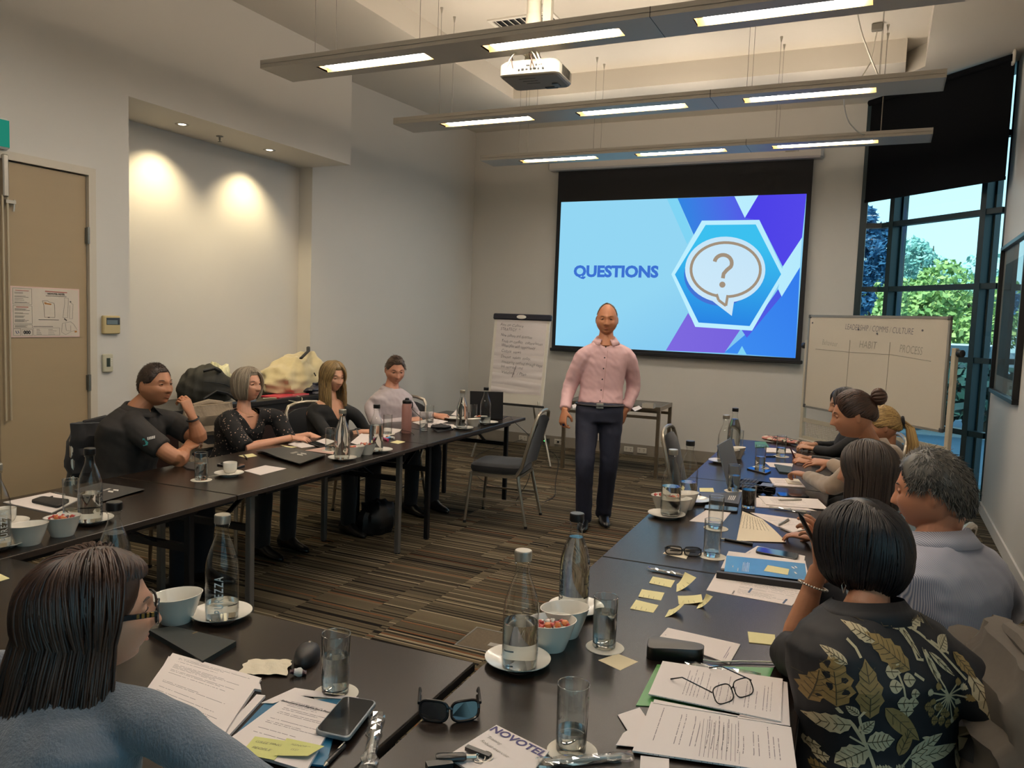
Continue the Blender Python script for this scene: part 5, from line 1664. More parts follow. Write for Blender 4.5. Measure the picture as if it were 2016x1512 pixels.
# notepad corner under the lit phone
np_, fN = sheetP('notepad', 'hotel notepad under the lit phone near the raised hand', 'notepad', [(1330, 85), (1830, 190), (1820, 245), (1198, 165)], TT, 0.003, m_blank, zB, 'hotel notepads')
on_page(fN, 'NOVOTEL', 0.06, 0.95, 0.75, m_violet, np_, (0, -0.22), 0.002)
sheetP('napkin', 'white paper napkin under the folded sunglasses', 'napkin', [(430, 90), (640, 120), (590, 215), (345, 160)], TT, 0.001, m_cream, zB)
nt_, fT = sheetP('notepad', 'hotel notepad behind the black power bank', 'notepad', [(395, 942), (1155, 1115), (1040, 1318), (290, 1060)], TT, 0.003, m_blank, zB, 'hotel notepads')
on_page(fT, 'TEL', 0.055, 0.62, 0.52, m_violet, nt_, (0, -0.13), 0.003)
b = MB()
for k in range(2):
 a, c = fT(0.90 + 0.025 * k, 0.85), fT(0.90 + 0.025 * k, 0.25 + 0.3 * k); b.bar((a.x, a.y, a.z + 0.0006), (c.x, c.y, c.z + 0.0006), 0.0008, 0.0003)
o=b.obj('printed_lines', m_violet, nt_); o['kind'] = 'stuff'
# loose sticky notes near the seam
def sticky(label, cor, conv, lift=0.0, axis=0, z=TT, lines=3, t=0.0006):
 cu = (lambda u, v: lift * (u if axis == 0 else v) ** 2) if lift else (lambda u, v: 0.0012 * (1 - u) ** 2)
 o, fn = sheetP('sticky_note', label, 'sticky note', cor, z, t, m_sticky, conv, 'yellow sticky notes', curl=cu, n=(8, 4))
 if lines:
  b = MB()
  for k in range(lines):
   P = [fn(0.2 + 0.22 * k, 0.7 - 0.1 * (k % 2)), fn(0.22 + 0.22 * k, 0.95)]
   b.tube([P[0] + Vector((0, 0, 0.0006)), P[1] + Vector((0, 0, 0.0006))], 0.0006, 3)
  b.obj('pencil_mark', m_pencil, o)
 return o
sticky('flat sticky note furthest from the camera, near the wrapped pen', [(240, 402), (472, 440), (430, 515), (200, 470)], zB, 0, 0)
sticky('flat sticky note second in the left column of notes', [(125, 535), (362, 568), (325, 650), (88, 612)], zB)
sticky('flat sticky note third in the left column of notes', [(65, 645), (300, 698), (245, 778), (2, 738)], zB)
sticky('curled sticky note standing up nearest the workshop handout', [(490, 480), (570, 440), (690, 500), (485, 560)], zB, 0.03, 0)
sticky('curled sticky note below the first, with a wavy far edge', [(500, 600), (745, 610), (760, 690), (510, 688)], zB, 0.008, 0)
sticky('curled sticky note with its right corner standing up', [(745, 650), (790, 690), (860, 720), (695, 735)], zB, 0.035, 0)
sticky('curled sticky note nearest the camera in the group', [(410, 745), (560, 740), (560, 790), (365, 825)], zB, 0.03, 0)
sheetP('sticky_note', 'plain sticky note pad left of the floral elbow', 'sticky note', [(1230, 978), (1515, 1012), (1520, 1120), (1245, 1090)], TT, 0.002, m_sticky, zB, 'yellow sticky notes')
sheetP('sticky_note', 'plain diamond-turned sticky note by the sparkling water glass', 'sticky note', [(1178, 1300), (1216, 1287), (1256, 1303), (1221, 1320)], TT, 0.0006, mat('sticky_cream', '#d3c3a0', 0.8, spec=0.2), None, 'yellow sticky notes')
sheetP('sticky_note', 'small sticky note beside the dark folder on the right row', 'sticky note', [(1377, 961), (1404, 961), (1406, 969), (1378, 968)], TT, 0.001, m_sticky, None, 'yellow sticky notes')
sheetP('sticky_note', 'sticky note with a pen on it near the speckled sleeve', 'sticky note', [(737, 250), (920, 222), (985, 255), (830, 280)], TT, 0.001, m_sticky, zF, 'yellow sticky notes')
sheetP('sticky_note', 'yellow sticky pad under the forearm of the grey-bobbed woman', 'sticky note', [(1290, 112), (1400, 130), (1510, 135), (1420, 155)], TT, 0.003, m_sticky, zF, 'yellow sticky notes')
sheetP('sticky_note', 'small sticky note at the end of the middle left table', 'sticky note', [(768, 871), (782, 867), (798, 870), (784, 874)], TT, 0.001, m_sticky, None, 'yellow sticky notes')
sheetP('sticky_note', 'yellow sticky note at the left edge on the front table', 'sticky note', [(-20, 1118), (0, 1130), (19, 1139), (-8, 1147)], TT, 0.001, m_sticky, None, 'yellow sticky notes')
# handwritten cream sheet and others on the right row
hs_, fH = sheetP('document', 'cream handwritten sheet lying on the middle right table', 'document', [(345, 1045), (560, 1130), (830, 1390), (280, 1370)], TT + 0.0022, 0.0008, m_cream, zG, GP, curl=lambda u, v: 0.004 * math.sin(v * 3) * u)
b = MB()
for k in range(9):
 a, c = fH(0.06 + 0.1 * k, 0.12), fH(0.0 + 0.1 * k, 0.62)
 P = []
 for q in range(13):
  p = a.lerp(c, q / 12); p.z = TT + 0.0065; p += Vector((0.002 * math.sin(q * 2.3 + k), 0.002 * math.cos(q * 3.1 + k), 0)); P.append(p)
 b.tube(P, 0.0007, 3)
b.obj('handwriting', m_pencil, hs_)
sheetP('document', 'white sheet under the empty glass on the middle right table', 'document', [(1392, 1003), (1440, 1008), (1420, 1032), (1357, 1026)], TT, 0.001, m_blank, None, GP)
pd_, fP = sheetP('notepad', 'open white notepad beside the handwritten cream sheet', 'notepad', [(430, 1060), (1220, 1170), (1180, 1255), (730, 1215)], TT, 0.0018, page_mat('P', nlines=14, fill=0.15, y0=0.3, seed=3), zG, 'hotel notepads')
sheetP('notepad', 'second notepad below the raised pen, edge of pages showing', 'notepad', [(760, 1230), (1215, 1170), (1225, 1215), (900, 1290)], TT + 0.002, 0.006, m_blank, zG, 'hotel notepads')
sheetP('document', 'printed workshop document with a white pen on it, right row', 'document', [(520, 880), (1175, 915), (1295, 1030), (605, 975)], TT + 0.003, 0.003, page_mat('Q', nlines=16, fill=0.3, x0=0.15, x1=0.75, y0=0.2, y1=0.85, gaps=0.4, seed=12), zG, GP)
sheetP('document', 'lower sheets jutting out left of the printed workshop document', 'document', [(498, 900), (640, 900), (1165, 1045), (495, 1000)], TT, 0.0025, page_mat('R', nlines=18, fill=0.2, gaps=0.4, seed=15), zG, GP)
sheetP('notepad', 'spiral notebook and papers in front of the beige sleeve', 'notepad', [(640, 685), (960, 700), (1040, 790), (690, 770)], TT, 0.006, page_mat('S', nlines=14, fill=0.25, gaps=0.3, seed=18), zG, 'open notebooks on the right row')
sheetP('notepad', 'small open notebook on top of the papers by the beige sleeve', 'notepad', [(815, 690), (960, 700), (1000, 755), (845, 745)], TT + 0.0065, 0.006, mat('notebook_page', '#d3c8b4', 0.8), zG, 'open notebooks on the right row')
sheetP('document', 'white paper under the clasped hands on the far right table', 'document', [(595, 505), (905, 520), (885, 580), (650, 555)], TT, 0.001, m_blank, zG, GP)
sheetP('notepad', 'dark green notebook under the pen hand on the far right table', 'notebook', [(695, 535), (890, 565), (885, 635), (750, 620)], TT + 0.0015, 0.008, mat('notebook_green', '#2a3a35', 0.5), zG)
sheetP('notepad', 'white notepad with blue edge behind the far glasses', 'notepad', [(590, 350), (880, 365), (940, 410), (610, 400)], TT, 0.006, m_blank, zG, 'hotel notepads')
sheetP('folder', 'small green folder at the far end of the right row', 'folder', [(480, 283), (600, 283), (640, 340), (485, 345)], TT, 0.004, mat('folder_green', '#3f7a5a', 0.5), zG)
# left row papers
sheetP('document', 'white papers with a black phone case on them at far left', 'document', [(40, 605), (660, 478), (1060, 560), (680, 745)], TT, 0.004, m_blank, zE, 'papers on the left row')
fo_, fF = sheetP('folder', 'dark grey presentation folder right of the far left bottle', 'folder', [(980, 440), (1330, 358), (1920, 448), (1345, 605)], TT, 0.005, mat('folder_charcoal', '#3b3a39', 0.4, noise=0.05), zE, 'dark grey presentation folders', curl=lambda u, v: 0.004 * u)
def logo(fn, u, v, s, parent, lift=0.0012):
 b = MB()
 for k in range(7):
  P = [fn(u + 0.02 * k * s, v), fn(u + 0.02 * k * s + 0.012 * s, v), fn(u + 0.02 * k * s + 0.012 * s, v + 0.04 * s), fn(u + 0.02 * k * s, v + 0.04 * s)]
  b.add([(p.x, p.y, p.z + lift) for p in P], [(0, 1, 2, 3)])
 for du in (0.0, 0.085):
  P = [fn(u + (0.0 + du) * s, v + 0.1 * s), fn(u + (0.05 + du) * s, v + 0.07 * s), fn(u + (0.07 + du) * s, v + 0.13 * s), fn(u + (0.02 + du) * s, v + 0.17 * s)]
  b.add([(p.x, p.y, p.z + lift) for p in P], [(0, 1, 2, 3)])
 b.obj('logo', mat('logo_white', '#cfcac0', 0.5), parent)
logo(fF, 0.45, 0.45, 1.6, fo_)
for k, lb_ in enumerate(('lowest grey folder of the stack on the left row', 'middle grey folder of the stack on the left row', 'top grey folder with a white logo on the left row stack')):
 o, fn = sheetP('folder', lb_, 'folder', [(1000 - 20 * (2 - k), 205 + 28 * (2 - k) * 0), (1330, 150), (1890, 250), (1545, 365)], TT + 0.0065 * k, 0.0045, mat('folder_charcoal', '#3b3a39'), zF, 'dark grey presentation folders', curl=lambda u, v: 0.010 * math.exp(-((v - 0.15) / 0.25) ** 2) * (1 - u * 0.6) + 0.003 * u)
 b = MB()
 P = [fn(1, q / 10) + Vector((0, 0, -0.002)) for q in range(11)]
 b.tube(P, 0.002, 5); b.obj('page_edges', m_blank, o, smooth=True)
 if k == 2: logo(fn, 0.52, 0.45, 1.7, o)
sheetP('folder', 'thin dark folder under the elbow of the man in the polo', 'folder', [(-90, 340), (130, 345), (330, 470), (60, 430)], TT, 0.006, mat('folder_charcoal', '#3b3a39'), zF, 'dark grey presentation folders')
pp_, fPP = sheetP('notepad', 'plain white notepad sheet right of the coffee cup', 'notepad', [(810, 450), (1090, 378), (1370, 420), (1025, 508)], TT, 0.001, m_blank, zF, 'hotel notepads')
for k in range(4): pass
sheetP('document', 'white sheet by the typing hands of the grey-bobbed woman', 'document', [(1390, 98), (1530, 60), (1750, 125), (1570, 148)], TT, 0.001, m_blank, zF, 'papers on the left row')
sheetP('document', 'white papers right of the typing hands on the left row', 'document', [(1760, 60), (1880, 22), (2020, 60), (1900, 110)], TT, 0.002, m_blank, zF, 'papers on the left row')
sheetP('document', 'pinkish card under the glass near the typing hands', 'document', [(1620, 180), (1890, 135), (2010, 150), (1990, 230)], TT, 0.001, mat('pink_card', '#c9a596', 0.7), zF, 'papers on the left row')
sheetP('document', 'white papers in front of the woman in the black blazer', 'document', [(690, 872), (712, 859), (745, 868), (720, 882)], TT, 0.003, m_blank, None, 'papers on the left row', curl=lambda u, v: 0.02 * u * (1 - v))
sheetP('document', 'white sheet under the watch hand on the left row', 'document', [(705, 856), (760, 842), (795, 846), (757, 862)], TT, 0.001, m_blank, None, 'papers on the left row')
sheetP('document', 'white papers in front of the man in the pale shirt', 'document', [(812, 832), (850, 824), (882, 830), (846, 842)], TT, 0.003, page_mat('L', nlines=12, fill=0.4, seed=30), None, 'papers on the left row')
sheetP('document', 'white sheet near the far left saucer by the pale shirt cuffs', 'document', [(868, 834), (893, 836), (902, 845), (880, 846)], TT, 0.001, m_blank, None, 'papers on the left row')
sheetP('document', 'folded white paper behind the far left bottle', 'document', [(888, 817), (903, 806), (910, 812), (905, 820)], TT, 0.002, m_blank, None, 'papers on the left row', curl=lambda u, v: 0.03 * u * u)
# front table papers (in front of the dark-haired woman)
GF = 'printed documents in front of the dark-haired woman'
fs_, f1 = sheetP('document', 'printed document stack right of the dark hair, text upright', 'document', [(175, 140), (945, 345), (590, 890), (-120, 560)], TT + 0.001, 0.009, page_mat('F1', nlines=44, x0=0.1, x1=0.9, y0=0.05, y1=0.93, fill=0.3, gaps=0.35, seed=40), zD, GF, curl=lambda u, v: -0.004 * u * (1 - v) + 0.002 * math.sin(3 * v))
sheetP('sheet', '', '', [(140, 158), (930, 400), (940, 450), (60, 300)], TT + 0.0005, 0.006, m_blank, zD, parent=fs_)
n2, f2 = sheetP('notepad', 'hotel notepad slip with violet letters by the blue-grey sleeve', 'notepad', [(60, 590), (395, 600), (390, 800), (40, 760)], TT + 0.0125, 0.001, m_blank, zD, 'hotel notepads')
on_page(f2, 'TEL', 0.30, 0.20, 0.64, m_violet, n2, (1, 0), 0.003, asp=0.8)
sheetP('document', 'white sheets between the document stack and the bound document', 'document', [(900, 490), (975, 498), (620, 890), (560, 860)], TT, 0.006, m_blank, zD, GF)
sheetP('folder', 'teal folder under the document with the sticky notes', 'folder', [(985, 540), (1640, 520), (1500, 1100), (560, 1000)], TT + 0.0005, 0.004, mat('folder_teal', '#1f5f80', 0.35), zD)
sheetP('sheet', '', '', [(1230, 415), (1780, 500), (1770, 520), (1240, 480)], TT + 0.005, 0.001, m_blank, zD, parent=fs_)
fb_, f3 = sheetP('document', 'printed document with a bold heading and two sticky notes', 'document', [(1190, 480), (1640, 590), (1330, 1150), (590, 930)], TT + 0.005, 0.006, page_mat('F3', nlines=40, x0=0.12, x1=0.95, y0=0.1, y1=0.75, fill=0.3, gaps=0.3, seed=44), zD, GF)
sheetP('rolled_sheet', '', '', [(940, 545), (1230, 415), (1245, 480), (1040, 550)], TT + 0.006, 0.001, m_blank, zD, parent=fb_)
on_page(f3, 'Behaviours and Rights for a Positive Workplace', 0.02, 0.155, 1.25, m_docink, fb_, (1, 0), 0.0025, asp=0.9)
m_sn2 = mat('sticky_lime', '#c6c47e', 0.8, spec=0.2)
s1, g1 = sheetP('sticky_note', 'sticky note reading GREETING PEOPLE on the printed document', 'sticky note', [(885, 835), (1190, 880), (1050, 1040), (760, 980)], TT + 0.0115, 0.001, m_sn2, zD, 'written sticky notes on the printed document')
on_page(g1, 'GREETING', 0.12, 0.28, 0.75, m_pencil, s1, (1, 0), -0.001, 'handwriting', 0.2, asp=0.85)
on_page(g1, 'PEOPLE', 0.16, 0.60, 0.55, m_pencil, s1, (1, 0), -0.001, 'handwriting', 0.2, asp=0.85)
s2, g2 = sheetP('sticky_note', 'sticky note reading IGNORING ISSUES on the printed document', 'sticky note', [(1160, 850), (1485, 920), (1340, 1030), (1050, 1000)], TT + 0.013, 0.001, m_sn2, zD, 'written sticky notes on the printed document', curl=lambda u, v: 0.006 * u * v)
on_page(g2, 'IGNORING', 0.22, 0.30, 0.66, m_pencil, s2, (1, 0), -0.001, 'handwriting', 0.2, asp=0.85)
on_page(g2, 'ISSUES', 0.32, 0.60, 0.42, m_pencil, s2, (1, 0), -0.001, 'handwriting', 0.2, asp=0.85)
# bottom centre notepad
nv, f4 = sheetP('notepad', 'hotel notepad beside the car key at the bottom of the photo', 'notepad', [(720, 598), (1195, 835), (860, 1260), (270, 880)], TT, 0.004, m_blank, zC, 'hotel notepads')
on_page(f4, 'NOVOTEL', 0.01, 0.11, 0.98, m_violet, nv, (1, 0), 0.003, asp=0.95)
on_page(f4, 'Training', 0.10, 0.30, 0.25, m_pencil, nv, (1, 0.05), -0.001, 'handwriting', 0.3)
on_page(f4, 'Robust exercise', 0.09, 0.43, 0.5, m_pencil, nv, (1, 0.05), -0.001, 'handwriting', 0.3)
sheetP('document', 'folded white sheet over the hotel notepad at the bottom edge', 'document', [(690, 860), (1090, 930), (1000, 1200), (400, 1100)], TT + 0.008, 0.001, m_blank, zC, GP)

# ================================================================== PENS, PHONES, SPECTACLES, LAPTOPS AND OTHER SMALL THINGS
def pen(label, a, c, conv, m, z=TT, r=0.005, tip=None, group='pens lying on the tables'):
 A, B = onz(*(conv(*a) if conv else a), z + r), onz(*(conv(*c) if conv else c), z + r)
 t = thing('pen', label, 'pen', A, 0, group)
 d = B - A
 b = MB(); b.tube([d * 0.12, d * 0.5, d * 0.97, d], [r, r, r, r * 0.6], 10); b.obj('barrel', m, t, smooth=True)
 b = MB(); b.tube([d * 0.0, d * 0.05, d * 0.12], [r * 0.2, r * 0.5, r * 0.95], 8); b.obj('tip', tip or m_caps, t, smooth=True)
 b = MB(); b.bar(d * 0.68 + Vector((0, 0, r * 1.3)), d * 0.99 + Vector((0, 0, r * 1.3)), 0.003, 0.0012); b.obj('clip', m_caps, t)
 return t
m_penb = mat('pen_black', '#0f1012', 0.3); m_penw = mat('pen_white', '#cfcac2', 0.35); m_pens = mat('pen_silver', '#a3a29c', 0.3, 0.7)
pen('black ballpoint below the handwritten cream sheet', (110, 1345), (462, 1410), zG, m_penb)
pen('grey pen on the open white notepad', (740, 1195), (855, 1135), zG, m_pens, TT + 0.002)
pen('white pen on the printed workshop document', (735, 918), (1000, 915), zG, m_penw, TT + 0.006)
pen('black pen on the sticky note near the speckled sleeve', (800, 235), (850, 285), zF, m_penb, TT + 0.001, 0.004)
pen('black pen along the edge of the bound document, bottom centre', (1480, 1090), (1660, 905), zD, m_penb)
pen('black pen lying by the far glass on the right row', (560, 440), (710, 440), zG, m_penb, TT, 0.004)
pen('thin pen on the papers beside the black phone case at far left', (600, 545), (700, 520), zE, m_penb, TT + 0.004, 0.003)
pen('slim pen behind the papers at far left', (710, 462), (860, 500), zE, m_pens, TT, 0.003)
m_film = thin_glass('crinkled_film', (0.9, 0.9, 0.88), 0.95, 0.22, 0.08)
def wrapped_pen(label, a, c, conv, z=TT, wd_=0.02, seed=1):
 A, B = onz(*(conv(*a) if conv else a), z + 0.006), onz(*(conv(*c) if conv else c), z + 0.006)
 t = thing('wrapped_pen', label, 'pen', A, 0, 'pens in clear wrappers')
 d = B - A; L_ = d.length; x = d.normalized(); y = Vector((0, 0, 1)).cross(x)
 b = MB(); b.tube([d * 0.1, d * 0.16, d * 0.85, d * 0.88], [0.0015, 0.0045, 0.0045, 0.003], 8); b.obj('barrel', m_penw, t, smooth=True)
 rnd = random.Random(seed)
 b = MB()
 rings = []
 n = 15
 for k in range(n):
  u = k / (n - 1); w_ = wd_ * (0.75 + 0.5 * rnd.random()) / 2; h_ = 0.0075 * (0.7 + 0.5 * rnd.random())
  rings.append([d * u + y * (w_ * math.cos(q) * rnd.uniform(0.85, 1.15)) + Vector((0, 0, -0.001 + max(-0.0045, h_ * math.sin(q) * rnd.uniform(0.7, 1.3)))) for q in [2 * PI * i / 9 for i in range(9)]])
 b.loft(rings, cap=False); b.obj('clear_wrapper', m_film, t)
 return t
wrapped_pen('wrapped pen beside the sticky notes at the table seam', (185, 310), (605, 395), zB, seed=3)
wrapped_pen('wrapped pen near the printed workshop document', (640, 1000), (1100, 1060), zG, TT + 0.0, 0.018, 4)
wrapped_pen('wrapped pen standing out right of the grey phone, bottom centre', (1940, 640), (1860, 1090), zD, TT, 0.03, 5)
wrapped_pen('clear wrapped cutlery strip beside the nearly empty glass', (1090, 920), (1950, 860), zC, TT + 0.001, 0.03, 6)
wrapped_pen('clear plastic sleeve behind the upper printed document', (730, 360), (1560, 510), zA, TT + 0.001, 0.035, 8)
def slabthing(name, label, cat, cor, conv, z, t, m, screen=None, r=0.15, group=None, inset=0.06):
 # phone-like slab with rounded corners from its four seen corners
 C4 = [onz(*(conv(*c) if conv else c), z) for c in cor]
 def fn(u, v): return (C4[0] * (1 - u) + C4[1] * u) * (1 - v) + (C4[3] * (1 - u) + C4[2] * u) * v
 c0 = fn(0.5, 0.5)
 o = thing(name, label, cat, (c0.x, c0.y, z), 0, group)
 L1, L2 = (C4[1] - C4[0]).length, (C4[3] - C4[0]).length
 rr_ = r * min(L1, L2); ru, rv = rr_ / L1, rr_ / L2
 def ring(e, z_):
  out = []
  for cu, cvv, a0 in ((1 - ru - e / L1, 1 - rv - e / L2, 0), (ru + e / L1, 1 - rv - e / L2, 90), (ru + e / L1, rv + e / L2, 180), (1 - ru - e / L1, rv + e / L2, 270)):
   for k in range(5):
    a = math.radians(a0 + 90 * k / 4)
    p = fn(cu + ru * math.cos(a), cvv + rv * math.sin(a)) - c0; p.z = z_
    out.append(p)
  return out
 b = MB(); b.loft([ring(0.001, 0.0), ring(0, 0.0015), ring(0, t - 0.0015), ring(0.0015, t)]); b.obj('case', m, o, smooth=0.6)
 if screen:
  b = MB(); b.loft([ring(0.003, t - 0.0002), ring(0.003, t + 0.0004)]); b.obj('screen', screen, o)
 return o, fn
m_phone = mat('phone_black', '#15161a', 0.3); m_scr = mat('phone_glass', '#101418', 0.08, coat=0.5)
m_lit = mat('phone_lit', '#12202a', 0.06, coat=0.6)
slabthing('phone', 'grey phone lying on the printed document, bottom centre', 'phone', [(1650, 515), (1940, 560), (1690, 885), (1395, 815)], zD, TT + 0.0115, 0.010, mat('phone_case_silver', '#8d9092', 0.35, 0.3), m_scr)
slabthing('phone', 'black phone with a reflecting screen by the raised hand', 'phone', [(1335, 105), (1765, 180), (1745, 240), (1310, 155)], zB, TT + 0.0035, 0.009, m_phone, m_lit)
slabthing('phone', 'phone reflecting blue behind the empty glass on the right row', 'phone', [(1388, 996), (1453, 1002), (1452, 1010), (1386, 1004)], None, TT + 0.0012, 0.008, m_phone, m_lit)
slabthing('phone', 'black phone in front of the far glass on the right row', 'phone', [(440, 566), (668, 612), (605, 642), (388, 585)], zG, TT, 0.009, m_phone, m_lit)
slabthing('tablet', 'thin dark tablet by the beige sleeve on the right row', 'tablet', [(720, 845), (1050, 870), (1085, 900), (760, 890)], zG, TT, 0.007, m_phone, m_lit)
slabthing('phone', 'black phone case lying on the white papers at far left', 'phone', [(560, 545), (935, 590), (770, 682), (400, 600)], zE, TT + 0.0042, 0.012, mat('case_rubber', '#242221', 0.6), None, 0.2)
slabthing('phone', 'black phone behind the coffee cup on the left row', 'phone', [(440, 380), (560, 345), (830, 385), (720, 425)], zF, TT, 0.009, m_phone, m_scr)
slabthing('phone', 'black phone under the typing fingers on the left row', 'phone', [(1660, 85), (1760, 70), (1930, 130), (1800, 140)], zF, TT + 0.0022, 0.008, m_phone, m_scr)
pbk, fb2 = slabthing('power_bank', 'chunky black power bank standing beside the hotel notepad', 'power bank', [(195, 1130), (775, 1225), (760, 1300), (165, 1270)], zB, TT, 0.034, mat('power_bank_black', '#1b1712', 0.35, noise=0.1), None, 0.28)
cable('cable', 'white charging cable running from the power bank to the right', [onz(*zB(770, 1265), TT + 0.015), onz(*zB(900, 1285), TT + 0.006), onz(*zB(1200, 1282), TT + 0.005), onz(*zB(1480, 1290), TT + 0.005), onz(*zB(1700, 1300), TT + 0.005)], 0.002, m_cabw)
# grey folder and tablet on the right row
o_, fG = sheetP('folder', 'charcoal presentation folder left of the dark cola', 'folder', [(-130, 870), (340, 855), (300, 990), (-60, 940)], TT, 0.012, mat('folder_charcoal', '#3b3a39'), zG, 'dark grey presentation folders')
b = MB()
for k in range(4):
 a, c = fG(0.72 + 0.05 * k, 0.35), fG(0.68 + 0.05 * k, 0.75); b.bar((a.x, a.y, a.z + 0.0006), (c.x, c.y, c.z + 0.0006), 0.004, 0.0004)
b.obj('printed_stripes', mat('logo_white', '#cfcac0'), o_)
# notebook on the front table
nbk, f5 = sheetP('notebook', 'black diary with gilt year beside the front bowl', 'notebook', [(840, 755), (985, 735), (1340, 820), (1150, 935)], TT, 0.014, mat('diary_cover', '#1f2422', 0.55), lambda x, y: (x / 2.88, 987 + y / 2.88))
me = on_page(f5, '2025', 0.80, 0.40, 0.17, mat('gilt', '#b08d4a', 0.35, 0.7), nbk, (1, 0), 0.003)
b = MB()
A_, B_ = f5(1.0, 0.06), f5(1.0, 0.95)
A2, B2 = f5(0.988, 0.05), f5(0.988, 0.95)
off = (f5(1.0, 0.5) - f5(0.9, 0.5)).normalized() * 0.0006
b.add([(A_.x + off.x, A_.y + off.y, TT + 0.002), (B_.x + off.x, B_.y + off.y, TT + 0.002), (B_.x + off.x, B_.y + off.y, TT + 0.012), (A_.x + off.x, A_.y + off.y, TT + 0.012)], [(0, 1, 2, 3)])
b.obj('page_edge', mat('page_edge_blue', '#8fa6bd', 0.6), nbk)
# mouse
p = onz(604, 1300, TT)
ms = thing('computer_mouse', 'black computer mouse behind the front table glass', 'mouse', (p.x, p.y, TT), math.radians(25))
b = MB(); rows = []
for z_, k in ((0.0, 0.93), (0.008, 1.0), (0.018, 0.97), (0.028, 0.86), (0.035, 0.66), (0.039, 0.38), (0.040, 0.05)):
 rows.append([(0.031 * k * math.cos(a) * (1 + 0.08 * math.sin(a)), 0.058 * k * math.sin(a) - 0.006 * (1 - k), z_) for a in [2 * PI * q / 28 for q in range(28)]])
b.loft(rows); b.obj('shell', mat('mouse_black', '#141416', 0.5), ms, smooth=True)
b = MB(); b.lathe([(0, -0.003), (0.010, -0.003), (0.010, 0.003), (0, 0.003)], 14)
for i, v in enumerate(b.v): b.v[i] = (v[2], v[0] + 0.028, v[1] + 0.029)
b.obj('scroll_wheel', m_steel, ms, smooth=True)
# napkin and sweet wrappers on the front table
p = onz(524, 1317, TT)
def nap(u, v):
 x, y = (u - 0.5), (v - 0.5)
 r = 1 + 0.06 * math.sin(7 * math.atan2(y, x))
 return (p.x + (0.115 * x * math.cos(0.5) - 0.085 * y * math.sin(0.5)) * r, p.y + (0.115 * x * math.sin(0.5) + 0.085 * y * math.cos(0.5)) * r, TT + 0.004 + 0.006 * abs(math.sin(9 * x + 3 * y)) * (1 - 1.6 * (x * x + y * y)) + 0.006 * math.exp(-((x - 0.1) ** 2 + (y - .1) ** 2) * 18))
b = MB(); b.grid(nap, 16, 14, uv=False); o = b.obj('napkin', mat('napkin_tissue', '#d3c6ad', 0.9, bump=0.4, nscale=60), None, smooth='all'); tag(o, 'crumpled cream napkin left of the computer mouse', 'napkin')
q = onz(587, 1330, TT); wrapper(q.x, q.y, TT + 0.009, 0.020, 'crumpled red and white sweet wrapper below the mouse', None, 3, 0)
q = onz(642, 1362, TT); wrapper(q.x, q.y, TT + 0.008, 0.010, 'tiny red sweet wrapper against the front table glass', None, 5, 1)
# spectacles
def glasses(name, label, cat, pl, pr_, tilt_, m, lens, w_=0.048, h_=0.034, temple=0.13, tdir=None, wrap=0.0, thick=0.0016, fold=False, z=TT):
 # pl, pr_: world positions of the outer left and right ends of the front, resting on z
 x = (pr_ - pl); W_ = x.length; x.normalize()
 t = thing(name, label, cat, (pl + pr_) / 2, 0)
 n = Vector((-x.y, x.x, 0))
 if tdir is not None and n.dot(tdir) < 0: n = -n
 up = (Vector((0, 0, 1)) * math.cos(tilt_) + n * math.sin(tilt_)).normalized()
 def ringpts(cx, e=1.0):
  P = []
  for k in range(29):
   a = 2 * PI * k / 28
   c_, s_ = math.cos(a), math.sin(a)
   xx = math.copysign(abs(c_) ** 0.62, c_) * W_ * 0.225 * e; yy = math.copysign(abs(s_) ** 0.62, s_) * h_ * 0.5 * e
   P.append(x * (cx + xx) + up * (yy + h_ * 0.5) + n * (wrap * ((cx + xx) / (W_ / 2)) ** 2))
  return P
 for s in (-1, 1):
  cx = s * W_ * 0.255
  P = ringpts(cx)
  b = MB(); b.tube(P, thick, 6, cap=False); rim = b.obj('rim', m, t, smooth=True)
  b = MB(); Q = ringpts(cx, 0.97)[:-1]; b.add(Q, [tuple(range(28))]); b.obj('lens', lens, rim)
  e0 = x * (s * W_ * 0.5) + up * (h_ * 0.75) + n * wrap
  tv = (n * 1.0 if not fold else x * (-s))
  e1 = e0 + tv * temple * 0.72 + Vector((0, 0, -0.004 if not fold else -0.012)) + (n * 0.006 if fold else Vector((0, 0, 0)))
  e2 = e0 + tv * temple + Vector((0, 0, -0.03 if not fold else -0.012)) + (n * 0.008 if fold else Vector((0, 0, 0)))
  e2.z = max(e2.z, thick - 0.0)
  b = MB(); b.tube([e0, e0 + tv * 0.01, e1, e2], [thick * 1.2, thick, thick, thick * 1.3], 6); b.obj('temple', m, t, smooth=True)
 b = MB(); b.tube([x * (-W_ * 0.045) + up * h_ * 0.62, up * h_ * 0.72 + n * -0.001, x * (W_ * 0.045) + up * h_ * 0.62], thick * 1.1, 6); b.obj('bridge', m, t, smooth=True)
 return t
m_tort = mat('spectacle_black', '#191414', 0.25)
m_clear = thin_glass('spectacle_lens', (0.96, 0.96, 0.96), 0.5, 0.03)
m_dark = mat('sunglass_lens', '#07090d', 0.06, coat=0.6)
zt = TT + 0.0145
glasses('spectacles', 'dark-framed spectacles lying open on the upper document', 'spectacles', onz(*zA(1075, 830), zt), onz(*zA(1505, 690), zt), 0.55, m_tort, m_clear, h_=0.040, temple=0.135, tdir=Vector((-0.4, 1, 0)), z=zt)
sg1 = glasses('sunglasses', 'black wrap sunglasses at the bottom centre of the right table', 'sunglasses', onz(*zC(15, 560), TT + 0.002), onz(*zC(575, 555), TT + 0.002), 0.35, mat('sunglass_frame', '#08080a', 0.25), m_dark, h_=0.042, temple=0.11, tdir=Vector((0, 1, 0)), wrap=0.018, thick=0.0032)
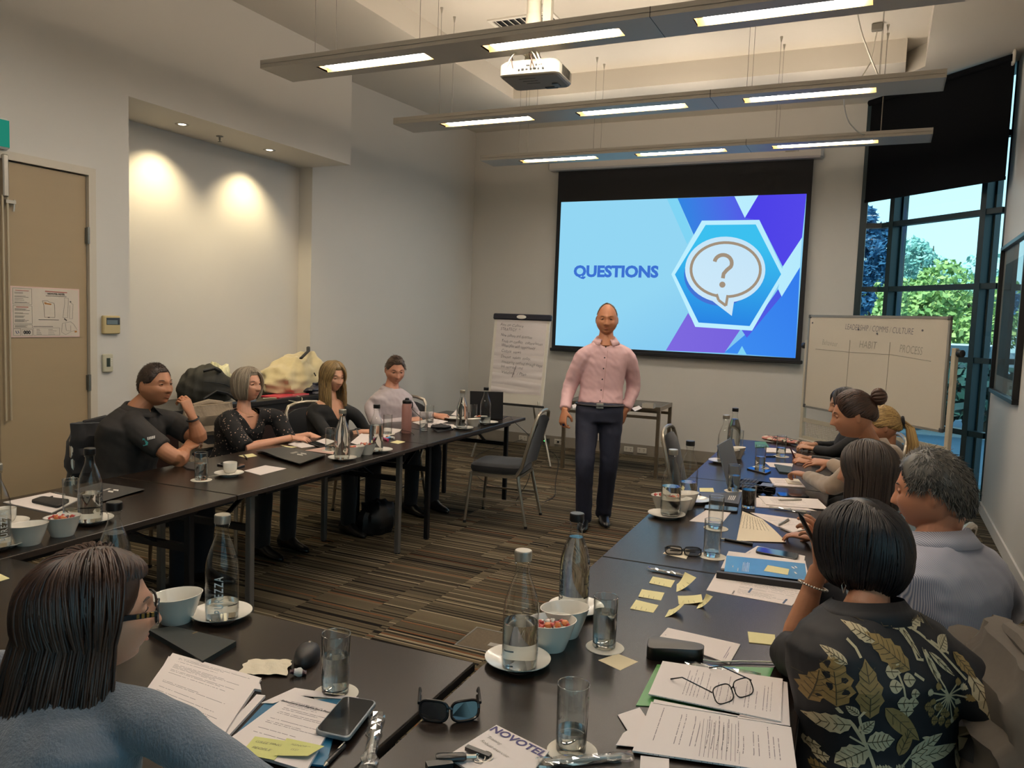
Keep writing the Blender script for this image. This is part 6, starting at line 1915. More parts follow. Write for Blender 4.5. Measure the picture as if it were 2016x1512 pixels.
glasses('sunglasses', 'black sunglasses lying folded on the white napkin', 'sunglasses', onz(*zB(365, 165), TT + 0.002), onz(*zB(755, 190), TT + 0.002), 0.75, mat('sunglass_frame', '#08080a'), thin_glass('smoke_lens', (0.25, 0.26, 0.28), 0.6, 0.08), h_=0.038, temple=0.12, tdir=Vector((0, 1, 0)), fold=True, thick=0.0026)
glasses('sunglasses', 'round black sunglasses behind the dark cola glass', 'sunglasses', onz(*zG(440, 850), TT + 0.001), onz(*zG(708, 870), TT + 0.001), 0.25, mat('sunglass_frame', '#08080a'), m_dark, h_=0.045, temple=0.11, tdir=Vector((0, -1, 0)), fold=True, thick=0.002)
glasses('spectacles', 'dark spectacles at the foot of the pink flask', 'spectacles', onz(786, 853, TT), onz(806, 849, TT), 0.5, m_tort, m_clear, h_=0.036, temple=0.12, tdir=Vector((1, 0.5, 0)))
# car key and wallet at the bottom
ck = thing('car_key', 'black car key with ring on the hotel notepad', 'key', onz(*zC(310, 880), TT + 0.004), 0.0)
A_, B_ = onz(*zC(175, 880), TT + 0.012) - ck.location, onz(*zC(450, 870), TT + 0.012) - ck.location
b = MB(); b.tube([A_, A_.lerp(B_, 0.1), A_.lerp(B_, 0.9), B_], [0.010, 0.0135, 0.0125, 0.008], 12, flat=0.6); b.obj('fob', mat('key_black', '#1c1b1a', 0.3), ck, smooth=True)
b = MB(); b.tube([B_, B_ + (B_ - A_).normalized() * 0.02], 0.005, 8); b.obj('key_collar', m_caps, ck)
for k, rr2 in enumerate((0.012, 0.015)):
 c_ = B_ + (B_ - A_).normalized() * (0.026 + 0.012 * k) + Vector((0, 0, -0.003 + 0.002 * k))
 b = MB(); b.tube([c_ + Vector((rr2 * math.cos(2 * PI * q / 20), rr2 * math.sin(2 * PI * q / 20), 0.003 * math.sin(2 * PI * q / 20))) for q in range(21)], 0.0011, 5, cap=False); b.obj('key_ring', m_caps, ck, smooth=True)
A_, B_ = onz(*zC(450, 785), TT + 0.012) - ck.location, onz(*zC(665, 870), TT + 0.010) - ck.location
b = MB(); b.bar(A_, B_, 0.012, 0.008); b.obj('second_fob', mat('key_black', '#1c1b1a'), ck)
A_, B_ = onz(*zC(90, 960), TT + 0.010) - ck.location, onz(*zC(320, 930), TT + 0.008) - ck.location
b = MB(); b.bar(A_, B_, 0.02, 0.012); b.obj('key_tag', mat('key_black', '#1c1b1a'), ck)
# black open laptop at the far left table end, seen from behind
def laptop(label, hl, hr, depthv, lid_h, lean, mbase, mlid):
 x = (hr - hl); W_ = x.length; x.normalize(); d = depthv.normalized()
 t = thing('laptop', label, 'laptop', (hl + hr) / 2)
 c0 = (hl + hr) / 2
 b = MB(); b.T = frame(Vector((0, 0, 0)), x, d) ; b.box((-W_ / 2, 0, 0), (W_ / 2, 0.225, 0.014), bev=0.004); b.obj('base', mbase, t)
 zc_ = frame(Vector((0, 0, 0)), x, d)
 s_ = 1 if (zc_.to_3x3() @ Vector((0, 0, 1))).z > 0 else -1
 b = MB()
 up = (Vector((0, 0, 1)) * math.cos(lean) - d * math.sin(lean))
 P = [x * (-W_ / 2), x * (W_ / 2), x * (W_ / 2) + up * lid_h, x * (-W_ / 2) + up * lid_h]
 b.slab([q_ + Vector((0, 0, 0.012)) for q_ in P], up.cross(x) if up.cross(x).dot(d) < 0 else x.cross(up), 0.006); lid = b.obj('lid', mlid, t)
 b = MB(); nrm = (d - up * d.dot(up)).normalized()
 b.slab([q_ * 0.95 + up * 0.02 + nrm * 0.0012 for q_ in P], nrm, 0.0005); b.obj('display', m_scr, lid)
 # keys, a few rows
 ky = MB()
 for r_ in range(5):
  for c_ in range(13):
   o_ = x * (-W_ / 2 + 0.022 + c_ * (W_ - 0.05) / 12.4) + d * (0.035 + r_ * 0.019) + Vector((0, 0, 0.0145))
   a_, q2 = x * 0.0075, d * 0.0075
   ky.add([o_ - a_ - q2, o_ + a_ - q2, o_ + a_ + q2, o_ - a_ + q2], [(0, 1, 2, 3)])
 k_ = ky.obj('keyboard', mat('key_dark', '#1d2228', 0.5), t); k_['kind'] = 'stuff'
 b = MB(); o_ = d * 0.175 + Vector((0, 0, 0.0148)); a_, q2 = x * 0.05, d * 0.032
 b.add([o_ - a_ - q2, o_ + a_ - q2, o_ + a_ + q2, o_ - a_ + q2], [(0, 1, 2, 3)]); b.obj('trackpad', mat('trackpad', '#6c7480', 0.4), t)
 return t
hl, hr = onz(925, 824, TT), onz(990, 826, TT)
laptop('black laptop open at the far end of the left row, back to the camera', hl, hr, Vector((-0.25, 1, 0)), 0.235, 0.10, mat('laptop_black', '#1b1a1b', 0.45), mat('laptop_lid', '#201f20', 0.4))
hl, hr = onz(*zG(190, 800), TT), onz(*zG(328, 686), TT)
laptop('silver laptop open on the right row, screen edge-on', hl, hr, Vector((1, 0.05, 0)), 0.235, 0.30, mat('laptop_silver', '#7f8b9a', 0.35, 0.5), mat('laptop_silver', '#7f8b9a'))
cable('cable', 'black laptop lead dropping over the far left table end to the floor', [onz(990, 824, TT + 0.006), onz(1003, 820, TT + 0.012), onz(1015, 833, TT - 0.02), Vector((-2.70, 6.25, 0.55)), Vector((-2.72, 6.22, 0.25)), Vector((-2.80, 6.15, 0.01)), Vector((-2.65, 6.6, 0.006)), Vector((-2.9, 7.3, 0.006)), Vector((-3.4, 8.6, 0.006)), Vector((-3.85, 9.25, 0.006)), Vector((-3.884, 9.34, 0.06))], 0.003, m_black)
cable('cable', 'black lead trailing over the carpet behind the far left table', [(-3.0, 6.7, 0.006), (-3.5, 6.9, 0.006), (-4.0, 7.6, 0.006), (-4.3, 8.4, 0.006), (-4.21, 9.36, 0.05)], 0.003, m_black)
# pink flask
p = onz(800, 852, TT)
t = thing('water_flask', 'tall pink insulated flask with a black lid', 'flask', (p.x, p.y, TT))
b = MB(); b.lathe([(0, 0), (0.036, 0), (0.038, 0.004), (0.038, 0.205), (0.034, 0.225), (0, 0.226)], 32); b.obj('body', mat('flask_pink', '#a5776e', 0.45, noise=0.03), t, smooth=0.6)
b = MB(); b.lathe([(0, 0.222), (0.034, 0.222), (0.035, 0.226), (0.035, 0.243), (0.03, 0.248), (0.017, 0.25), (0.015, 0.262), (0.011, 0.266), (0, 0.266)], 28); lid = b.obj('lid', m_capb, t, smooth=0.5)
b = MB(); b.tube([(0.034, 0, 0.238), (0.046, 0, 0.236), (0.050, 0, 0.215), (0.046, 0, 0.195), (0.042, 0, 0.19)], 0.004, 8); b.obj('carry_loop', m_capb, lid, smooth=True)
# highlighters
for a, c, col, lb_ in (((752, 862), (764, 866), '#c4456e', 'pink highlighter pen near the pink flask'), ((757, 864), (768, 861), '#4f8fb8', 'blue highlighter pen near the pink flask'), ((761, 860), (776, 862), '#d07a45', 'orange-capped highlighter pen near the pink flask')):
 A_, B_ = onz(*a, TT + 0.008), onz(*c, TT + 0.008)
 t = thing('highlighter', lb_, 'pen', A_, 0, 'highlighters')
 d = B_ - A_
 b = MB(); b.tube([d * 0.25, d], 0.0085, 10); b.obj('barrel', m_white if col == '#d07a45' else mat('hl' + col, col, 0.4), t, smooth=0.5)
 b = MB(); b.tube([Vector((0, 0, 0)), d * 0.3], 0.009, 10); b.obj('cap', mat('hl' + col, col, 0.4), t, smooth=0.5)
# glasses case
p = onz(868, 846, TT)
t = thing('spectacle_case', 'soft black spectacle case on a dark notebook in front of the pale shirt', 'case', (p.x, p.y, TT + 0.006), 0.6)
b = MB(); rows = []
for k in range(11):
 u = k / 10 * 2 - 1; w_ = 0.032 * (1 - abs(u) ** 5 * 0.6); h_ = 0.017 * (1 - abs(u) ** 4 * 0.6) * (1 + 0.12 * math.sin(k * 2.2))
 rows.append([(u * 0.08, w_ * math.cos(a), 0.018 + h_ * math.sin(a)) for a in [2 * PI * q / 14 for q in range(14)]])
b.loft(rows); b.obj('pouch', mat('case_black', '#121318', 0.6, noise=0.2), t, smooth=True)
b = MB(); b.tube([(-0.075, 0, 0.036), (0, 0.004, 0.037), (0.075, 0, 0.036)], 0.0015, 5); b.obj('zip', m_black, t)
sheetP('notebook', 'flat dark notebook under the soft spectacle case', 'notebook', [(848, 842), (868, 834), (893, 846), (862, 852)], TT, 0.006, m_black)
# pencil case, floral
p = onz(1536, 872, TT)
t = thing('pencil_case', 'pink floral pencil case at the far end of the right row', 'pencil case', (p.x, p.y, TT), math.radians(-25))
b = MB(); rows = []
for k in range(13):
 u = k / 12 * 2 - 1; w_ = 0.05 * (1 - abs(u) ** 6 * 0.5); h_ = 0.022 * (1 - abs(u) ** 4 * 0.5) * (1 + 0.1 * math.sin(k * 1.7))
 rows.append([(u * 0.15, w_ * math.cos(a), 0.023 + h_ * math.sin(a)) for a in [2 * PI * q / 16 for q in range(16)]])
m_fl = mat('floral_cloth', '#b08078', 0.8)
nt = m_fl.node_tree; tc = nt.nodes.new('ShaderNodeTexCoord'); vo = nt.nodes.new('ShaderNodeTexVoronoi'); vo.inputs['Scale'].default_value = 55; cr_ = nt.nodes.new('ShaderNodeValToRGB'); cr_.color_ramp.interpolation = 'CONSTANT'
e = cr_.color_ramp.elements; e[0].color = (*lin('#2b2522'), 1); e[1].position = 0.3; e[1].color = (*lin('#b9796f'), 1)
for pos, c_ in ((0.6, '#c9b9a4'), (0.82, '#7d4a45')):
 q_ = e.new(pos); q_.color = (*lin(c_), 1)
nt.links.new(tc.outputs['Object'], vo.inputs['Vector']); nt.links.new(vo.outputs['Color'], cr_.inputs[0]); nt.links.new(cr_.outputs[0], nt.nodes['Principled BSDF'].inputs['Base Color'])
b.loft(rows); b.obj('pouch', m_fl, t, smooth=True)
b = MB(); b.tube([(-0.14, 0, 0.046), (0, 0.005, 0.048), (0.14, 0, 0.046)], 0.002, 5); b.obj('zip', m_steel, t)
# things on the side table behind the presenter
p = onz(1277, 803, 0.757)
t = thing('tray', 'clear moulded tray on the steel side table', 'tray', (p.x, p.y, 0.757))
b = MB()
for lo, hi in (((-0.06, -0.04, 0), (0.06, 0.04, 0.003)), ((-0.06, -0.04, 0.003), (0.06, -0.037, 0.05)), ((-0.06, 0.037, 0.003), (0.06, 0.04, 0.05)), ((-0.06, -0.037, 0.003), (-0.057, 0.037, 0.05)), ((0.057, -0.037, 0.003), (0.06, 0.037, 0.05))):
 b.box(lo, hi)
b.obj('shell', mat('frosted_plastic', '#b4aea2', 0.3), t)
for k in range(4):
 b = MB(); b.box((-0.05 + 0.026 * k, -0.03, 0.004), (-0.03 + 0.026 * k, 0.03, 0.045)); b.obj('divider', mat('frosted_plastic', '#b4aea2'), t)
sheetP('document', 'white card on the side table beside the clear tray', 'document', [(1243, 804), (1258, 799), (1264, 804), (1250, 810)], 0.757, 0.002, m_blank)
sheetP('document', 'papers on the left end of the side table behind the man', 'document', [(1126, 800), (1140, 794), (1142, 800), (1128, 806)], 0.757, 0.012, m_blank)

# ================================================================== BAGS AND COATS ON THE SIDEBOARD
def heap(name, label, cat, c, size, m, seed, amp=0.18, rz=0.0, n=(28, 16), flat=True, parts=None, profile=None, folds=0.0):
 # soft folded cloth or bag shape resting on its base
 rnd = random.Random(seed)
 ph = [rnd.uniform(0, 6.28) for _ in range(8)]
 t = thing(name, label, cat, c, rz)
 b = MB(); rows = []
 for j in range(n[1] + 1):
  th = PI * j / n[1]
  row = []
  for i in range(n[0]):
   f = 2 * PI * i / n[0]
   d = Vector((math.sin(th) * math.cos(f), math.sin(th) * math.sin(f), -math.cos(th)))
   r = 1 + amp * (0.5 * math.sin(5 * d.x + ph[0] + 3 * d.z) + 0.35 * math.sin(9 * d.y + ph[1] + 4 * d.z) + 0.35 * math.sin(13 * (d.x + d.y) + ph[2]) + 0.25 * math.sin(17 * d.z + ph[3] + 6 * d.x))
   if folds: r += folds * (1 - 2 * abs(math.sin(4.6 * d.y + 2.0 * d.z + 1.5 * math.sin(3 * d.x + ph[4])))) + folds * 0.6 * (1 - 2 * abs(math.sin(4.5 * d.z - 6 * d.y + 2 * d.x + ph[5])))
   p = Vector((d.x * r * size[0], d.y * r * size[1], d.z * r * size[2]))
   if profile: p = profile(p)
   p.z = max(p.z + size[2] * 0.55, 0.0)
   row.append(p)
  rows.append(row)
 b.loft(rows, cap=False)
 b.obj('cloth' if parts is None else parts, m, t, smooth=True)
 return t
ZS = 0.845
m_bag = mat('bag_black', '#24231d', 0.75, noise=0.2, nscale=30)
bg = heap('shoulder_bag', 'black fabric bag slumped on the sideboard', 'bag', (-5.02, 4.80, ZS), (0.17, 0.26, 0.21), m_bag, 11, 0.06, parts='body', folds=0.018, n=(60, 36), profile=lambda p: Vector((p.x, p.y, p.z * (1 - 0.45 * max(0, p.y / 0.26)))))
b = MB(); b.tube([(0.15, -0.18, 0.06), (0.20, -0.10, 0.12), (0.19, 0.03, 0.09), (0.21, 0.12, 0.03), (0.19, 0.2, 0.01)], 0.012, 8); b.obj('strap', m_black, bg, smooth=True)
b = MB(); b.tube([(0.10, -0.14, 0.28), (0.16, -0.08, 0.30), (0.14, 0.0, 0.27)], 0.014, 8); b.obj('handle', m_black, bg, smooth=True)
b = MB(); b.tube([(0.165, -0.2, 0.20), (0.185, 0.0, 0.17), (0.16, 0.17, 0.10)], 0.003, 5); b.obj('piping', m_black, bg, smooth=True)
m_plastic = mat('pale_plastic_bag', '#c9c5a2', 0.35, noise=0.25, nscale=14, bump=0.6)
heap('plastic_bag', 'crumpled pale plastic bag behind the black bag', 'bag', (-5.22, 5.08, ZS), (0.12, 0.16, 0.20), m_plastic, 5, 0.10, parts='body', folds=0.10, n=(60, 36))
m_jk = mat('cream_fleece', '#c3b48c', 0.95, noise=0.08, nscale=25, sheen=0.4)
jk = heap('jacket', 'cream fleece jacket heaped on the sideboard', 'jacket', (-5.14, 5.98, ZS), (0.24, 0.42, 0.20), m_jk, 23, 0.07, folds=0.05, n=(90, 50), profile=lambda p: Vector((p.x, p.y, p.z * (1.25 + 0.9 * p.y))))
b = MB(); b.tube([(0.18, -0.1, 0.34), (0.10, 0.1, 0.40), (0.0, 0.22, 0.43)], 0.018, 8, flat=0.5); b.obj('dark_trim', m_black, jk, smooth=True)
b = MB(); b.tube([(0.24, 0.02, 0.20), (0.235, 0.05, 0.17)], 0.006, 6); b.obj('zip_pull', m_black, jk, smooth=True)
heap('bag', 'navy clothes in a clear bag at the right end of the sideboard', 'bag', (-4.98, 6.12, ZS), (0.15, 0.22, 0.085), mat('navy_clothes', '#2c2d3a', 0.35, noise=0.5, nscale=20, coat=0.5), 31, 0.10, parts='body', folds=0.1, n=(60, 36))
t = thing('notebook', 'bright red notebook under the cream jacket', 'notebook', (-4.95, 5.66, ZS), 0.05)
b = MB(); b.box((-0.10, -0.22, 0), (0.10, 0.22, 0.014), bev=0.002); b.obj('cover', mat('red_cover', '#b53545', 0.4), t)
b = MB(); b.box((0.101, -0.21, 0.003), (0.1025, 0.21, 0.011)); b.obj('pages', mat('red_pages', '#c06a70', 0.6), t)
cable('cable', 'white cable looping over the sideboard front edge', [(-4.93, 5.35, ZS + 0.004), (-4.86, 5.45, ZS + 0.004), (-4.80, 5.58, ZS - 0.03), (-4.795, 5.68, ZS - 0.045), (-4.81, 5.72, ZS - 0.01), (-4.88, 5.68, ZS + 0.016)], 0.004, mat('cable_cream', '#cfc5ab', 0.5))
t = thing('laptop', 'closed silver laptop under the black bag on the sideboard', 'laptop', (-4.93, 4.98, ZS + 0.0))
b = MB(); b.box((-0.11, -0.17, 0), (0.115, 0.17, 0.016), bev=0.004); b.obj('base', mat('laptop_silver', '#7f8b9a'), t)
b = MB(); b.box((-0.11, -0.17, 0.0165), (0.115, 0.17, 0.022), bev=0.002); b.obj('lid', mat('lid_silver', '#9a9a96', 0.35, 0.5), t)
# black bag on the floor under the left tables
heap('handbag', 'black handbag on the carpet under the left table', 'bag', (-3.36, 4.86, 0.0), (0.13, 0.17, 0.16), mat('bag_leather', '#101012', 0.5, noise=0.2), 41, 0.14, parts='body')
# ================================================================== PEOPLE
from mathutils import noise as mnoise
def remesh(mb, voxel, smooth=4, factor=0.5):
 # fuse overlapping closed shapes into one continuous skin
 me = mb.mesh('fused', [])
 o = bpy.data.objects.new('fused', me); COL.objects.link(o)
 r = o.modifiers.new('r', 'REMESH'); r.mode = 'VOXEL'; r.voxel_size = voxel; r.adaptivity = 0
 if smooth:
  s = o.modifiers.new('s', 'SMOOTH'); s.iterations = smooth; s.factor = factor
 dg = bpy.context.evaluated_depsgraph_get()
 out = bpy.data.meshes.new_from_object(o.evaluated_get(dg))
 bpy.data.objects.remove(o); bpy.data.meshes.remove(me)
 return out
def wrinkle(me, amp, freq, axis=None, seed=0.0):
 n = len(me.vertices)
 co = np.empty(n * 3); me.vertices.foreach_get('co', co); co = co.reshape(-1, 3)
 no = np.empty(n * 3); me.vertices.foreach_get('normal', no); no = no.reshape(-1, 3)
 d = np.empty(n)
 for i in range(n):
  x, y, z = co[i]
  a = mnoise.noise((x * freq + seed, y * freq, z * freq * 1.5))
  c = mnoise.noise((x * freq * 2.3, y * freq * 2.3 + seed, (z + 0.6 * x + 0.3 * y) * freq * 3.2))
  d[i] = (1 - abs(a) * 2.2) * 0.5 + c * 0.6
 co += no * (d[:, None] * amp)
 me.vertices.foreach_set('co', co.reshape(-1)); me.update()
def join(meshes, name):
 v, f, off = [], [], 0
 for me in meshes:
  n = len(me.vertices); co = np.empty(n * 3); me.vertices.foreach_get('co', co)
  v.append(co.reshape(-1, 3))
  f += [[i + off for i in p.vertices] for p in me.polygons]
  off += n
 out = bpy.data.meshes.new(name)
 out.from_pydata(np.concatenate(v).tolist(), [], f)
 for me in meshes: bpy.data.meshes.remove(me)
 out.polygons.foreach_set('use_smooth', [True] * len(out.polygons))
 out.update()
 return out
def shade(me):
 me.polygons.foreach_set('use_smooth', [True] * len(me.polygons)); return me
UP = Vector((0, 0, 1))
def cvec(a, b, c):      # direction from the lens axes: right, up, away
 return Vector([CAM_R[0][i] * a - CAM_R[1][i] * b + CAM_R[2][i] * c for i in range(3)]).normalized()
def basis(fwd, tilt=0.0):
 f = Vector(fwd).normalized(); r = f.cross(UP).normalized(); u = r.cross(f)
 if tilt:
  m = Matrix.Rotation(tilt, 3, f); r = m @ r; u = m @ u
 return Matrix((r, f, u)).transposed()      # columns right, forward, up
G = lambda x, s: math.exp(-(x / s) ** 2)
def head_surf(d, fem):
 # skull and face as a function of direction (x right, y forward, z up); metres
 x, y, z = d.x * 0.077, d.y * 0.099, d.z * 0.120
 t = max(0.0, -z / 0.120)
 wv = (1 - (0.30 if fem else 0.22) * t ** 1.6) * (1 + (0.08 if fem else 0.13) * math.sin(PI * min(1.0, t)))
 x *= wv
 if y > 0: y *= 1 + 0.10 * math.sin(PI * min(1.0, t))
 if y < 0: y *= 1 - 0.45 * t ** 1.2
 else: y *= 1 - 0.10 * t ** 2
 if z > 0 and y < 0: y *= 1.05
 if y > 0:
  fr = min(1.0, max(0.0, d.y) * 1.6)
  dy = 0.006 * G(z - 0.024, 0.014) * G(x, 0.05)
  dy -= 0.011 * (G(x - 0.031, 0.016) + G(x + 0.031, 0.016)) * G(z - 0.006, 0.013)
  nz = min(1.0, max(0.0, (0.016 - z) / 0.046))
  dy += (0.006 + 0.019 * nz) * G(x, 0.0095 + 0.004 * nz) * (1 if -0.034 < z < 0.016 else G(z + 0.034, 0.006) if z <= -0.034 else G(z - 0.016, 0.012))
  dy += 0.008 * (G(x - 0.013, 0.007) + G(x + 0.013, 0.007)) * G(z + 0.031, 0.008)
  dy += 0.006 * G(z + 0.060, 0.012) * G(x, 0.026) - 0.005 * G(z + 0.0615, 0.0035) * G(x, 0.024)
  dy += (0.022 if fem else 0.026) * G(z + 0.100, 0.026) * G(x, 0.030 if fem else 0.038) - 0.005 * G(z + 0.080, 0.008) * G(x, 0.025)
  dy += 0.005 * (G(x - 0.045, 0.02) + G(x + 0.045, 0.02)) * G(z + 0.022, 0.02)
  y += dy * fr
 return Vector((x, y, z))
def add_head(mb, c, R, s, fem):
 n, m = 56, 44; rows = []
 for k in range(m + 1):
  th = PI * k / m
  rows.append([c + R @ (head_surf(Vector((math.sin(th) * math.sin(2 * PI * i / n), math.sin(th) * math.cos(2 * PI * i / n), math.cos(th))), fem) * s) for i in range(n)])
 mb.loft([list(reversed(r)) for r in rows], cap=False)
 for sx in (-1, 1):
  mb.ellipsoid(c + R @ Vector((sx * 0.078, -0.012, -0.006)) * s, (0.008 * s, 0.017 * s, 0.031 * s), 12, 8, rot=R @ Matrix.Rotation(sx * 0.35, 3, 'Z') @ Matrix.Rotation(-0.15, 3, 'X'))
def add_hand(mb, w, fd, nrm, s, side, curl, spread=0.07, thumb=0.5):
 # w wrist, fd direction of the fingers, nrm back of the hand; side +1 when the thumb is on fd x nrm
 fd = fd.normalized(); sd = fd.cross(nrm).normalized() * side; nr = (nrm - fd * nrm.dot(fd)).normalized()
 ring = lambda c, a, b_: [c + sd * (math.cos(q) * a) + nr * (math.sin(q) * b_) for q in [2 * PI * i / 12 for i in range(12)]]
 mb.loft([ring(w - fd * 0.01 * s, 0.026 * s, 0.019 * s), ring(w + fd * 0.02 * s, 0.030 * s, 0.017 * s), ring(w + fd * 0.055 * s, 0.040 * s, 0.015 * s), ring(w + fd * 0.088 * s, 0.041 * s, 0.012 * s), ring(w + fd * 0.097 * s, 0.036 * s, 0.008 * s)])
 L_ = ((0.070, 0.0088), (0.078, 0.0092), (0.073, 0.0088), (0.057, 0.0078))
 for k in range(4):
  o = (1.5 - k) * 0.0205
  p = w + fd * (0.078 - 0.004 * abs(k - 1.2)) * s + sd * o * s
  d0 = (fd + sd * (1.5 - k) * spread).normalized()
  c = curl[k] if isinstance(curl, (list, tuple)) else curl
  pts, rs = [p - d0 * 0.02 * s, p + d0 * 0.016 * s], [L_[k][1] * s, L_[k][1] * s * 1.02]
  ang = c * 0.55
  for q, fr in enumerate((0.46, 0.31, 0.25)):
   d = d0 * math.cos(ang) - nr * math.sin(ang)
   pts.append(pts[-1] + d * L_[k][0] * fr * s * 0.5); rs.append(L_[k][1] * s * (0.94 - 0.08 * q))
   pts.append(pts[-1] + d * L_[k][0] * fr * s * 0.5); rs.append(L_[k][1] * s * (0.93 - 0.10 * q))
   ang += c * (0.95 if q == 0 else 0.75)
  rs[-1] *= 0.75
  mb.tube(pts, rs, 9)
 t0 = w + fd * 0.022 * s + sd * 0.022 * s - nr * 0.006 * s
 d1 = (fd * 0.62 + sd * (0.80 - 0.35 * thumb) - nr * (0.25 + 0.5 * thumb)).normalized()
 d2 = (fd * 0.88 + sd * (0.25 - 0.5 * thumb) - nr * (0.2 + 0.45 * thumb)).normalized()
 mb.tube([t0 - d1 * 0.012 * s, t0 + d1 * 0.026 * s, t0 + d1 * 0.046 * s, t0 + d1 * 0.048 * s + d2 * 0.016 * s, t0 + d1 * 0.048 * s + d2 * 0.031 * s], [0.014 * s, 0.0135 * s, 0.0105 * s, 0.0100 * s, 0.0070 * s], 9)
def lerp(a, b, t): return a + (b - a) * t
def torso(mb, P, N, latP, latN, tf, grow=0.0, fem=False, bulk=1.0, top=1.0, bottom=0.0):
 prof = [(-0.14, .150, .105), (0.0, .172, .122), (.12, .172, .120), (.30, .145 if fem else .158, .104), (.48, .150 if fem else .166, .112), (.66, .160 if fem else .176, .122 if not fem else .126), (.80, .168 if fem else .182, .108), (.90, .130, .088), (.97, .078, .070), (1.03, .056, .060)]
 rings = []
 h = (N - P).length
 mid = (P + N) / 2 - tf * 0.03 * h / 0.45
 for t, w_, d_ in prof:
  if t > top or t < bottom - 0.2: continue
  tt = max(0, min(1, t))
  c = P * (1 - tt) ** 2 + mid * 2 * tt * (1 - tt) + N * tt ** 2
  if t < 0: c = P + (P - N).normalized() * (-t) * h
  if t > 1: c = N + (N - P).normalized() * (t - 1) * h
  lat = lerp(latP, latN, tt).normalized()
  ax = (N - P).normalized(); f = ax.cross(lat).normalized()
  if f.dot(tf) < 0: f = -f
  e = 0.8
  rings.append([c + lat * (math.copysign(abs(math.cos(q)) ** e, math.cos(q)) * (w_ * bulk + grow)) + f * (math.copysign(abs(math.sin(q)) ** e, math.sin(q)) * (d_ * bulk + grow)) for q in [2 * PI * i / 28 for i in range(28)]])
 mb.loft(rings)
def limb(mb, pts, rs, n=14):
 # rounded tapered limb through joints with extra points so bends stay round
 P, Q = [], []
 for i in range(len(pts) - 1):
  for k in range(5):
   t = k / 5
   P.append(lerp(pts[i], pts[i + 1], t)); Q.append(rs[i] + (rs[i + 1] - rs[i]) * t)
 P.append(pts[-1]); Q.append(rs[-1])
 for _ in range(2):
  P = [P[0]] + [(P[i - 1] + P[i] * 2 + P[i + 1]) / 4 for i in range(1, len(P) - 1)] + [P[-1]]
 mb.tube(P, Q, n)
def skin_mat(name, c):
 m = mat(name, c, 0.48, noise=0.07, nscale=18, bump=0.05, bscale=300)
 b = m.node_tree.nodes['Principled BSDF']
 b.inputs['Subsurface Weight'].default_value = 0.12
 b.inputs['Subsurface Radius'].default_value = (0.012, 0.005, 0.003)
 b.inputs['Subsurface Scale'].default_value = 0.6
 return m
def hair_mat(name, c, c2=None):
 m = mat(name, c, 0.38, spec=0.45)
 nt = m.node_tree; g = nt.nodes.new('ShaderNodeNewGeometry'); mx = nt.nodes.new('ShaderNodeMix'); mx.data_type = 'RGBA'
 a = lin(c); b_ = lin(c2) if c2 else tuple(v * 2.0 for v in a)
 mx.inputs[6].default_value = (*a, 1); mx.inputs[7].default_value = (*b_, 1)
 nt.links.new(g.outputs['Random Per Island'], mx.inputs[0]); nt.links.new(mx.outputs[2], nt.nodes['Principled BSDF'].inputs['Base Color'])
 return m
m_eye = mat('eye_white', '#a39b90', 0.2); m_iris = mat('eye_iris', '#3a2f28', 0.15)
m_lip = {}
def face_parts(t, body, c, R, s, skin_c, brow, fem, inv):
 # eyes, brows and lips
 w0 = c; c = c - inv
 for sx in (-1, 1):
  e = c + R @ Vector((sx * 0.031, 0.0790, 0.006)) * s
  b = MB(); b.T = Matrix.Translation(e) @ (R @ Matrix.Rotation(-PI / 2, 3, 'X')).to_4x4()
  r = 0.0115 * s
  pr = [(r * math.sin(PI * k / 10), -r * math.cos(PI * k / 10)) for k in range(11)]
  pr = [(a, z, 1 if z > r * 0.74 else 0) for a, z in pr]
  b.lathe(pr, 16); b.obj('eye', [m_eye, m_iris], t, smooth='all')
  # lids
  b = MB()
  for up_, z0 in ((1, 0.0054), (-1, -0.0050)):
   b.tube([e + R @ Vector((0.0135 * s * q, 0.0095 * s - 0.006 * s * q * q, (z0 * (1 - q * q * 0.9)) * s)) for q in [k / 5 - 1 for k in range(11)]], [(0.0032 if up_ > 0 else 0.0024) * s] * 11, 8)
  for i, v in enumerate(b.v): b.v[i] = (v[0] + inv.x, v[1] + inv.y, v[2])
  body.append(b)
  b = MB(); b.tube([e + R @ Vector((0.0138 * s * q, 0.0128 * s - 0.0068 * s * q * q, 0.0036 * (1 - q * q) * s)) for q in [k / 5 - 1 for k in range(11)]], [0.0006] + [0.0015 * s] * 9 + [0.0006], 5); b.obj('eyelash', brow, t, smooth=True)
  b = MB()
  b.tube([c + R @ Vector((sx * (0.014 + 0.034 * q), 0.0945 - 0.014 * q * q, 0.024 + 0.006 * math.sin(PI * q * 0.8))) * s for q in [k / 6 for k in range(7)]], [0.0028 * s, 0.0036 * s, 0.0036 * s, 0.0034 * s, 0.003 * s, 0.0024 * s, 0.0012 * s], 6, flat=0.6)
  b.obj('eyebrow', brow, t, smooth=True)
 b = MB()
 for z0, k in ((-0.0575, 1), (-0.0655, 0.85)):
  b.tube([c + R @ Vector((0.024 * q * k, 0.0975 - 0.012 * q * q, z0 + (0.0015 if z0 > -0.06 else -0.001) * math.cos(q * 3) + 0.0035 * q * q)) * s for q in [i / 5 - 1 for i in range(11)]], [s * 0.0042 * (1 - abs(i / 5 - 1) ** 2 * 0.85) + 0.0004 for i in range(11)], 7, flat=0.7)
 b.obj('lips', mat('lips_' + skin_c[1:], tuple(v * f for v, f in zip(lin(skin_c), (0.80, 0.55, 0.52))), 0.4), t, smooth=True)
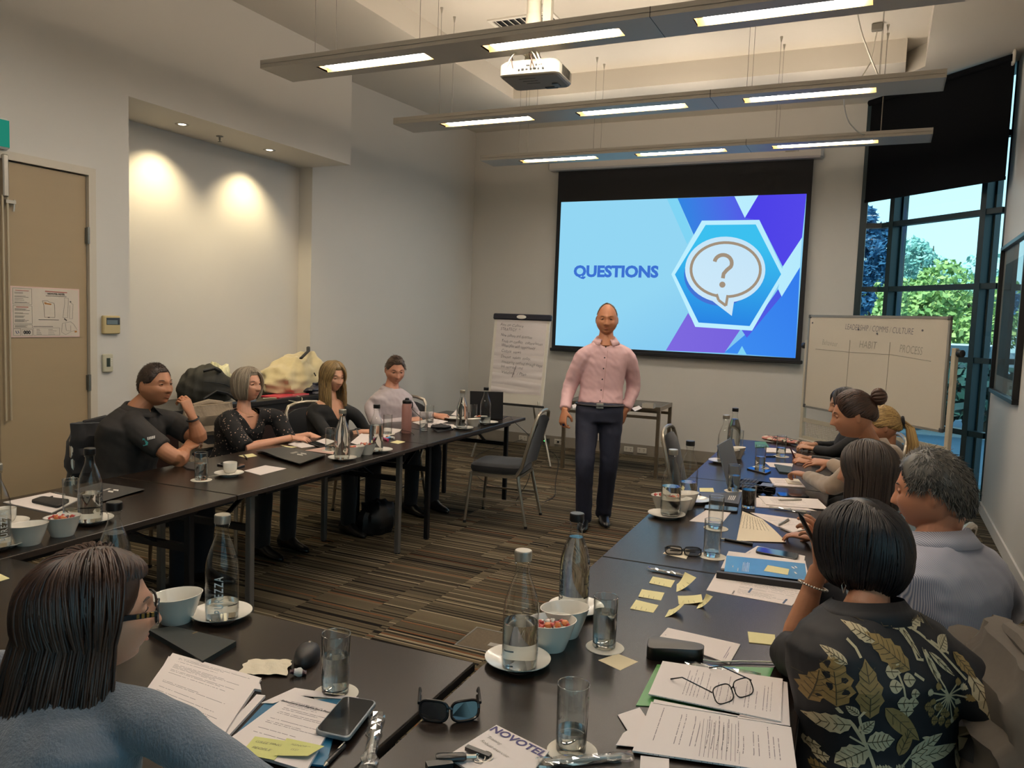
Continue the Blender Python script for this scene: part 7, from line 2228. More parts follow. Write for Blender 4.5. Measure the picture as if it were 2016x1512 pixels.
def hair_point(c, R, s, phi, th, off):
 # point over the skull: phi azimuth from the forehead, th polar angle from the crown
 d = Vector((math.sin(th) * math.sin(phi), math.sin(th) * math.cos(phi), math.cos(th)))
 p = Vector((d.x * (0.079 + off), d.y * (0.100 + off), d.z * (0.121 + off)))
 if d.y < 0: p.y *= 1.04
 return c + R @ (p * s)
def scalp_cap(mb, c, R, s, hairline, off=0.008, n=40, m=16):
 # closed cap: hairline(phi) gives the lower edge as a polar angle
 outer, inner = [], []
 for k in range(m + 1):
  ro, ri = [], []
  for i in range(n):
   phi = 2 * PI * i / n
   th = hairline(phi) * k / m + 0.001
   edge = min(1.0, (m - k) / 3.0)
   ro.append(hair_point(c, R, s, phi, th, off * (0.25 + 0.75 * edge)))
   ri.append(hair_point(c, R, s, phi, th, -0.012))
  outer.append(ro); inner.append(ri)
 mb.loft([list(reversed(r)) for r in outer] + [list(reversed(r)) for r in reversed(inner)], cap=False)
def aph(phi): return abs((phi + PI) % (2 * PI) - PI)
HL = {  # hairlines: forehead, temples, round the ears, nape
 'full': lambda phi: 0.95 + 0.65 * min(1, max(0, (aph(phi) - 0.5) / 0.7)) + 0.35 * min(1, max(0, (aph(phi) - 1.75) / 0.9)),
 'short': lambda phi: 0.92 + 0.55 * min(1, max(0, (aph(phi) - 0.55) / 0.6)) + 0.60 * min(1, max(0, (aph(phi) - 1.75) / 0.7)),
 'bald': lambda phi: 0.25 + 1.05 * min(1, max(0, (aph(phi) - 0.75) / 0.7)) + 0.55 * min(1, max(0, (aph(phi) - 1.75) / 0.7)),
}
def tuft(mb, p0, d0, length, r, curl, rnd, grav=0.0):
 pts = [p0]; d = d0.normalized()
 for k in range(4):
  d = (d + Vector((rnd.gauss(0, curl), rnd.gauss(0, curl), rnd.gauss(0, curl) - grav))).normalized()
  pts.append(pts[-1] + d * length / 4)
 mb.tube(pts, [r, r, r * 0.8, r * 0.5, r * 0.15], 3, cap=False)
def hair_short(mb, c, R, s, line, n, length, r, seed, lift=0.35, off=0.006, tmin=0.0):
 rnd = random.Random(seed)
 scalp_cap(mb, c, R, s, HL[line], off)
 for k in range(n):
  phi = rnd.uniform(0, 2 * PI); hl = HL[line](phi)
  th = math.acos(1 - rnd.random() * (1 - math.cos(hl)))
  if th < tmin: continue
  p = hair_point(c, R, s, phi, th, off * 0.7)
  q = hair_point(c, R, s, phi + rnd.uniform(-.1, .1), th + 0.12, off)
  nrm = (p - c).normalized(); along_ = (q - p).normalized()
  if aph(phi) < 1.1: along_ = (along_ * 0.3 + (R @ Vector((0.8, -0.2, 0.25))) * 0.9)
  tuft(mb, p, along_ + nrm * lift, length * rnd.uniform(0.6, 1.2), r * rnd.uniform(0.7, 1.2), 0.14, rnd, 0.05)
def hair_flow(mb, c, R, s, n, drop, r, seed, part=0.0, front=0.75, inward=0.012, fringe=None, wave=0.0, back=None, swell=0.014, ragged=0.03, grow=None):
 # strands from the parting over the skull, then hanging to c.z - drop
 rnd = random.Random(seed)
 for k in range(n):
  side = 1 if rnd.random() < 0.5 else -1
  phi = side * (front + (PI - front) * rnd.random() ** 0.9)
  if fringe and rnd.random() < fringe[0]: phi = rnd.uniform(-fringe[2], fringe[2])
  a = aph(phi)
  isf = fringe and a < fringe[2]
  o0 = 0.006 + rnd.random() * swell * (0.25 if isf else 1.0)
  the = fringe[1] if isf else (1.72 + 0.1 * rnd.random())
  pts = []
  psi = 0.62 * math.cos(phi) + rnd.uniform(-0.12, 0.12)
  d0 = Vector((0.16 * part + (0.02 if phi > 0 else -0.02), math.sin(psi), math.cos(psi))).normalized()
  d1 = Vector((math.sin(the) * math.sin(phi), math.sin(the) * math.cos(phi), math.cos(the)))
  u0 = 0.35 * rnd.random() ** 2
  for q in range(8):
   u = u0 + (1 - u0) * q / 7
   d = d0.slerp(d1, u)
   pts.append(hair_point(c, R, s, math.atan2(d.x, d.y), math.acos(max(-1, min(1, d.z))), o0 * (0.35 + 0.65 * min(1, u * 2)) + 0.004 * math.sin(u * PI)))
  if not isf:
   dn = drop * (1 + rnd.uniform(-ragged, ragged)); e = pts[-1]
   zc_ = c.z - dn * s
   out = (Vector((e.x - c.x, e.y - c.y, 0))).normalized()
   m_ = 6
   ph_ = rnd.uniform(0, 6.28)
   for q in range(1, m_ + 1):
    u = q / m_
    p = Vector((e.x, e.y, e.z + (zc_ - e.z) * u)) - out * inward * u * u + out * wave * math.sin(u * 5 + ph_)
    if back is not None: p += back(u, phi)
    pts.append(p)
  w_ = len(pts)
  mb.tube(pts, [r * (0.6 + 0.6 * math.sin(PI * min(1, (i + 1) / w_))) * (1 if i < w_ - 1 else 0.3) for i in range(w_)], 4, cap=False)
def hair_gather(mb, c, R, s, n, knot, r, seed, line='full', off=0.007):
 rnd = random.Random(seed)
 scalp_cap(mb, c, R, s, HL[line], off)
 for k in range(n):
  phi = rnd.uniform(-PI, PI); hl = HL[line](phi) * (0.98 - 0.75 * rnd.random() ** 2)
  p0 = hair_point(c, R, s, phi, hl, off * 0.4)
  pts = [p0]
  for q in range(1, 7):
   u = q / 6
   p = lerp(p0, knot, u); d = p - c; l = R.transposed() @ d
   k_ = math.sqrt((l.x / 0.079) ** 2 + (l.y / 0.103) ** 2 + (l.z / 0.121) ** 2) / s
   want = 1.0 + (off + 0.005) / 0.1
   if k_ < want and u < 0.95: p = c + d * (want / k_)
   pts.append(p)
  mb.tube(pts, [r * 0.6, r, r, r, r, r * 0.9, r * 0.6], 4, cap=False)
def Q(px, py, d): return atd(px, py, d)
def person(label, hc, hf, s=1.0, fem=False, skin='#b07a5c', tf=None, neck=None, lean=0.05, shw=0.175, arms=None, legs='sit', pelz=0.555, top=None, sleeve='long', bottoms=None, shoes=None, neck_open=False, bulk=1.0, hair=None, brow=None, tilt=0.0, name='person', pel=None, shz=-0.045, sh=None, wrk=0.0035, collar=None, cloth_name='shirt', sleeve_to=0.93, knees=None, vneck=0.0, latN=None, armr=1.0, detail=0.0045, trous=1.0):
 c = Q(*hc); R = basis(hf, tilt)
 tf = Vector(tf).normalized()
 lat = tf.cross(UP).normalized()
 ln = latN.normalized() if latN is not None else lat
 N = Q(*neck) if neck else c + UP * (-0.155 * s) - R.col[1] * 0.03 - (tf * 0.0)
 if pel is None: P = Vector((N.x, N.y, pelz)) - tf * lean
 else: P = pel
 t = thing(name, label, 'person', (P.x, P.y, 0))
 inv = Vector((P.x, P.y, 0))
 skn = skin_mat('skin_' + skin[1:], skin)
 SH = [N + ln * (sx * shw * s) + UP * shz for sx in (-1, 1)]     # left, right
 if sh: SH = [Q(*a) if a else SH[i] for i, a in enumerate(sh)]
 meshes, extra = [], []
 def loc(me):
  me.transform(Matrix.Translation(-inv)); return me
 # head and neck
 b = MB(); add_head(b, c, R, s, fem)
 nb = c + R @ Vector((0, -0.030, -0.06)) * s
 nr = (0.046 if fem else 0.055) * s
 b.tube([nb, lerp(nb, N, 0.5), N + UP * 0.0, N - UP * 0.05], [nr * 0.97, nr * 0.95, nr * 1.12, nr * 1.6], 18)
 if vneck or neck_open:
  torso(b, P, N, lat, ln, tf, -0.010, fem, bulk, top=1.0, bottom=0.55)
 fl = []
 face_parts(t, fl, c, R, s, skin, brow or mat('brow_dark', '#2e231d', 0.7), fem, inv)
 for x in fl:
  b.v, b.f, b.mi = b.v + x.v, b.f + [tuple(i + len(b.v) for i in f_) for f_ in x.f], b.mi + x.mi
 meshes.append(remesh(b, 0.0029, 2))
 # arms and hands
 ends = []; armk = armr * (0.87 if fem else 1.0)
 for i, a in enumerate(arms):
  sx = (-1, 1)[i]
  E, W = Q(*a['e']) if not isinstance(a['e'], Vector) else a['e'], Q(*a['w']) if not isinstance(a['w'], Vector) else a['w']
  b = MB()
  limb(b, [SH[i], E, W], [0.046 * s * armk, 0.040 * s * armk, 0.0265 * s * (0.90 if fem else 1.0)])
  limb(b, [E + (W - E) * 0.02, lerp(E, W, 0.3), lerp(E, W, 0.7)], [0.037 * s * armk, 0.043 * s * armk, 0.031 * s * armk])
  fd = Vector(a['fd']); nm = Vector(a['n'])
  add_hand(b, W + (W - E).normalized() * 0.008, fd, nm, s * (0.93 if fem else 1.03), a.get('side', -sx), a.get('curl', 0.5), a.get('spread', 0.07), a.get('thumb', 0.5))
  meshes.append(remesh(b, detail, 2))
  ends.append((SH[i], E, W))
 # lower body
 hips = [P + lat * (sx * 0.088 * s) - UP * 0.02 for sx in (-1, 1)]
 feet, lg = [], []
 for i in (0, 1):
  sx = (-1, 1)[i]
  if legs == 'sit':
   k = knees[i] if knees else hips[i] + tf * 0.43 * s + lat * sx * 0.03 + UP * (0.02)
   an = Vector((k.x, k.y, 0.085)) - tf * 0.02
  else:
   k, an = legs[i]
  ft = an + (tf if legs == 'sit' else legs[2 + i]) * 0.15 * s
  ft.z = 0.035
  lg.append((hips[i], k, an, ft))
 b = MB(); torso(b, P, N, lat, ln, tf, -0.012, fem, bulk * 0.97, top=0.98)
 for h, k, an, ft in lg:
  limb(b, [h, k, an], [0.075 * s, 0.050 * s, 0.036 * s]); b.tube([an, lerp(an, ft, 0.4) - UP * 0.03, ft - UP * 0.01], [0.030, 0.024, 0.014], 10)
 meshes.append(remesh(b, 0.014, 2))
 body = link('body', loc(join(meshes, 'body')), t)
 body.data.materials.append(skn)
 # clothes
 if top:
  b = MB(); torso(b, P, N, lat, ln, tf, 0.010, fem, bulk, top=0.985 if not vneck else 0.93, bottom=0.3 if legs != 'sit' else 0.0)
  for i, (S, E, W) in enumerate(ends):
   c0 = lerp(N, S, 0.25) - UP * 0.035
   armw = armr * (0.86 if fem and sleeve == 'long' else 1.0)
   if sleeve == 'long':
    e_ = lerp(E, W, sleeve_to)
    limb(b, [c0, S, E, e_], [0.056 * s, 0.062 * s * armw, 0.052 * s * armw, 0.037 * s * armw])
   elif sleeve == 'short':
    limb(b, [c0, S, lerp(S, E, sleeve_to)], [0.058 * s, 0.064 * s * armr, 0.058 * s * armr])
   elif sleeve == 'elbow':
    limb(b, [c0, S, lerp(S, E, 0.7), lerp(E, W, sleeve_to)], [0.058 * s, 0.064 * s * armr, 0.062 * s * armr, 0.058 * s * armr])
  me = remesh(b, 0.0075, 5)
  wrinkle(me, wrk, 9.0, seed=hc[0])
  if vneck:
   # open neckline: drop the cloth where it would cover the throat
   f = ln.cross(UP); f = -f if f.dot(tf) < 0 else f
   bmx = bmesh.new(); bmx.from_mesh(me)
   kill = []
   for v in bmx.verts:
    d = v.co - N
    if d.dot(tf) > 0.0 and d.z > -vneck and abs(d.dot(ln)) < (0.075 * (1 + d.z / vneck) + 0.012): kill.append(v)
   bmesh.ops.delete(bmx, geom=kill, context='VERTS')
   for _ in range(14):
    bd = {v: [e.other_vert(v).co.copy() for e in v.link_edges if e.is_boundary] for v in bmx.verts if v.is_boundary}
    for v, nb_ in bd.items():
     if len(nb_) == 2: v.co = v.co * 0.5 + (nb_[0] + nb_[1]) * 0.25
   bmx.to_mesh(me); bmx.free()
  so = link(cloth_name, shade(loc(me)), t); so.data.materials.append(top)
 else: so = None
 if bottoms:
  b = MB(); torso(b, P, N, lat, ln, tf, 0.016, fem, bulk, top=0.13)
  for h, k, an, ft in lg:
   if legs == 'sit': limb(b, [h, k, an - UP * 0.02], [0.095 * s, 0.068 * s, 0.056 * s])
   else: limb(b, [h + UP * 0.02, lerp(h, k, 0.5), k, lerp(k, an, 0.5), an - UP * 0.035], [0.100 * trous, 0.088 * trous, 0.074 * trous, 0.068 * trous, 0.066 * trous])
  me = remesh(b, 0.010, 5); wrinkle(me, 0.005 if legs != 'sit' else 0.003, 7.0, seed=hc[1])
  bo = link('trousers', shade(loc(me)), t); bo.data.materials.append(bottoms)
 if shoes:
  for (h, k, an, ft) in lg:
   d = (ft - an); d.z = 0; d.normalize(); sd = d.cross(UP)
   b = MB(); rows = []
   for u, w_, h_ in ((-0.075, 0.02, 0.05), (-0.07, 0.034, 0.10), (-0.03, 0.040, 0.125), (0.03, 0.040, 0.105), (0.09, 0.043, 0.06), (0.15, 0.040, 0.045), (0.19, 0.026, 0.034), (0.205, 0.010, 0.022)):
    cc = Vector((an.x, an.y, 0.0)) + d * u * s - inv
    rows.append([cc + sd * (math.cos(q) * w_ * s) + UP * max(0.002, (0.5 + 0.5 * math.sin(q)) * h_ * s + 0.002) for q in [2 * PI * i / 14 for i in range(14)]])
   b.loft(rows); b.obj('shoe', shoes, t, smooth=True)
 if collar:
  cr, ch, cm, opn = collar
  b = MB(); f = ln.cross(UP); f = -f if f.dot(tf) < 0 else f
  base = N - UP * 0.008 - inv - f * 0.002
  outer, inner, low = [], [], []
  st = 30
  for k in range(st + 1):
   a = opn + (2 * PI - 2 * opn) * k / st
   dr = f * math.cos(a) + ln * math.sin(a)
   e = 1 + 0.35 * (1 - min(1, min(k, st - k) / 3))
   bk_ = 0.5 - 0.5 * math.cos(a)        # 1 at the nape
   fr_ = 1 - bk_; inner.append(base + dr * (cr * (0.90 + 0.08 * fr_)) + UP * (-0.012 + 0.02 * bk_ - 0.022 * fr_)); outer.append(base + dr * (cr * (0.96 + 0.10 * fr_)) + UP * (ch * 0.75 + 0.014 * bk_ - 0.022 * fr_)); low.append(base + dr * (cr * (1.42 + 0.10 * fr_) * (0.8 + 0.2 * e)) + UP * (0.0 - 0.006 * e - 0.036 * fr_))
  b.v = [tuple(p) for p in inner + outer + low]
  n_ = st + 1
  for k in range(st):
   b.f += [(k, k + 1, n_ + k + 1, n_ + k), (n_ + k, n_ + k + 1, 2 * n_ + k + 1, 2 * n_ + k)]; b.mi += [0, 0]
  me = b.mesh('collar', cm, smooth='all')
  co = link('collar', me, so or t)
  md = co.modifiers.new('thick', 'SOLIDIFY'); md.thickness = 0.003; md.offset = 0
 if hair:
  b = MB(); hair[1](b, c, R, s)
  for i, v in enumerate(b.v): b.v[i] = (v[0] - inv.x, v[1] - inv.y, v[2])
  b.obj('hair', hair[0], t, smooth='all')
 return dict(t=t, c=c, R=R, N=N, P=P, SH=SH, arms=ends, inv=inv, body=body, shirt=so, lat=lat, tf=tf, lg=lg)
def seat_for(p, label, tf=None, adv=0.05):
 tf = tf or p['tf']; P = p['P']
 o = P + tf * adv
 return banquet_chair(label, o.x, o.y, math.atan2(-tf.x, tf.y), GC)
def band(p, i, u, r, m, name, w_=0.008, beads=0):
 # bracelet or watch strap round the forearm at fraction u
 S, E, W = p['arms'][i]; c = lerp(E, W, u) - p['inv']; d = (W - E).normalized(); x = d.orthogonal().normalized(); y = d.cross(x)
 b = MB()
 if beads:
  for k in range(beads):
   a = 2 * PI * k / beads; b.ellipsoid(c + (x * math.cos(a) + y * math.sin(a)) * r, (w_, w_, w_), 8, 5)
 else:
  b.tube([c + (x * math.cos(2 * PI * k / 24) + y * math.sin(2 * PI * k / 24)) * r for k in range(25)], w_, 6, cap=False)
 return b.obj(name, m, p['t'], smooth=True)
m_jeans = mat('dark_trousers', '#1b1d24', 0.85, noise=0.15, nscale=60)
m_shoe = mat('black_leather', '#0d0d0f', 0.3, coat=0.3)
m_blackcloth = mat('black_cloth', '#111114', 0.85, noise=0.2, nscale=90, sheen=0.2)
h_black = hair_mat('hair_black', '#0c0a0b', '#221c1d'); h_brown = hair_mat('hair_dark_brown', '#1a100d', '#4a3023')
h_grey = hair_mat('hair_ash_grey', '#6a5f52', '#a3947f'); h_sp = hair_mat('hair_salt_pepper', '#26241f', '#77736b'); h_blonde = hair_mat('hair_blonde', '#6d5230', '#c0a066'); h_lightbrown = hair_mat('hair_light_brown', '#54412a', '#a08352'); h_buzz = hair_mat('hair_buzz', '#2a1e18', '#4a3a30')
brow_d = mat('brow_dark', '#2e231d', 0.7); brow_g = mat('brow_grey', '#7a6a58', 0.7)
def V(x, y, z): return Vector((x, y, z))
LF = V(0.93, 0.36, 0)       # people on the left look across and up the room
# ------------------------------------------------------------------ left row
m_polo = mat('charcoal_polo', '#2b2826', 0.85, noise=0.08, nscale=120)
p1 = person('man in a dark grey polo shirt leaning his chin on his hand, left row', (305, 757, 4.55), cvec(0.80, -0.05, -0.35), 1.02, False, '#ad7655', tf=V(0.92, 0.30, 0), neck=(274, 801, 4.55), lean=0.10, shw=0.20,
 sh=((340, 832, 4.78), (258, 838, 4.42)),
 arms=({'e': (394, 868, 4.66), 'w': (379, 822, 4.60), 'fd': cvec(-0.35, 0.9, -0.1), 'n': cvec(0.85, 0.30, -0.35), 'curl': [1.1, 1.2, 1.3, 1.35], 'thumb': 0.8},
          {'e': (350, 908, 4.40), 'w': (366, 884, 4.56), 'fd': cvec(0.15, 0.35, 0.9), 'n': cvec(0.3, 0.85, -0.3), 'curl': [1.1, 1.1, 1.2, 1.2], 'thumb': 0.8}),
 top=m_polo, sleeve='short', sleeve_to=0.66, bottoms=m_jeans, shoes=m_shoe, hair=(h_buzz, lambda b, c, R, s: hair_short(b, c, R, s, 'short', 900, 0.012, 0.0011, 3, 0.5, 0.004)), collar=(0.078, 0.03, m_polo, 0.35), bulk=1.18, armr=1.12, cloth_name='polo_shirt')
band(p1, 0, 0.94, 0.033, m_black, 'wristband', 0.006)
# small embroidered badge on the sleeve and chest
bv = BVHTree.FromObject(p1['shirt'], bpy.context.evaluated_depsgraph_get())
def decal(p, polys, m, name, centre, right, up_, lift=0.0018, dist=0.6, each=True):
 # flat print laid onto the cloth: 2-d outlines around a centre, pressed on along the view of the outlines' plane
 bvh = p.setdefault('bvh', BVHTree.FromObject(p['shirt'], bpy.context.evaluated_depsgraph_get()))
 n = right.cross(up_).normalized()
 b = MB()
 for pts, tris in polys:
  vs_ = []; miss = 0
  for (x, y) in pts:
   o = centre + right * x + up_ * y + n * dist - p['inv']
   hit = bvh.ray_cast(o, -n)
   if hit[0] is None:
    miss += 1; hit = bvh.find_nearest(o - n * dist)
    if miss > 0.4 * len(pts): vs_ = None; break
   vs_.append(hit[0] + hit[1] * lift if hit[1].dot(n) > 0 else hit[0] - hit[1] * lift)
  if vs_:
   b.add(vs_, tris)
   if each: b.obj(name, m, p['shirt']); b = MB()
 if b.f: o = b.obj(name, m, p['shirt']); o['kind'] = 'stuff'
def fanpoly(pts): return (pts, [tuple(range(len(pts)))])
sc = lerp(p1['SH'][1], p1['arms'][1][1], 0.45)
r_, u_ = cvec(0.95, 0.25, 0.1), cvec(-0.25, 0.95, 0.1)
decal(p1, [fanpoly([(-0.03, -0.02), (0.0, -0.022), (-0.012, 0.018), (-0.022, 0.02)]), fanpoly([(-0.012, -0.022), (0.004, -0.012), (-0.004, 0.004)])], mat('badge_teal', '#3f9a9a', 0.6), 'sleeve_badge', sc, r_, u_)
decal(p1, [fanpoly([(0.002 + 0.008 * k, 0.004), (0.008 + 0.008 * k, 0.004), (0.008 + 0.008 * k, 0.02), (0.002 + 0.008 * k, 0.02)]) for k in range(5)], mat('badge_white', '#c9c4bc', 0.6), 'sleeve_lettering', sc, r_, u_)
seat_for(p1, 'black chair under the man in the dark polo', V(0.97, -0.25, 0), 0.10)

m_dot = mat('speckled_black', '#0e0d0f', 0.85)
nt = m_dot.node_tree; tc = nt.nodes.new('ShaderNodeTexCoord'); vo = nt.nodes.new('ShaderNodeTexVoronoi'); vo.inputs['Scale'].default_value = 46
lt = nt.nodes.new('ShaderNodeMath'); lt.operation = 'LESS_THAN'; lt.inputs[1].default_value = 0.20; mx = nt.nodes.new('ShaderNodeMix'); mx.data_type = 'RGBA'
mx.inputs[6].default_value = (*lin('#100e10'), 1); mx.inputs[7].default_value = (*lin('#b89a86'), 1)
nt.links.new(tc.outputs['Object'], vo.inputs['Vector']); nt.links.new(vo.outputs['Distance'], lt.inputs[0]); nt.links.new(lt.outputs[0], mx.inputs[0]); nt.links.new(mx.outputs[2], nt.nodes['Principled BSDF'].inputs['Base Color'])
p2 = person('woman with an ash-grey bob in a black speckled blouse, left row', (487, 757, 5.42), cvec(0.86, -0.05, -0.45), 0.96, True, '#cf977a', tf=cvec(0.85, 0, -0.5) * 1.0, neck=(480, 804, 5.42), lean=0.08, shw=0.165,
 sh=((546, 820, 5.60), (447, 826, 5.30)),
 arms=({'e': (566, 868, 5.55), 'w': (608, 856, 5.62), 'fd': cvec(0.85, -0.35, 0.1), 'n': cvec(-0.1, 0.9, -0.2), 'curl': [0.45, 0.55, 0.6, 0.6]},
          {'e': (480, 884, 5.12), 'w': (572, 862, 5.36), 'fd': cvec(0.9, -0.1, 0.25), 'n': cvec(0.1, 0.92, -0.3), 'curl': [0.5, 0.5, 0.55, 0.6]}),
 top=m_dot, sleeve='elbow', sleeve_to=0.08, bottoms=m_blackcloth, shoes=m_shoe, vneck=0.13, wrk=0.005, armr=1.0, cloth_name='blouse',
 hair=(h_grey, lambda b, c, R, s: (scalp_cap(b, c, R, s, HL['full'], 0.010), hair_flow(b, c, R, s, 750, 0.105, 0.0036, 4, part=0.4, front=0.85, inward=0.025, fringe=(0.12, 0.85, 0.8)))))
b = MB(); N_ = p2['N'] - p2['inv']; f_ = p2['tf']; l_ = p2['lat']
b.tube([N_ + l_ * (0.062 * math.sin(a)) + f_ * (0.05 + 0.045 * math.cos(a)) + UP * (0.005 - 0.045 * (0.5 + 0.5 * math.cos(a))) for a in [PI * (k / 10 - 1) * 0.9 + 0.0 for k in range(21)]], 0.001, 5); b.obj('necklace', mat('gold', '#b08a4a', 0.3, 0.9), p2['t'], smooth=True)
band(p2, 1, 1.0, 0.024, mat('gold', '#b08a4a'), 'bracelet', 0.0015)
seat_for(p2, 'black chair under the grey-bobbed woman')
# pale quilted jacket hung over the next chair back
m_quilt = mat('quilted_taupe', '#8d7d69', 0.8, noise=0.12, nscale=40, bump=0.5, bscale=35)
def draped(label, c, ang, w_, h_, m, thick=0.07, z0=0.45, slv=True):
 t = thing('jacket', label, 'jacket', c, ang)
 b = MB(); rows = []
 for k in range(15):
  u = k / 14
  z = z0 + (h_ - z0) * u
  ww = w_ * (1 - 0.22 * u ** 3) * (1 + 0.03 * math.sin(k * 1.9))
  th = thick * (1 + 0.25 * math.sin(k * 2.3)) * (1 if u < 0.93 else 0.6)
  rows.append([(ww * math.copysign(abs(math.cos(q)) ** 0.6, math.cos(q)) + 0.008 * math.sin(5 * q + k), -0.265 - 0.07 * u + th * math.sin(q) + 0.008 * math.sin(9 * q + 0.6 * k), z) for q in [2 * PI * i / 40 for i in range(40)]])
 b.loft(rows); b.obj('cloth', m, t, smooth=True)
 if slv: b = MB(); b.tube([(w_ * 0.8, -0.28, h_ - 0.06), (w_ * 0.95, -0.27, h_ - 0.22), (w_ * 0.9, -0.29, z0 + 0.02)], [0.05, 0.045, 0.04], 10); b.obj('sleeve', m, t, smooth=True)
 b = MB(); b.tube([(-w_ * 0.5, -0.34, h_ - 0.005), (0, -0.335, h_ + 0.012), (w_ * 0.5, -0.34, h_ - 0.005)], [0.018, 0.024, 0.018], 8); b.obj('collar', m, t, smooth=True)
 return t
draped('quilted taupe jacket hung over the chair of the grey-bobbed woman', (p2['P'].x + p2['tf'].x * 0.05, p2['P'].y + p2['tf'].y * 0.05, 0), math.atan2(-p2['tf'].x, p2['tf'].y), 0.25, 0.95, m_quilt)
# black jacket on the polo man's chair
draped('black jacket hung over the chair behind the man in the polo', (p1['P'].x + 0.097, p1['P'].y - 0.025, 0), math.atan2(-0.97, -0.25), 0.24, 0.935, m_blackcloth, 0.075, slv=False)

m_blz = mat('black_blazer', '#0f1012', 0.8, noise=0.15, nscale=120)
p3 = person('woman with long light brown hair in a black blazer, left row', (655, 741, 6.10), cvec(0.70, -0.25, -0.65), 0.96, True, '#cf9a7c', tf=cvec(0.75, 0, -0.6), neck=(650, 783, 6.10), lean=0.02, shw=0.165,
 sh=((700, 816, 6.15), (612, 812, 6.02)),
 arms=({'e': (722, 850, 6.20), 'w': (752, 846, 6.22), 'fd': cvec(0.8, -0.3, 0.1), 'n': cvec(0.2, 0.9, -0.2), 'curl': [0.9, 1.0, 1.0, 1.0]},
          {'e': (655, 868, 5.80), 'w': (712, 850, 5.86), 'fd': cvec(0.95, -0.02, 0.2), 'n': cvec(0.0, 0.92, -0.3), 'curl': [0.7, 0.8, 0.9, 0.9]}),
 top=m_blz, sleeve='long', sleeve_to=0.72, bottoms=m_blackcloth, shoes=m_shoe, vneck=0.16, cloth_name='blazer',
 hair=(h_lightbrown, lambda b, c, R, s: (scalp_cap(b, c, R, s, HL['full'], 0.010), hair_flow(b, c, R, s, 800, 0.24, 0.0036, 6, part=0.2, front=0.8, inward=0.0, wave=0.006, ragged=0.18, back=lambda u, ph: V(0.03, -0.02, 0) * u))))
band(p3, 1, 0.86, 0.029, mat('watch_strap', '#8d8a86', 0.5), 'watch_strap', 0.006)
S_, E_, W_ = p3['arms'][1]; b = MB(); wc = lerp(E_, W_, 0.86) - p3['inv'] + UP * 0.026; b.box((wc.x - 0.016, wc.y - 0.018, wc.z), (wc.x + 0.016, wc.y + 0.018, wc.z + 0.009), bev=0.003); b.obj('watch', m_black, p3['t'])
seat_for(p3, 'black chair under the woman in the blazer')

m_lilac = mat('pale_lilac_shirt', '#b7abad', 0.75, noise=0.05, nscale=60)
p4 = person('man in a pale lilac shirt writing at the far end of the left row', (778, 728, 6.78), cvec(0.35, -0.35, -0.85), 1.0, False, '#c88e72', tf=cvec(0.7, 0, -0.65), neck=(771, 762, 6.80), lean=-0.02, shw=0.185,
 sh=((806, 800, 6.92), (728, 800, 6.72)),
 arms=({'e': (818, 822, 6.98), 'w': (857, 818, 6.90), 'fd': cvec(0.75, -0.1, -0.4), 'n': cvec(-0.1, 0.8, -0.5), 'curl': [1.35, 1.4, 1.4, 1.4], 'thumb': 0.8},
          {'e': (744, 840, 6.52), 'w': (800, 828, 6.66), 'fd': cvec(0.9, 0.1, 0.2), 'n': cvec(0.0, 0.85, -0.4), 'curl': [0.9, 1.1, 1.2, 1.3], 'thumb': 0.8}),
 top=m_lilac, sleeve='long', bottoms=m_jeans, shoes=m_shoe, collar=(0.072, 0.03, m_lilac, 0.5), bulk=1.05, wrk=0.005,
 hair=(hair_mat('hair_brown_short', '#3a2a1e', '#5d4632'), lambda b, c, R, s: hair_short(b, c, R, s, 'short', 700, 0.02, 0.0014, 9, 0.4, 0.006)))
b = MB(); hp = p4['arms'][1][2] - p4['inv'] + cvec(0.5, 0.35, -0.1) * 0.11; b.tube([hp + cvec(0.55, -0.5, -0.3) * 0.06, hp - cvec(0.55, -0.5, -0.3) * 0.07], 0.004, 8)
tp = thing('pen', 'black pen held in the writing hand of the man in pale lilac', 'pen', p4['inv']); b.obj('barrel', m_penb, tp, smooth=True)
seat_for(p4, 'black chair under the man in the pale lilac shirt', cvec(-0.3, 0, -0.95))

# ------------------------------------------------------------------ woman in the foreground, left
m_knit = mat('blue_grey_knit', '#6a6f76', 0.95, noise=0.18, nscale=70, bump=0.5, bscale=240, stretch=(1, 1, 0.35), sheen=0.3)
d5 = 1.52
f5v = cvec(0.82, -0.02, 0.57)
p5 = person('woman with long dark hair and glasses in a blue-grey knit, front left', (186, 1208, d5), f5v, 0.97, True, '#c08c70', tf=V(0.16, 0.98, 0), neck=(150, 1345, d5 - 0.03), lean=0.10, shw=0.175,
 sh=((10, 1440, 1.45), (318, 1425, 1.42)),
 arms=({'e': V(-1.90, 0.95, 0.80), 'w': V(-1.82, 1.16, 0.775), 'fd': V(0.7, 0.6, 0), 'n': V(0, 0, 1), 'curl': 0.4},
          {'e': (545, 1590, 1.36), 'w': Q(640, 1680, 1.42), 'fd': V(0.6, 0.6, -0.05), 'n': V(0, 0, 1), 'curl': 0.5}),
 top=m_knit, sleeve='long', bottoms=m_jeans, shoes=m_shoe, wrk=0.005, cloth_name='knit_top', detail=0.0045,
 hair=(h_brown, lambda b, c, R, s: (scalp_cap(b, c, R, s, HL['full'], 0.014), hair_flow(b, c, R, s, 2600, 0.36, 0.0030, 12, part=0.0, front=1.38, fringe=(0.20, 0.98, 1.3), inward=-0.035, wave=0.006, swell=0.030, ragged=0.22, back=lambda u, ph: (R @ V(0.02 * math.sin(ph), -0.055 * abs(math.sin(ph / 2)), 0)) * u))))
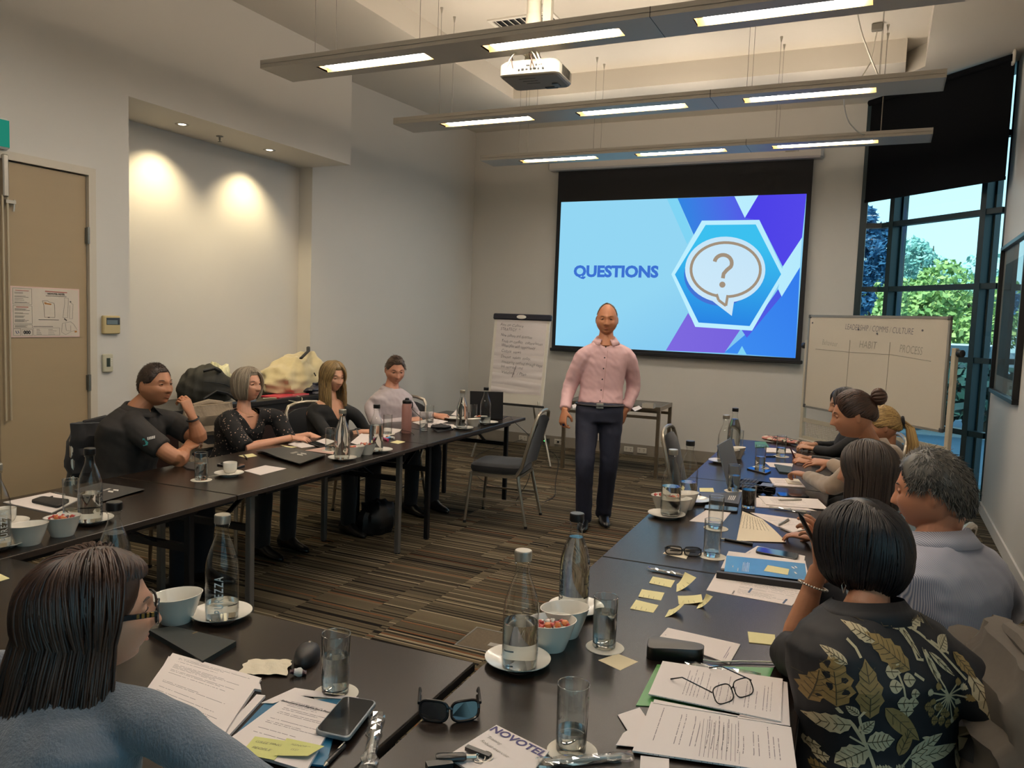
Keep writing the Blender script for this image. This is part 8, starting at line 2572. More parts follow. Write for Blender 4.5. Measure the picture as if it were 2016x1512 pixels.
# her glasses: patterned temple and dark rim
def worn_glasses(p, m_rim, lens, deco=None):
 c, R, s = p['c'] - p['inv'], p['R'], 0.97
 g = p['t']
 fr = None
 for sx in (-1, 1):
  P = []
  for k in range(25):
   a = 2 * PI * k / 24
   P.append(c + R @ V(sx * 0.034 + 0.029 * math.cos(a), 0.115 - 0.012 * ((sx * 0.034 + 0.029 * math.cos(a)) / 0.06) ** 2, 0.0 + 0.023 * math.sin(a)) * s)
  b = MB(); b.tube(P, 0.0026, 6, cap=False)
  if fr is None: fr = b.obj('glasses', m_rim, g, smooth=True)
  else: b.obj('glasses', m_rim, g, smooth=True)
  b = MB(); b.add(P[:-1], [tuple(range(24))]); b.obj('lens', lens, fr)
  b = MB(); b.bar(c + R @ V(sx * 0.070, 0.102, 0.008) * s, c + R @ V(sx * 0.084, 0.01, 0.012) * s, 0.004, 0.010); b.obj('temple', m_rim, fr)
  if deco:
   b = MB()
   for k in range(5):
    b.bar(c + R @ V(sx * 0.0735 + sx * 0.002, 0.095 - k * 0.009, 0.010) * s, c + R @ V(sx * 0.0735 + sx * 0.0035, 0.090 - k * 0.009, 0.010) * s, 0.0045, 0.008)
   b.obj('temple_ornament', deco, fr)
worn_glasses(p5, mat('glasses_black', '#120f10', 0.25), m_clear, mat('gold', '#b08a4a'))
seat_for(p5, 'black chair under the dark-haired woman in front')

# ------------------------------------------------------------------ presenter
m_pink = mat('pink_shirt', '#d9b0b0', 0.7, noise=0.04, nscale=50)
m_navy = mat('navy_trousers', '#2a2e40', 0.8, noise=0.12, nscale=80)
d6 = 6.20
FL = onz(1148, 1043, 0.0); FR = onz(1187, 1033, 0.0)
fwd6 = V(0.33, -0.94, 0)
pel6 = Q(1180, 812, d6)
an_r, an_l = V(FL.x, FL.y, 0.085) - fwd6 * 0.10, V(FR.x, FR.y, 0.085) - fwd6 * 0.10
kn_r, kn_l = Q(1151, 915, 6.10), Q(1199, 912, 6.22)
p6 = person('tall balding man in a pink shirt and navy trousers standing before the screen', (1195, 629, d6), V(0.30, -0.95, -0.05), 1.03, False, '#c58560', tf=fwd6, neck=(1193, 667, d6 + 0.02), shw=0.19, pel=pel6,
 sh=((1238, 703, d6 + 0.02), (1147, 701, d6 - 0.02)),
 arms=({'e': (1249, 762, 6.34), 'w': (1232, 806, 6.22), 'fd': cvec(-0.35, -0.9, 0.02), 'n': cvec(0.7, 0.1, -0.6), 'curl': 0.7},
          {'e': (1121, 762, 6.26), 'w': (1112, 806, 6.10), 'fd': cvec(-0.18, -0.93, -0.15), 'n': cvec(-0.75, 0.0, -0.55), 'curl': [0.9, 1.2, 1.3, 1.35], 'thumb': 0.9}),
 legs=((kn_l, an_l, fwd6, (fwd6 + V(0.1, 0, 0)).normalized()) and (kn_l, an_l), (kn_r, an_r), (fwd6 + V(0.12, 0, 0)).normalized(), (fwd6 + V(-0.05, 0, 0)).normalized()),
 top=m_pink, sleeve='long', sleeve_to=0.98, bottoms=m_navy, shoes=m_shoe, collar=(0.075, 0.032, m_pink, 0.42), wrk=0.006, bulk=0.98, armr=1.05, trous=0.97, vneck=0.06, brow=mat('brow_light', '#6d5138', 0.7), neck_open=True,
 hair=(hair_mat('hair_thin_grey', '#5c4c3c', '#8d7c66'), lambda b, c, R, s: hair_short(b, c, R, s, 'bald', 500, 0.010, 0.0011, 21, 0.2, 0.003)))
# belt, buckle, buttons
b = MB(); rows = []
latb = p6['lat']; tb = p6['tf']
wp_ = p6['P'] + UP * 0.065 - p6['inv']
b.tube([wp_ + latb * (0.183 * math.cos(a)) + tb * (0.136 * math.sin(a)) for a in [2 * PI * k / 32 for k in range(33)]], 0.016, 6, cap=False, flat=0.5); b.obj('belt', m_black, p6['t'], smooth=True)
bk = wp_ + tb * 0.139 - latb * 0.0
b = MB(); b.T = frame(bk, latb, UP); b.box((-0.028, -0.02, -0.006), (0.028, 0.02, 0.008), bev=0.003); b.obj('buckle', m_caps, p6['t'])
dg = bpy.context.evaluated_depsgraph_get()
b6 = BVHTree.FromObject(p6['shirt'], dg)
for k in range(6):
 o = lerp(p6['N'] - UP * 0.06, p6['P'] + UP * 0.10, k / 5) - p6['inv'] + tb * 0.5
 hit = b6.ray_cast(o, -tb)
 if hit[0] is not None:
  b = MB(); b.ellipsoid(hit[0] + tb * 0.001, (0.006, 0.006, 0.006), 10, 6); b.obj('button', m_black, p6['shirt'], smooth=True)
pk = []
for k in range(12):
 o = lerp(p6['N'] - UP * 0.05, p6['P'] + UP * 0.085, k / 11) - p6['inv'] + latb * (-0.018) + tb * 0.5
 hit = b6.ray_cast(o, -tb)
 if hit[0] is not None: pk.append(hit[0] + tb * 0.0005)
b = MB(); b.tube(pk, 0.0016, 5); b.obj('placket_seam', mat('pink_seam', '#b58b7c', 0.7), p6['shirt'], smooth=True)
hc_ = p6['arms'][1][2] + cvec(-0.1, -0.95, -0.3) * 0.095 - V(0, 0, 0)
tc_ = thing('presentation_clicker', 'small blue-black clicker in the hand of the standing man', 'clicker', hc_)
b = MB(); b.tube([V(0, 0, 0.03), V(0.003, 0, 0.02), V(0, 0, -0.03), V(0, 0, -0.038)], [0.008, 0.011, 0.011, 0.006], 10); b.obj('body', mat('clicker_blue', '#23284a', 0.35), tc_, smooth=True)

# ------------------------------------------------------------------ right row, near to far
m_flor = mat('black_floral_shirt', '#0d0d12', 0.7, noise=0.1, nscale=100)
f7 = cvec(-0.45, -0.05, 0.9)
p7 = person('woman with a black bob in a black shirt with cream flowers', (1697, 1083, 1.93), f7, 0.97, True, '#ac7656', tf=cvec(-0.30, 0, 0.95), neck=(1708, 1188, 1.87), lean=0.06, shw=0.17, tilt=-0.10, detail=0.0042, shz=-0.055,
 sh=((1612, 1300, 1.92), (1815, 1272, 1.86)),
 arms=({'e': (1555, 1292, 2.10), 'w': (1612, 1118, 2.10), 'fd': cvec(-0.12, 0.97, -0.05), 'n': cvec(0.82, 0.10, -0.55), 'curl': [0.55, 0.75, 0.95, 1.1], 'spread': 0.12, 'thumb': 0.2},
          {'e': V(0.42, 1.95, 0.72), 'w': V(0.22, 2.13, 0.66), 'fd': V(-0.8, 0.3, 0), 'n': V(0, 0, 1), 'curl': 0.5}),
 top=m_flor, sleeve='elbow', sleeve_to=0.06, bottoms=m_blackcloth, shoes=m_shoe, wrk=0.004, collar=(0.078, 0.030, m_flor, 0.5), bulk=1.16, armr=1.05, cloth_name='floral_shirt',
 hair=(h_black, lambda b, c, R, s: (scalp_cap(b, c, R, s, lambda ph: 0.95 + 0.85 * min(1, max(0, (aph(ph) - 0.5) / 1.2)), 0.012), hair_flow(b, c, R, s, 2200, 0.085, 0.0026, 15, part=0.0, front=0.85, inward=0.03, swell=0.016, fringe=(0.1, 1.0, 0.85), ragged=0.10))))
band(p7, 0, 0.80, 0.037, mat('silver_bead', '#cfc8bb', 0.25, 0.8), 'bead_bracelet', 0.0034, beads=34)
for sx in (-1, 1):
 b = MB(); ep = p7['c'] + p7['R'] @ V(sx * 0.083, -0.012, -0.045) - p7['inv']
 b.tube([ep, ep - UP * 0.012, ep - UP * 0.022 + p7['R'].col[1] * 0.006, ep - UP * 0.04, ep - UP * 0.022 - p7['R'].col[1] * 0.006, ep - UP * 0.012], 0.0013, 5); b.obj('earring', m_caps, p7['t'], smooth=True)
W_ = p7['arms'][0][2]
tp = thing('pen', 'black pen held up in the raised hand at right', 'pen', W_)
pc = cvec(-0.16, 0.99, -0.15) * 0.125
pt = Q(1572, 1008, 2.03) - W_; pb = Q(1603, 1068, 2.05) - W_
b = MB(); b.tube([pt, lerp(pt, pb, 0.12), lerp(pt, pb, 0.2), pb], [0.001, 0.004, 0.0058, 0.0056], 10); b.obj('barrel', m_penb, tp, smooth=True)
# the flower print
cream, tan_, dk = mat('print_cream', '#b8a886', 0.7, noise=0.08, nscale=40), mat('print_tan', '#8a7040', 0.7, noise=0.12, nscale=60), mat('print_vein', '#40361f', 0.7)
def leafpoly(x, y, ang, L_, W_, serr=0.0, n=9):
 # a leaf as strips either side of its midrib so that it follows the cloth
 ca, sa = math.cos(ang), math.sin(ang)
 top, mid, bot = [], [], []
 for k in range(n + 1):
  u = k / n; w_ = W_ * math.sin(PI * u ** 0.8) ** 0.8 * (1 + serr * (1 if k % 2 else -1)) if 0 < u < 1 else 0.0004
  for lst, yy in ((top, w_), (mid, 0), (bot, -w_)):
   lx, ly = u * L_, yy
   lst.append((x + lx * ca - ly * sa, y + lx * sa + ly * ca))
 pts = top + mid + bot; m_ = n + 1; tr = []
 for k in range(n):
  tr += [(k, m_ + k, m_ + k + 1, k + 1), (m_ + k, 2 * m_ + k, 2 * m_ + k + 1, m_ + k + 1)]
 return (pts, tr)
def linepoly(P, w_):
 a, c = [], []
 for i, p in enumerate(P):
  q = P[min(i + 1, len(P) - 1)]; o = P[max(i - 1, 0)]
  dx, dy = q[0] - o[0], q[1] - o[1]; l = math.hypot(dx, dy) or 1
  a.append((p[0] - dy / l * w_, p[1] + dx / l * w_)); c.append((p[0] + dy / l * w_, p[1] - dx / l * w_))
 n = len(P)
 return (a + c, [(i, n + i, n + i + 1, i + 1) for i in range(n - 1)])
def veins(x, y, ang, L_, W_, n=4):
 ca, sa = math.cos(ang), math.sin(ang)
 T = lambda u, v: (x + u * ca - v * sa, y + u * sa + v * ca)
 out = [linepoly([T(0.02 * L_, 0), T(0.35 * L_, 0), T(0.65 * L_, 0), T(0.95 * L_, 0)], 0.0009)]
 for k in range(1, n + 1):
  u = k / (n + 1) * L_ * 0.85
  for s_ in (-1, 1): out.append(linepoly([T(u, 0), T(u + 0.06 * L_, s_ * W_ * 0.35), T(u + 0.14 * L_, s_ * W_ * 0.7)], 0.0006))
 return out
ctr = Q(1755, 1400, 1.78); rx_, ux_ = cvec(1, 0, 0), cvec(0, 1, 0.0)
K = 1.78 / FOC
def px2(x, y): return ((1500 + x / 2.31 - 1755) * K, -(1100 + y / 2.31 - 1400) * K)
def PL(lst): return [linepoly([px2(*q) for q in P], w_ * K) for P, w_ in lst]
lv, ln_, vn = [], [], []
def leaf(x0, y0, x1, y1, w_, where, serr=0.0, vein=4):
 a, c = px2(x0, y0), px2(x1, y1); L_ = math.hypot(c[0] - a[0], c[1] - a[1]); g = math.atan2(c[1] - a[1], c[0] - a[0])
 where.append(leafpoly(a[0], a[1], g, L_, w_ / 2.31 * K, serr))
 if vein: vn.extend(veins(a[0], a[1], g, L_, w_ / 2.31 * K, vein))
cl_, tl_ = [], []
# broad leaves and seed heads, read off the back of the shirt
leaf(345, 690, 205, 720, 42, cl_, 0.08); leaf(405, 760, 520, 745, 45, cl_, 0.08); leaf(410, 790, 290, 880, 48, cl_, 0.08); leaf(375, 720, 430, 660, 26, cl_); leaf(370, 640, 320, 608, 18, cl_)
leaf(410, 650, 405, 408, 52, tl_, 0.14, 6); leaf(600, 455, 440, 315, 48, tl_, 0.14, 6); leaf(290, 620, 275, 395, 62, tl_, 0.16, 5); leaf(215, 640, 235, 470, 36, tl_, 0.16, 4); leaf(470, 600, 640, 760, 40, tl_, 0.0, 3); leaf(545, 820, 600, 700, 34, tl_, 0.0, 3)
leaf(600, 830, 765, 750, 32, cl_); leaf(600, 840, 880, 835, 36, cl_); leaf(610, 850, 740, 950, 44, cl_, 0, 5); leaf(870, 950, 975, 760, 46, cl_, 0.05, 5); leaf(920, 960, 980, 800, 30, tl_)
leaf(545, 250, 600, 310, 22, cl_); leaf(600, 270, 670, 420, 14, cl_, 0, 2); leaf(690, 380, 740, 530, 12, cl_, 0, 2); leaf(720, 400, 830, 505, 14, cl_, 0, 2); leaf(780, 400, 855, 360, 30, cl_); leaf(640, 200, 820, 330, 28, cl_, 0.2, 6); leaf(400, 300, 490, 225, 34, cl_, 0.05)
leaf(520, 310, 590, 225, 26, cl_, 0.06); leaf(470, 345, 375, 290, 26, cl_, 0.06); leaf(640, 300, 770, 268, 26, cl_, 0.15, 5); leaf(860, 420, 930, 520, 24, tl_, 0.1); leaf(330, 430, 250, 380, 22, cl_); leaf(700, 250, 800, 300, 18, cl_, 0.15)
leaf(905, 500, 990, 710, 34, cl_, 0.12, 5); leaf(990, 740, 1045, 850, 28, cl_, 0.08); leaf(1040, 960, 1060, 860, 18, cl_); leaf(655, 750, 725, 768, 8, cl_, 0, 0); leaf(100, 500, 45, 455, 26, cl_); leaf(150, 560, 175, 500, 16, cl_, 0, 2); leaf(470, 250, 580, 170, 24, cl_); leaf(160, 760, 205, 780, 12, cl_, 0, 0)
for (x, y, r) in ((515, 455, 30), (550, 445, 22), (520, 510, 30), (590, 490, 30), (555, 580, 32), (600, 585, 28), (570, 618, 34), (610, 545, 22)):
 leaf(x - r, y, x + r, y + 4, r * 0.9, cl_, 0, 1)
for k in range(14):
 a = -0.6 + k * 0.36; r = 60 + (k % 3) * 18
 ln_.append(([(790, 580), (790 + r * 0.5 * math.cos(a), 580 + r * 0.5 * math.sin(a) * 1.3), (790 + r * math.cos(a), 580 + r * math.sin(a) * 1.3)], 1.6))
 cx, cy = 790 + (r + 8) * math.cos(a), 580 + (r + 8) * math.sin(a) * 1.3
 leaf(cx - 16, cy - 6, cx + 16, cy + 6, 15, cl_ if k % 2 else tl_, 0.2, 0)
for (x, y) in ((700, 640), (740, 620), (720, 680), (770, 650), (800, 710), (680, 610), (850, 690), (760, 690)):
 leaf(x - 20, y, x + 20, y + 6, 20, tl_, 0.25, 2)
for (x, y) in ((230, 840), (255, 870), (170, 880), (490, 880), (520, 930), (390, 920), (465, 880), (550, 880), (240, 920)):
 leaf(x - 24, y + 10, x + 24, y - 8, 22, cl_ if x % 20 else tl_, 0.2, 2)
ln_ += [([(290, 625), (350, 690), (400, 770), (425, 830), (440, 880)], 3.2), ([(400, 610), (370, 650), (395, 760)], 2.4), ([(340, 745), (400, 775)], 1.8), ([(520, 745), (405, 765)], 1.8), ([(610, 260), (700, 330), (780, 400), (890, 525)], 2.2), ([(640, 270), (760, 370), (830, 420)], 2.0),
  ([(605, 310), (640, 360), (650, 420), (680, 425)], 2.4), ([(700, 390), (730, 450), (770, 560)], 2.4), ([(540, 460), (555, 520), (560, 560)], 2.0), ([(620, 470), (660, 498)], 2.4), ([(355, 340), (380, 370), (390, 405)], 2.6), ([(640, 800), (600, 830), (560, 870)], 2.2), ([(150, 720), (175, 760), (200, 780)], 2.4)]
decal(p7, cl_, cream, 'printed_leaf_cream', ctr, rx_, ux_, 0.0016, 1.2); decal(p7, tl_, tan_, 'printed_leaf_tan', ctr, rx_, ux_, 0.0019, 1.2)
decal(p7, PL(ln_), cream, 'printed_stem', ctr, rx_, ux_, 0.0014, 1.2, False); decal(p7, vn, dk, 'printed_vein', ctr, rx_, ux_, 0.0024, 1.2, False)
seat_for(p7, 'black chair under the woman in the floral shirt', V(-0.985, -0.17, 0))
m_gj = mat('grey_jacket', '#5f5850', 0.9, noise=0.1, nscale=60)
draped('grey jacket hung over the chair behind the floral shirt', (p7['P'].x - 0.049, p7['P'].y - 0.009, 0), math.atan2(0.985, -0.17), 0.25, 0.95, m_gj, 0.07)

m_stripe = mat('blue_striped_shirt', '#7f8fae', 0.7)
nt = m_stripe.node_tree; tc = nt.nodes.new('ShaderNodeTexCoord'); wv = nt.nodes.new('ShaderNodeTexWave'); wv.inputs['Scale'].default_value = 120; wv.bands_direction = 'DIAGONAL'; mx = nt.nodes.new('ShaderNodeMix'); mx.data_type = 'RGBA'
mp = nt.nodes.new('ShaderNodeMapping'); mp.inputs['Scale'].default_value = (1, 1, 0.02); mx.inputs[6].default_value = (*lin('#6a748c'), 1); mx.inputs[7].default_value = (*lin('#bfbcc2'), 1)
nt.links.new(tc.outputs['Object'], mp.inputs[0]); nt.links.new(mp.outputs[0], wv.inputs['Vector']); nt.links.new(wv.outputs['Fac'], mx.inputs[0]); nt.links.new(mx.outputs[2], nt.nodes['Principled BSDF'].inputs['Base Color'])
p8 = person('man with short grey hair in a blue striped shirt, seen from behind at right', (1838, 968, 2.42), cvec(-0.72, -0.08, 0.66), 1.02, False, '#b37a5c', tf=cvec(-0.45, 0, 0.9), neck=(1848, 1052, 2.41), lean=0.06, shw=0.2,
 sh=((1776, 1138, 2.42), (1930, 1110, 2.42)),
 arms=({'e': V(-0.02, 2.62, 0.74), 'w': V(0.0, 2.92, 0.775), 'fd': V(-0.8, 0.4, 0), 'n': V(0, 0, 1), 'curl': 0.6},
          {'e': V(0.45, 3.0, 0.72), 'w': V(0.22, 3.1, 0.70), 'fd': V(-0.8, 0.3, 0), 'n': V(0, 0, 1), 'curl': 0.6}),
 top=m_stripe, sleeve='long', bottoms=m_jeans, shoes=m_shoe, collar=(0.082, 0.036, m_stripe, 0.5), wrk=0.005, bulk=1.12,
 hair=(h_sp, lambda b, c, R, s: hair_short(b, c, R, s, 'short', 3200, 0.026, 0.0016, 31, 0.16, 0.010)))
seat_for(p8, 'black chair under the man in the striped shirt', V(-1, 0, 0))

m_check = mat('pale_check_shirt', '#8fa3b0', 0.75, noise=0.1, nscale=20)
p9 = person('woman with dark hair in a pale blue check shirt, right row', (1708, 925, 3.15), cvec(-0.75, -0.1, 0.55), 0.96, True, '#a87458', tf=cvec(-0.7, 0, 0.6), neck=(1722, 996, 3.16), lean=0.05, shw=0.165,
 arms=({'e': V(0.02, 3.30, 0.75), 'w': V(-0.20, 3.42, 0.775), 'fd': V(-0.9, 0.2, 0), 'n': V(0, 0, 1), 'curl': 0.6},
          {'e': V(0.12, 3.75, 0.74), 'w': V(-0.15, 3.72, 0.775), 'fd': V(-0.9, -0.1, 0), 'n': V(0, 0, 1), 'curl': 0.6}),
 top=m_check, sleeve='long', bottoms=m_jeans, shoes=m_shoe, collar=(0.070, 0.03, m_check, 0.5),
 hair=(hair_mat('hair_dark_ash', '#221d1a', '#453a33'), lambda b, c, R, s: (scalp_cap(b, c, R, s, HL['full'], 0.010), hair_flow(b, c, R, s, 900, 0.20, 0.0034, 17, part=0.2, front=0.85, inward=0.0, ragged=0.15))))
seat_for(p9, 'black chair under the woman in the check shirt')

m_beige = mat('beige_wool', '#8f7c68', 0.95, noise=0.1, nscale=90, sheen=0.4)
p10 = person('woman with a dark bun in a beige wool jacket, right row', (1682, 817, 4.05), cvec(-0.85, -0.15, 0.35), 0.98, True, '#a87456', tf=cvec(-0.8, 0, 0.45), neck=(1716, 876, 4.08), lean=0.06, shw=0.17,
 sh=((1698, 908, 3.93), (1765, 896, 4.22)),
 arms=({'e': (1640, 962, 4.05), 'w': (1588, 936, 4.45), 'fd': cvec(-0.45, 0.1, 0.85), 'n': cvec(0.1, 0.9, -0.3), 'curl': [0.9, 1.0, 1.1, 1.1]},
          {'e': (1668, 930, 4.45), 'w': (1634, 912, 4.60), 'fd': cvec(-0.9, 0.05, 0.3), 'n': cvec(0.1, 0.85, -0.5), 'curl': [0.35, 0.45, 0.6, 0.8], 'spread': 0.12}),
 top=m_beige, sleeve='long', bottoms=m_blackcloth, shoes=m_shoe, collar=(0.070, 0.045, m_beige, 0.5), cloth_name='jacket_top', armr=1.12,
 hair=(h_brown, lambda b, c, R, s: (hair_gather(b, c, R, s, 700, c + R @ V(0, -0.115, 0.055), 0.003, 19), [b.tube([c + R @ (V(0, -0.128, 0.075) + V(0.036 * math.cos(a) * math.sin(k), 0.03 * math.sin(a), 0.036 * math.cos(a) * math.cos(k))) for a in [2 * PI * i / 14 for i in range(15)]], 0.011, 6, cap=False) for k in [0, 0.5, 1.0, 1.5, 2.0, 2.6]])))
seat_for(p10, 'black chair under the woman in the beige jacket')

p12 = person('woman with a blonde ponytail in a black top, right row', (1738, 838, 4.90), cvec(-0.86, -0.1, 0.4), 0.95, True, '#b07c5e', tf=cvec(-0.85, 0, 0.35), neck=(1748, 898, 4.92), lean=0.06, shw=0.165,
 arms=({'e': (1662, 936, 4.98), 'w': (1598, 912, 5.20), 'fd': cvec(-0.85, 0.2, 0.35), 'n': cvec(0.2, 0.85, -0.4), 'curl': [1.0, 1.1, 1.2, 1.2]},
          {'e': (1660, 915, 5.35), 'w': (1592, 903, 5.42), 'fd': cvec(-0.8, 0.25, -0.4), 'n': cvec(0.1, 0.9, -0.3), 'curl': [0.9, 1.0, 1.1, 1.1]}),
 top=m_blackcloth, sleeve='long', bottoms=m_blackcloth, shoes=m_shoe, vneck=0.06,
 hair=(h_blonde, lambda b, c, R, s: (hair_gather(b, c, R, s, 600, c + R @ V(0.0, -0.112, 0.02), 0.0032, 25), [b.tube([c + R @ (V(0, -0.112, 0.02) + V(0.012 * math.cos(k), 0, 0.012 * math.sin(k))), c + R @ V(0.02 * math.cos(k * 2.1), -0.150 - 0.02 * math.sin(k * 1.3), -0.03), c + R @ V(0.032 * math.cos(k * 2.1), -0.155 - 0.028 * math.sin(k * 1.3), -0.12), c + R @ V(0.022 * math.cos(k * 2.1), -0.140 - 0.03 * math.sin(k * 1.3), -0.21 - 0.03 * math.sin(k * 7))], [0.004, 0.006, 0.006, 0.001], 4, cap=False) for k in range(150)])))
kn = p12['c'] + p12['R'] @ V(0, -0.116, 0.02) - p12['inv']
b = MB(); b.tube([kn + p12['R'] @ V(0.022 * math.cos(a), 0, 0.022 * math.sin(a)) for a in [2 * PI * k / 18 for k in range(19)]], 0.010, 8, cap=False); b.obj('hair_tie', m_blackcloth, p12['t'], smooth=True)
tp = thing('pen', 'dark red pen held upright by the blonde woman on the right row', 'pen', p12['arms'][1][2])
a_, c_ = Q(1555, 880, 5.36) - tp.location, Q(1566, 905, 5.36) - tp.location
b = MB(); b.tube([a_, lerp(a_, c_, 0.9), c_], [0.005, 0.005, 0.001], 8); b.obj('barrel', mat('pen_maroon', '#4a1d22', 0.3), tp, smooth=True)
seat_for(p12, 'black chair under the woman with the blonde ponytail')

p11 = person('person with black hair in a black jacket at the far end of the right row', (1664, 796, 5.60), cvec(-0.9, -0.15, 0.2), 0.95, True, '#b58668', tf=cvec(-0.88, 0, 0.2), neck=(1676, 848, 5.62), lean=0.05, shw=0.165,
 arms=({'e': (1640, 892, 5.55), 'w': (1603, 884, 5.70), 'fd': cvec(-0.85, 0.2, 0.3), 'n': cvec(0.1, 0.9, -0.3), 'curl': [1.0, 1.1, 1.1, 1.2]},
          {'e': (1650, 880, 5.95), 'w': (1602, 876, 5.82), 'fd': cvec(-0.85, 0.15, -0.35), 'n': cvec(0.1, 0.9, -0.3), 'curl': [1.0, 1.1, 1.1, 1.2]}),
 top=m_blz, sleeve='long', bottoms=m_blackcloth, shoes=m_shoe, cloth_name='jacket_top',
 hair=(h_black, lambda b, c, R, s: (scalp_cap(b, c, R, s, HL['full'], 0.010), hair_flow(b, c, R, s, 500, 0.16, 0.0034, 27, part=0.2, front=0.85))))
seat_for(p11, 'black chair under the person at the far right end')
# ================================================================== OUTSIDE THE WINDOW
m_as = mat('asphalt', '#4f6a78', 0.8, noise=0.1, nscale=2)
b = MB(); b.prism([(-40, 10.2), (60, 10.2), (60, 90), (-40, 90)], -0.3, -0.06)
b.prism([(1.5, -20), (60, -20), (60, 10.2), (1.5, 10.2)], -0.3, -0.06)
struct(b.obj('ground', m_as), 'blue-grey paved forecourt outside the window')
def leaf_mat(name, a, c):
 m = mat(name, a, 0.7)
 nt = m.node_tree; oi = nt.nodes.new('ShaderNodeNewGeometry'); mx = nt.nodes.new('ShaderNodeMix'); mx.data_type = 'RGBA'
 mx.inputs[6].default_value = (*lin(a), 1); mx.inputs[7].default_value = (*lin(c), 1)
 nt.links.new(oi.outputs['Random Per Island'], mx.inputs[0]); nt.links.new(mx.outputs[2], nt.nodes['Principled BSDF'].inputs['Base Color'])
 return m
lm = [leaf_mat('leaf_lit', '#6f9a55', '#b9cf80'), leaf_mat('leaf_hazy', '#6fa7a0', '#a5d0c0'), leaf_mat('leaf_blue', '#1f4f74', '#3b7199'), leaf_mat('leaf_dark', '#123238', '#2c5a50')]  # distance haze and sunlit brightness are put into these foliage colours
m_bark = mat('bark', '#4a3f35', 0.9)
def tree(name, label, x, y, z0, hgt, rx, m, seed, n=900, leaf=0.28, trunk=True, cat='tree', group=None):
 rnd = random.Random(seed)
 t = thing(name, label, cat, (x, y, z0), 0, group)
 blobs = [(rnd.uniform(-0.6, 0.6) * rx, rnd.uniform(-0.6, 0.6) * rx, hgt * rnd.uniform(0.3, 0.8), min(rx * rnd.uniform(0.35, 0.6), hgt * 0.22)) for _ in range(9)]
 b = MB()
 for k in range(n):
  bx_, by_, bz_, br_ = blobs[k % 9]
  d = Vector((rnd.gauss(0, 1), rnd.gauss(0, 1), rnd.gauss(0, 1))).normalized() * br_ * rnd.uniform(0.75, 1.05)
  c = Vector((bx_, by_, bz_)) + d
  if c.z < 0.05: c.z = 0.05 + rnd.random() * 0.3
  u = Vector((rnd.gauss(0, 1), rnd.gauss(0, 1), rnd.gauss(0, 1))).normalized(); v = u.orthogonal().normalized()
  s = leaf * rnd.uniform(0.6, 1.3)
  b.add([c - u * s, c + v * s * 0.6, c + u * s, c - v * s * 0.6], [(0, 1, 2, 3)])
 o = b.obj('foliage', m, t); o['kind'] = 'stuff'
 b = MB(); b.tube([(0, 0, 0), (0.05, 0, hgt * 0.4), (0, 0.05, hgt * 0.8)], [0.06 * rx, 0.045 * rx, 0.015 * rx], 8); b.obj('trunk', m_bark, t, smooth=True)
 for k in range(3):
  b = MB(); b.tube([(0, 0, hgt * 0.4), (blobs[k][0] * 0.8, blobs[k][1] * 0.8, blobs[k][2])], [0.03 * rx, 0.01 * rx], 6); b.obj('branch', m_bark, t, smooth=True)
 return t
def aim(px, dist):      # ground spot in the direction of that pixel column
 d = ray(px, 652); d.z = 0; d.normalize()
 return CAM_C + d * dist
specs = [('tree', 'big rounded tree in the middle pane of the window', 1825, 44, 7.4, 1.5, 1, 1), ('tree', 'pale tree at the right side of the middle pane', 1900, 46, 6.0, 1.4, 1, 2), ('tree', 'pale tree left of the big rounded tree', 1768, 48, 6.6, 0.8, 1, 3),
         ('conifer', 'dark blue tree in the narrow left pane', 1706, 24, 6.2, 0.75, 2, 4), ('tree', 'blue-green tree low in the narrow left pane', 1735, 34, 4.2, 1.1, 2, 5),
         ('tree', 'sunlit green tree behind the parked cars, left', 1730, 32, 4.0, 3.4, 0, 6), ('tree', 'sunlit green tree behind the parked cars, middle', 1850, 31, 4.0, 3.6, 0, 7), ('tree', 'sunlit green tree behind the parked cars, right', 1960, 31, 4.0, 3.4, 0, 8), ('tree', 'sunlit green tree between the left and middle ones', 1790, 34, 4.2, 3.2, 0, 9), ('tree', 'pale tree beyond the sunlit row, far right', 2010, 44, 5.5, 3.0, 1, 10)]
for nm, lab, px, dist, hg, rx, mi, sd in specs:
 q = aim(px, dist)
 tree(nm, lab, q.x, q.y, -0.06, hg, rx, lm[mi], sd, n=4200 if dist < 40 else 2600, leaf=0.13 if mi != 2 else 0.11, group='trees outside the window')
for k, px in enumerate((1715, 1800, 1880, 1950, 2030)):
 q = aim(px, 15.5)
 tree('shrub', 'dark shrub in front of the parked cars outside, %s' % ('first from the left', 'second from the left', 'in the middle', 'second from the right', 'furthest right')[k], q.x, q.y, -0.06, 1.25, 1.1, lm[3], 60 + k, n=700, leaf=0.11, cat='shrub', group='shrubs outside the window')
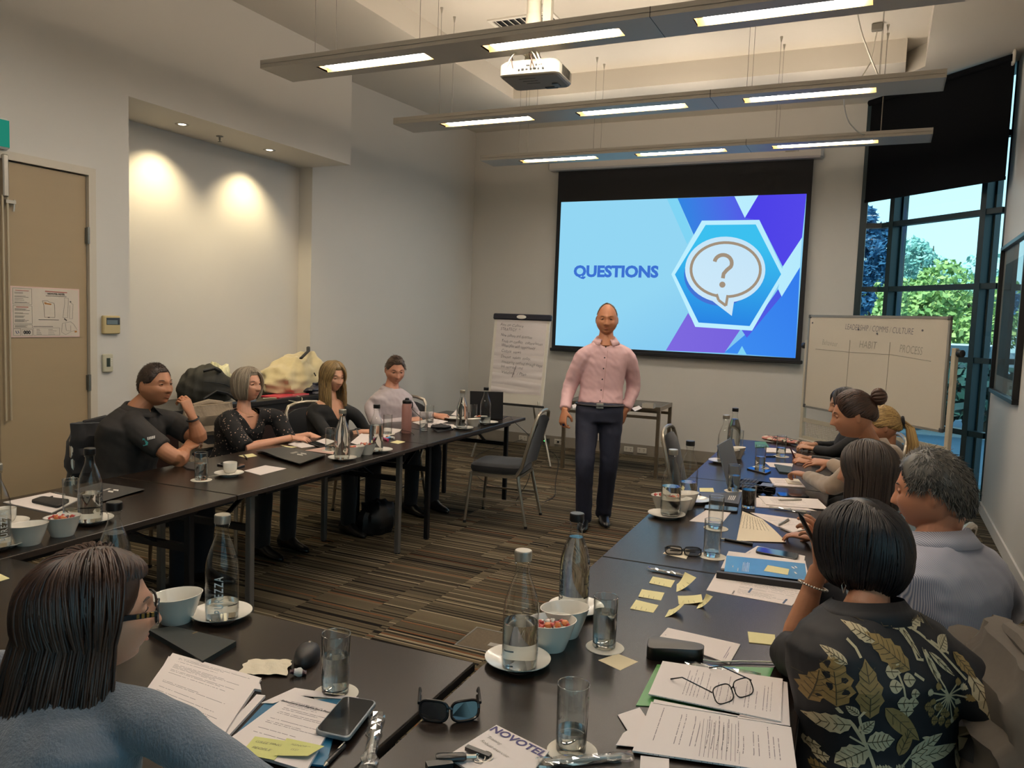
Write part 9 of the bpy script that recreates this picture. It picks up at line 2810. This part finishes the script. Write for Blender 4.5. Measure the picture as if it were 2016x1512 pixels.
def car(label, px, dist, col, ang):
 q = aim(px, dist)
 t = thing('car', label, 'car', (q.x, q.y, -0.06), ang, 'parked cars outside')
 b = MB()
 sec = [(-2.1, 0.45, 0.62), (-2.0, 0.3, 0.80), (-1.2, 0.25, 0.92), (-0.7, 0.25, 1.0), (0.9, 0.25, 1.0), (1.5, 0.25, 0.95), (2.0, 0.3, 0.85), (2.1, 0.45, 0.65)]
 b.loft([[(x, -0.85, z0), (x, 0.85, z0), (x, 0.88, (z0 + z1) / 2), (x, 0.78, z1), (x, -0.78, z1), (x, -0.88, (z0 + z1) / 2)] for x, z0, z1 in sec]); b.obj('body', col, t, smooth=0.5)
 b = MB(); b.loft([[(x0, -0.72, 0.95), (x0, 0.72, 0.95), (x1, 0.58, 1.45), (x1, -0.58, 1.45)] for x0, x1 in ((-0.95, -0.45),)] + [[(1.55, -0.72, 0.95), (1.55, 0.72, 0.95), (1.0, 0.58, 1.45), (1.0, -0.58, 1.45)]]); b.obj('cabin', mat('car_glass', '#27404d', 0.05, coat=0.8), t)
 b = MB(); b.loft([[(-0.45, -0.56, 1.44), (-0.45, 0.56, 1.44), (-0.40, 0.54, 1.48), (-0.40, -0.54, 1.48)], [(1.0, -0.56, 1.44), (1.0, 0.56, 1.44), (0.95, 0.54, 1.48), (0.95, -0.54, 1.48)]]); b.obj('roof', col, t)
 for sx in (-1.3, 1.3):
  for sy in (-0.86, 0.86):
   b = MB(); b.T = Matrix.Translation((sx, sy, 0.32)) @ Matrix.Rotation(PI / 2, 4, 'X'); b.lathe([(0, -0.1), (0.30, -0.1), (0.32, -0.06), (0.32, 0.06), (0.30, 0.1), (0, 0.1)], 18); b.obj('wheel', m_black, t, smooth=0.5)
 return t
car('silver car parked beyond the shrubs, left', 1745, 20.5, mat('car_silver', '#9fb3bd', 0.2, 0.5, coat=0.8), 0.5)
car('white car parked beyond the shrubs, middle', 1860, 19.5, mat('car_white', '#d5dde0', 0.2, coat=0.8), 0.45)
car('blue car parked beyond the shrubs, right', 1965, 20, mat('car_blue', '#5b7d95', 0.2, 0.4, coat=0.8), 0.5)
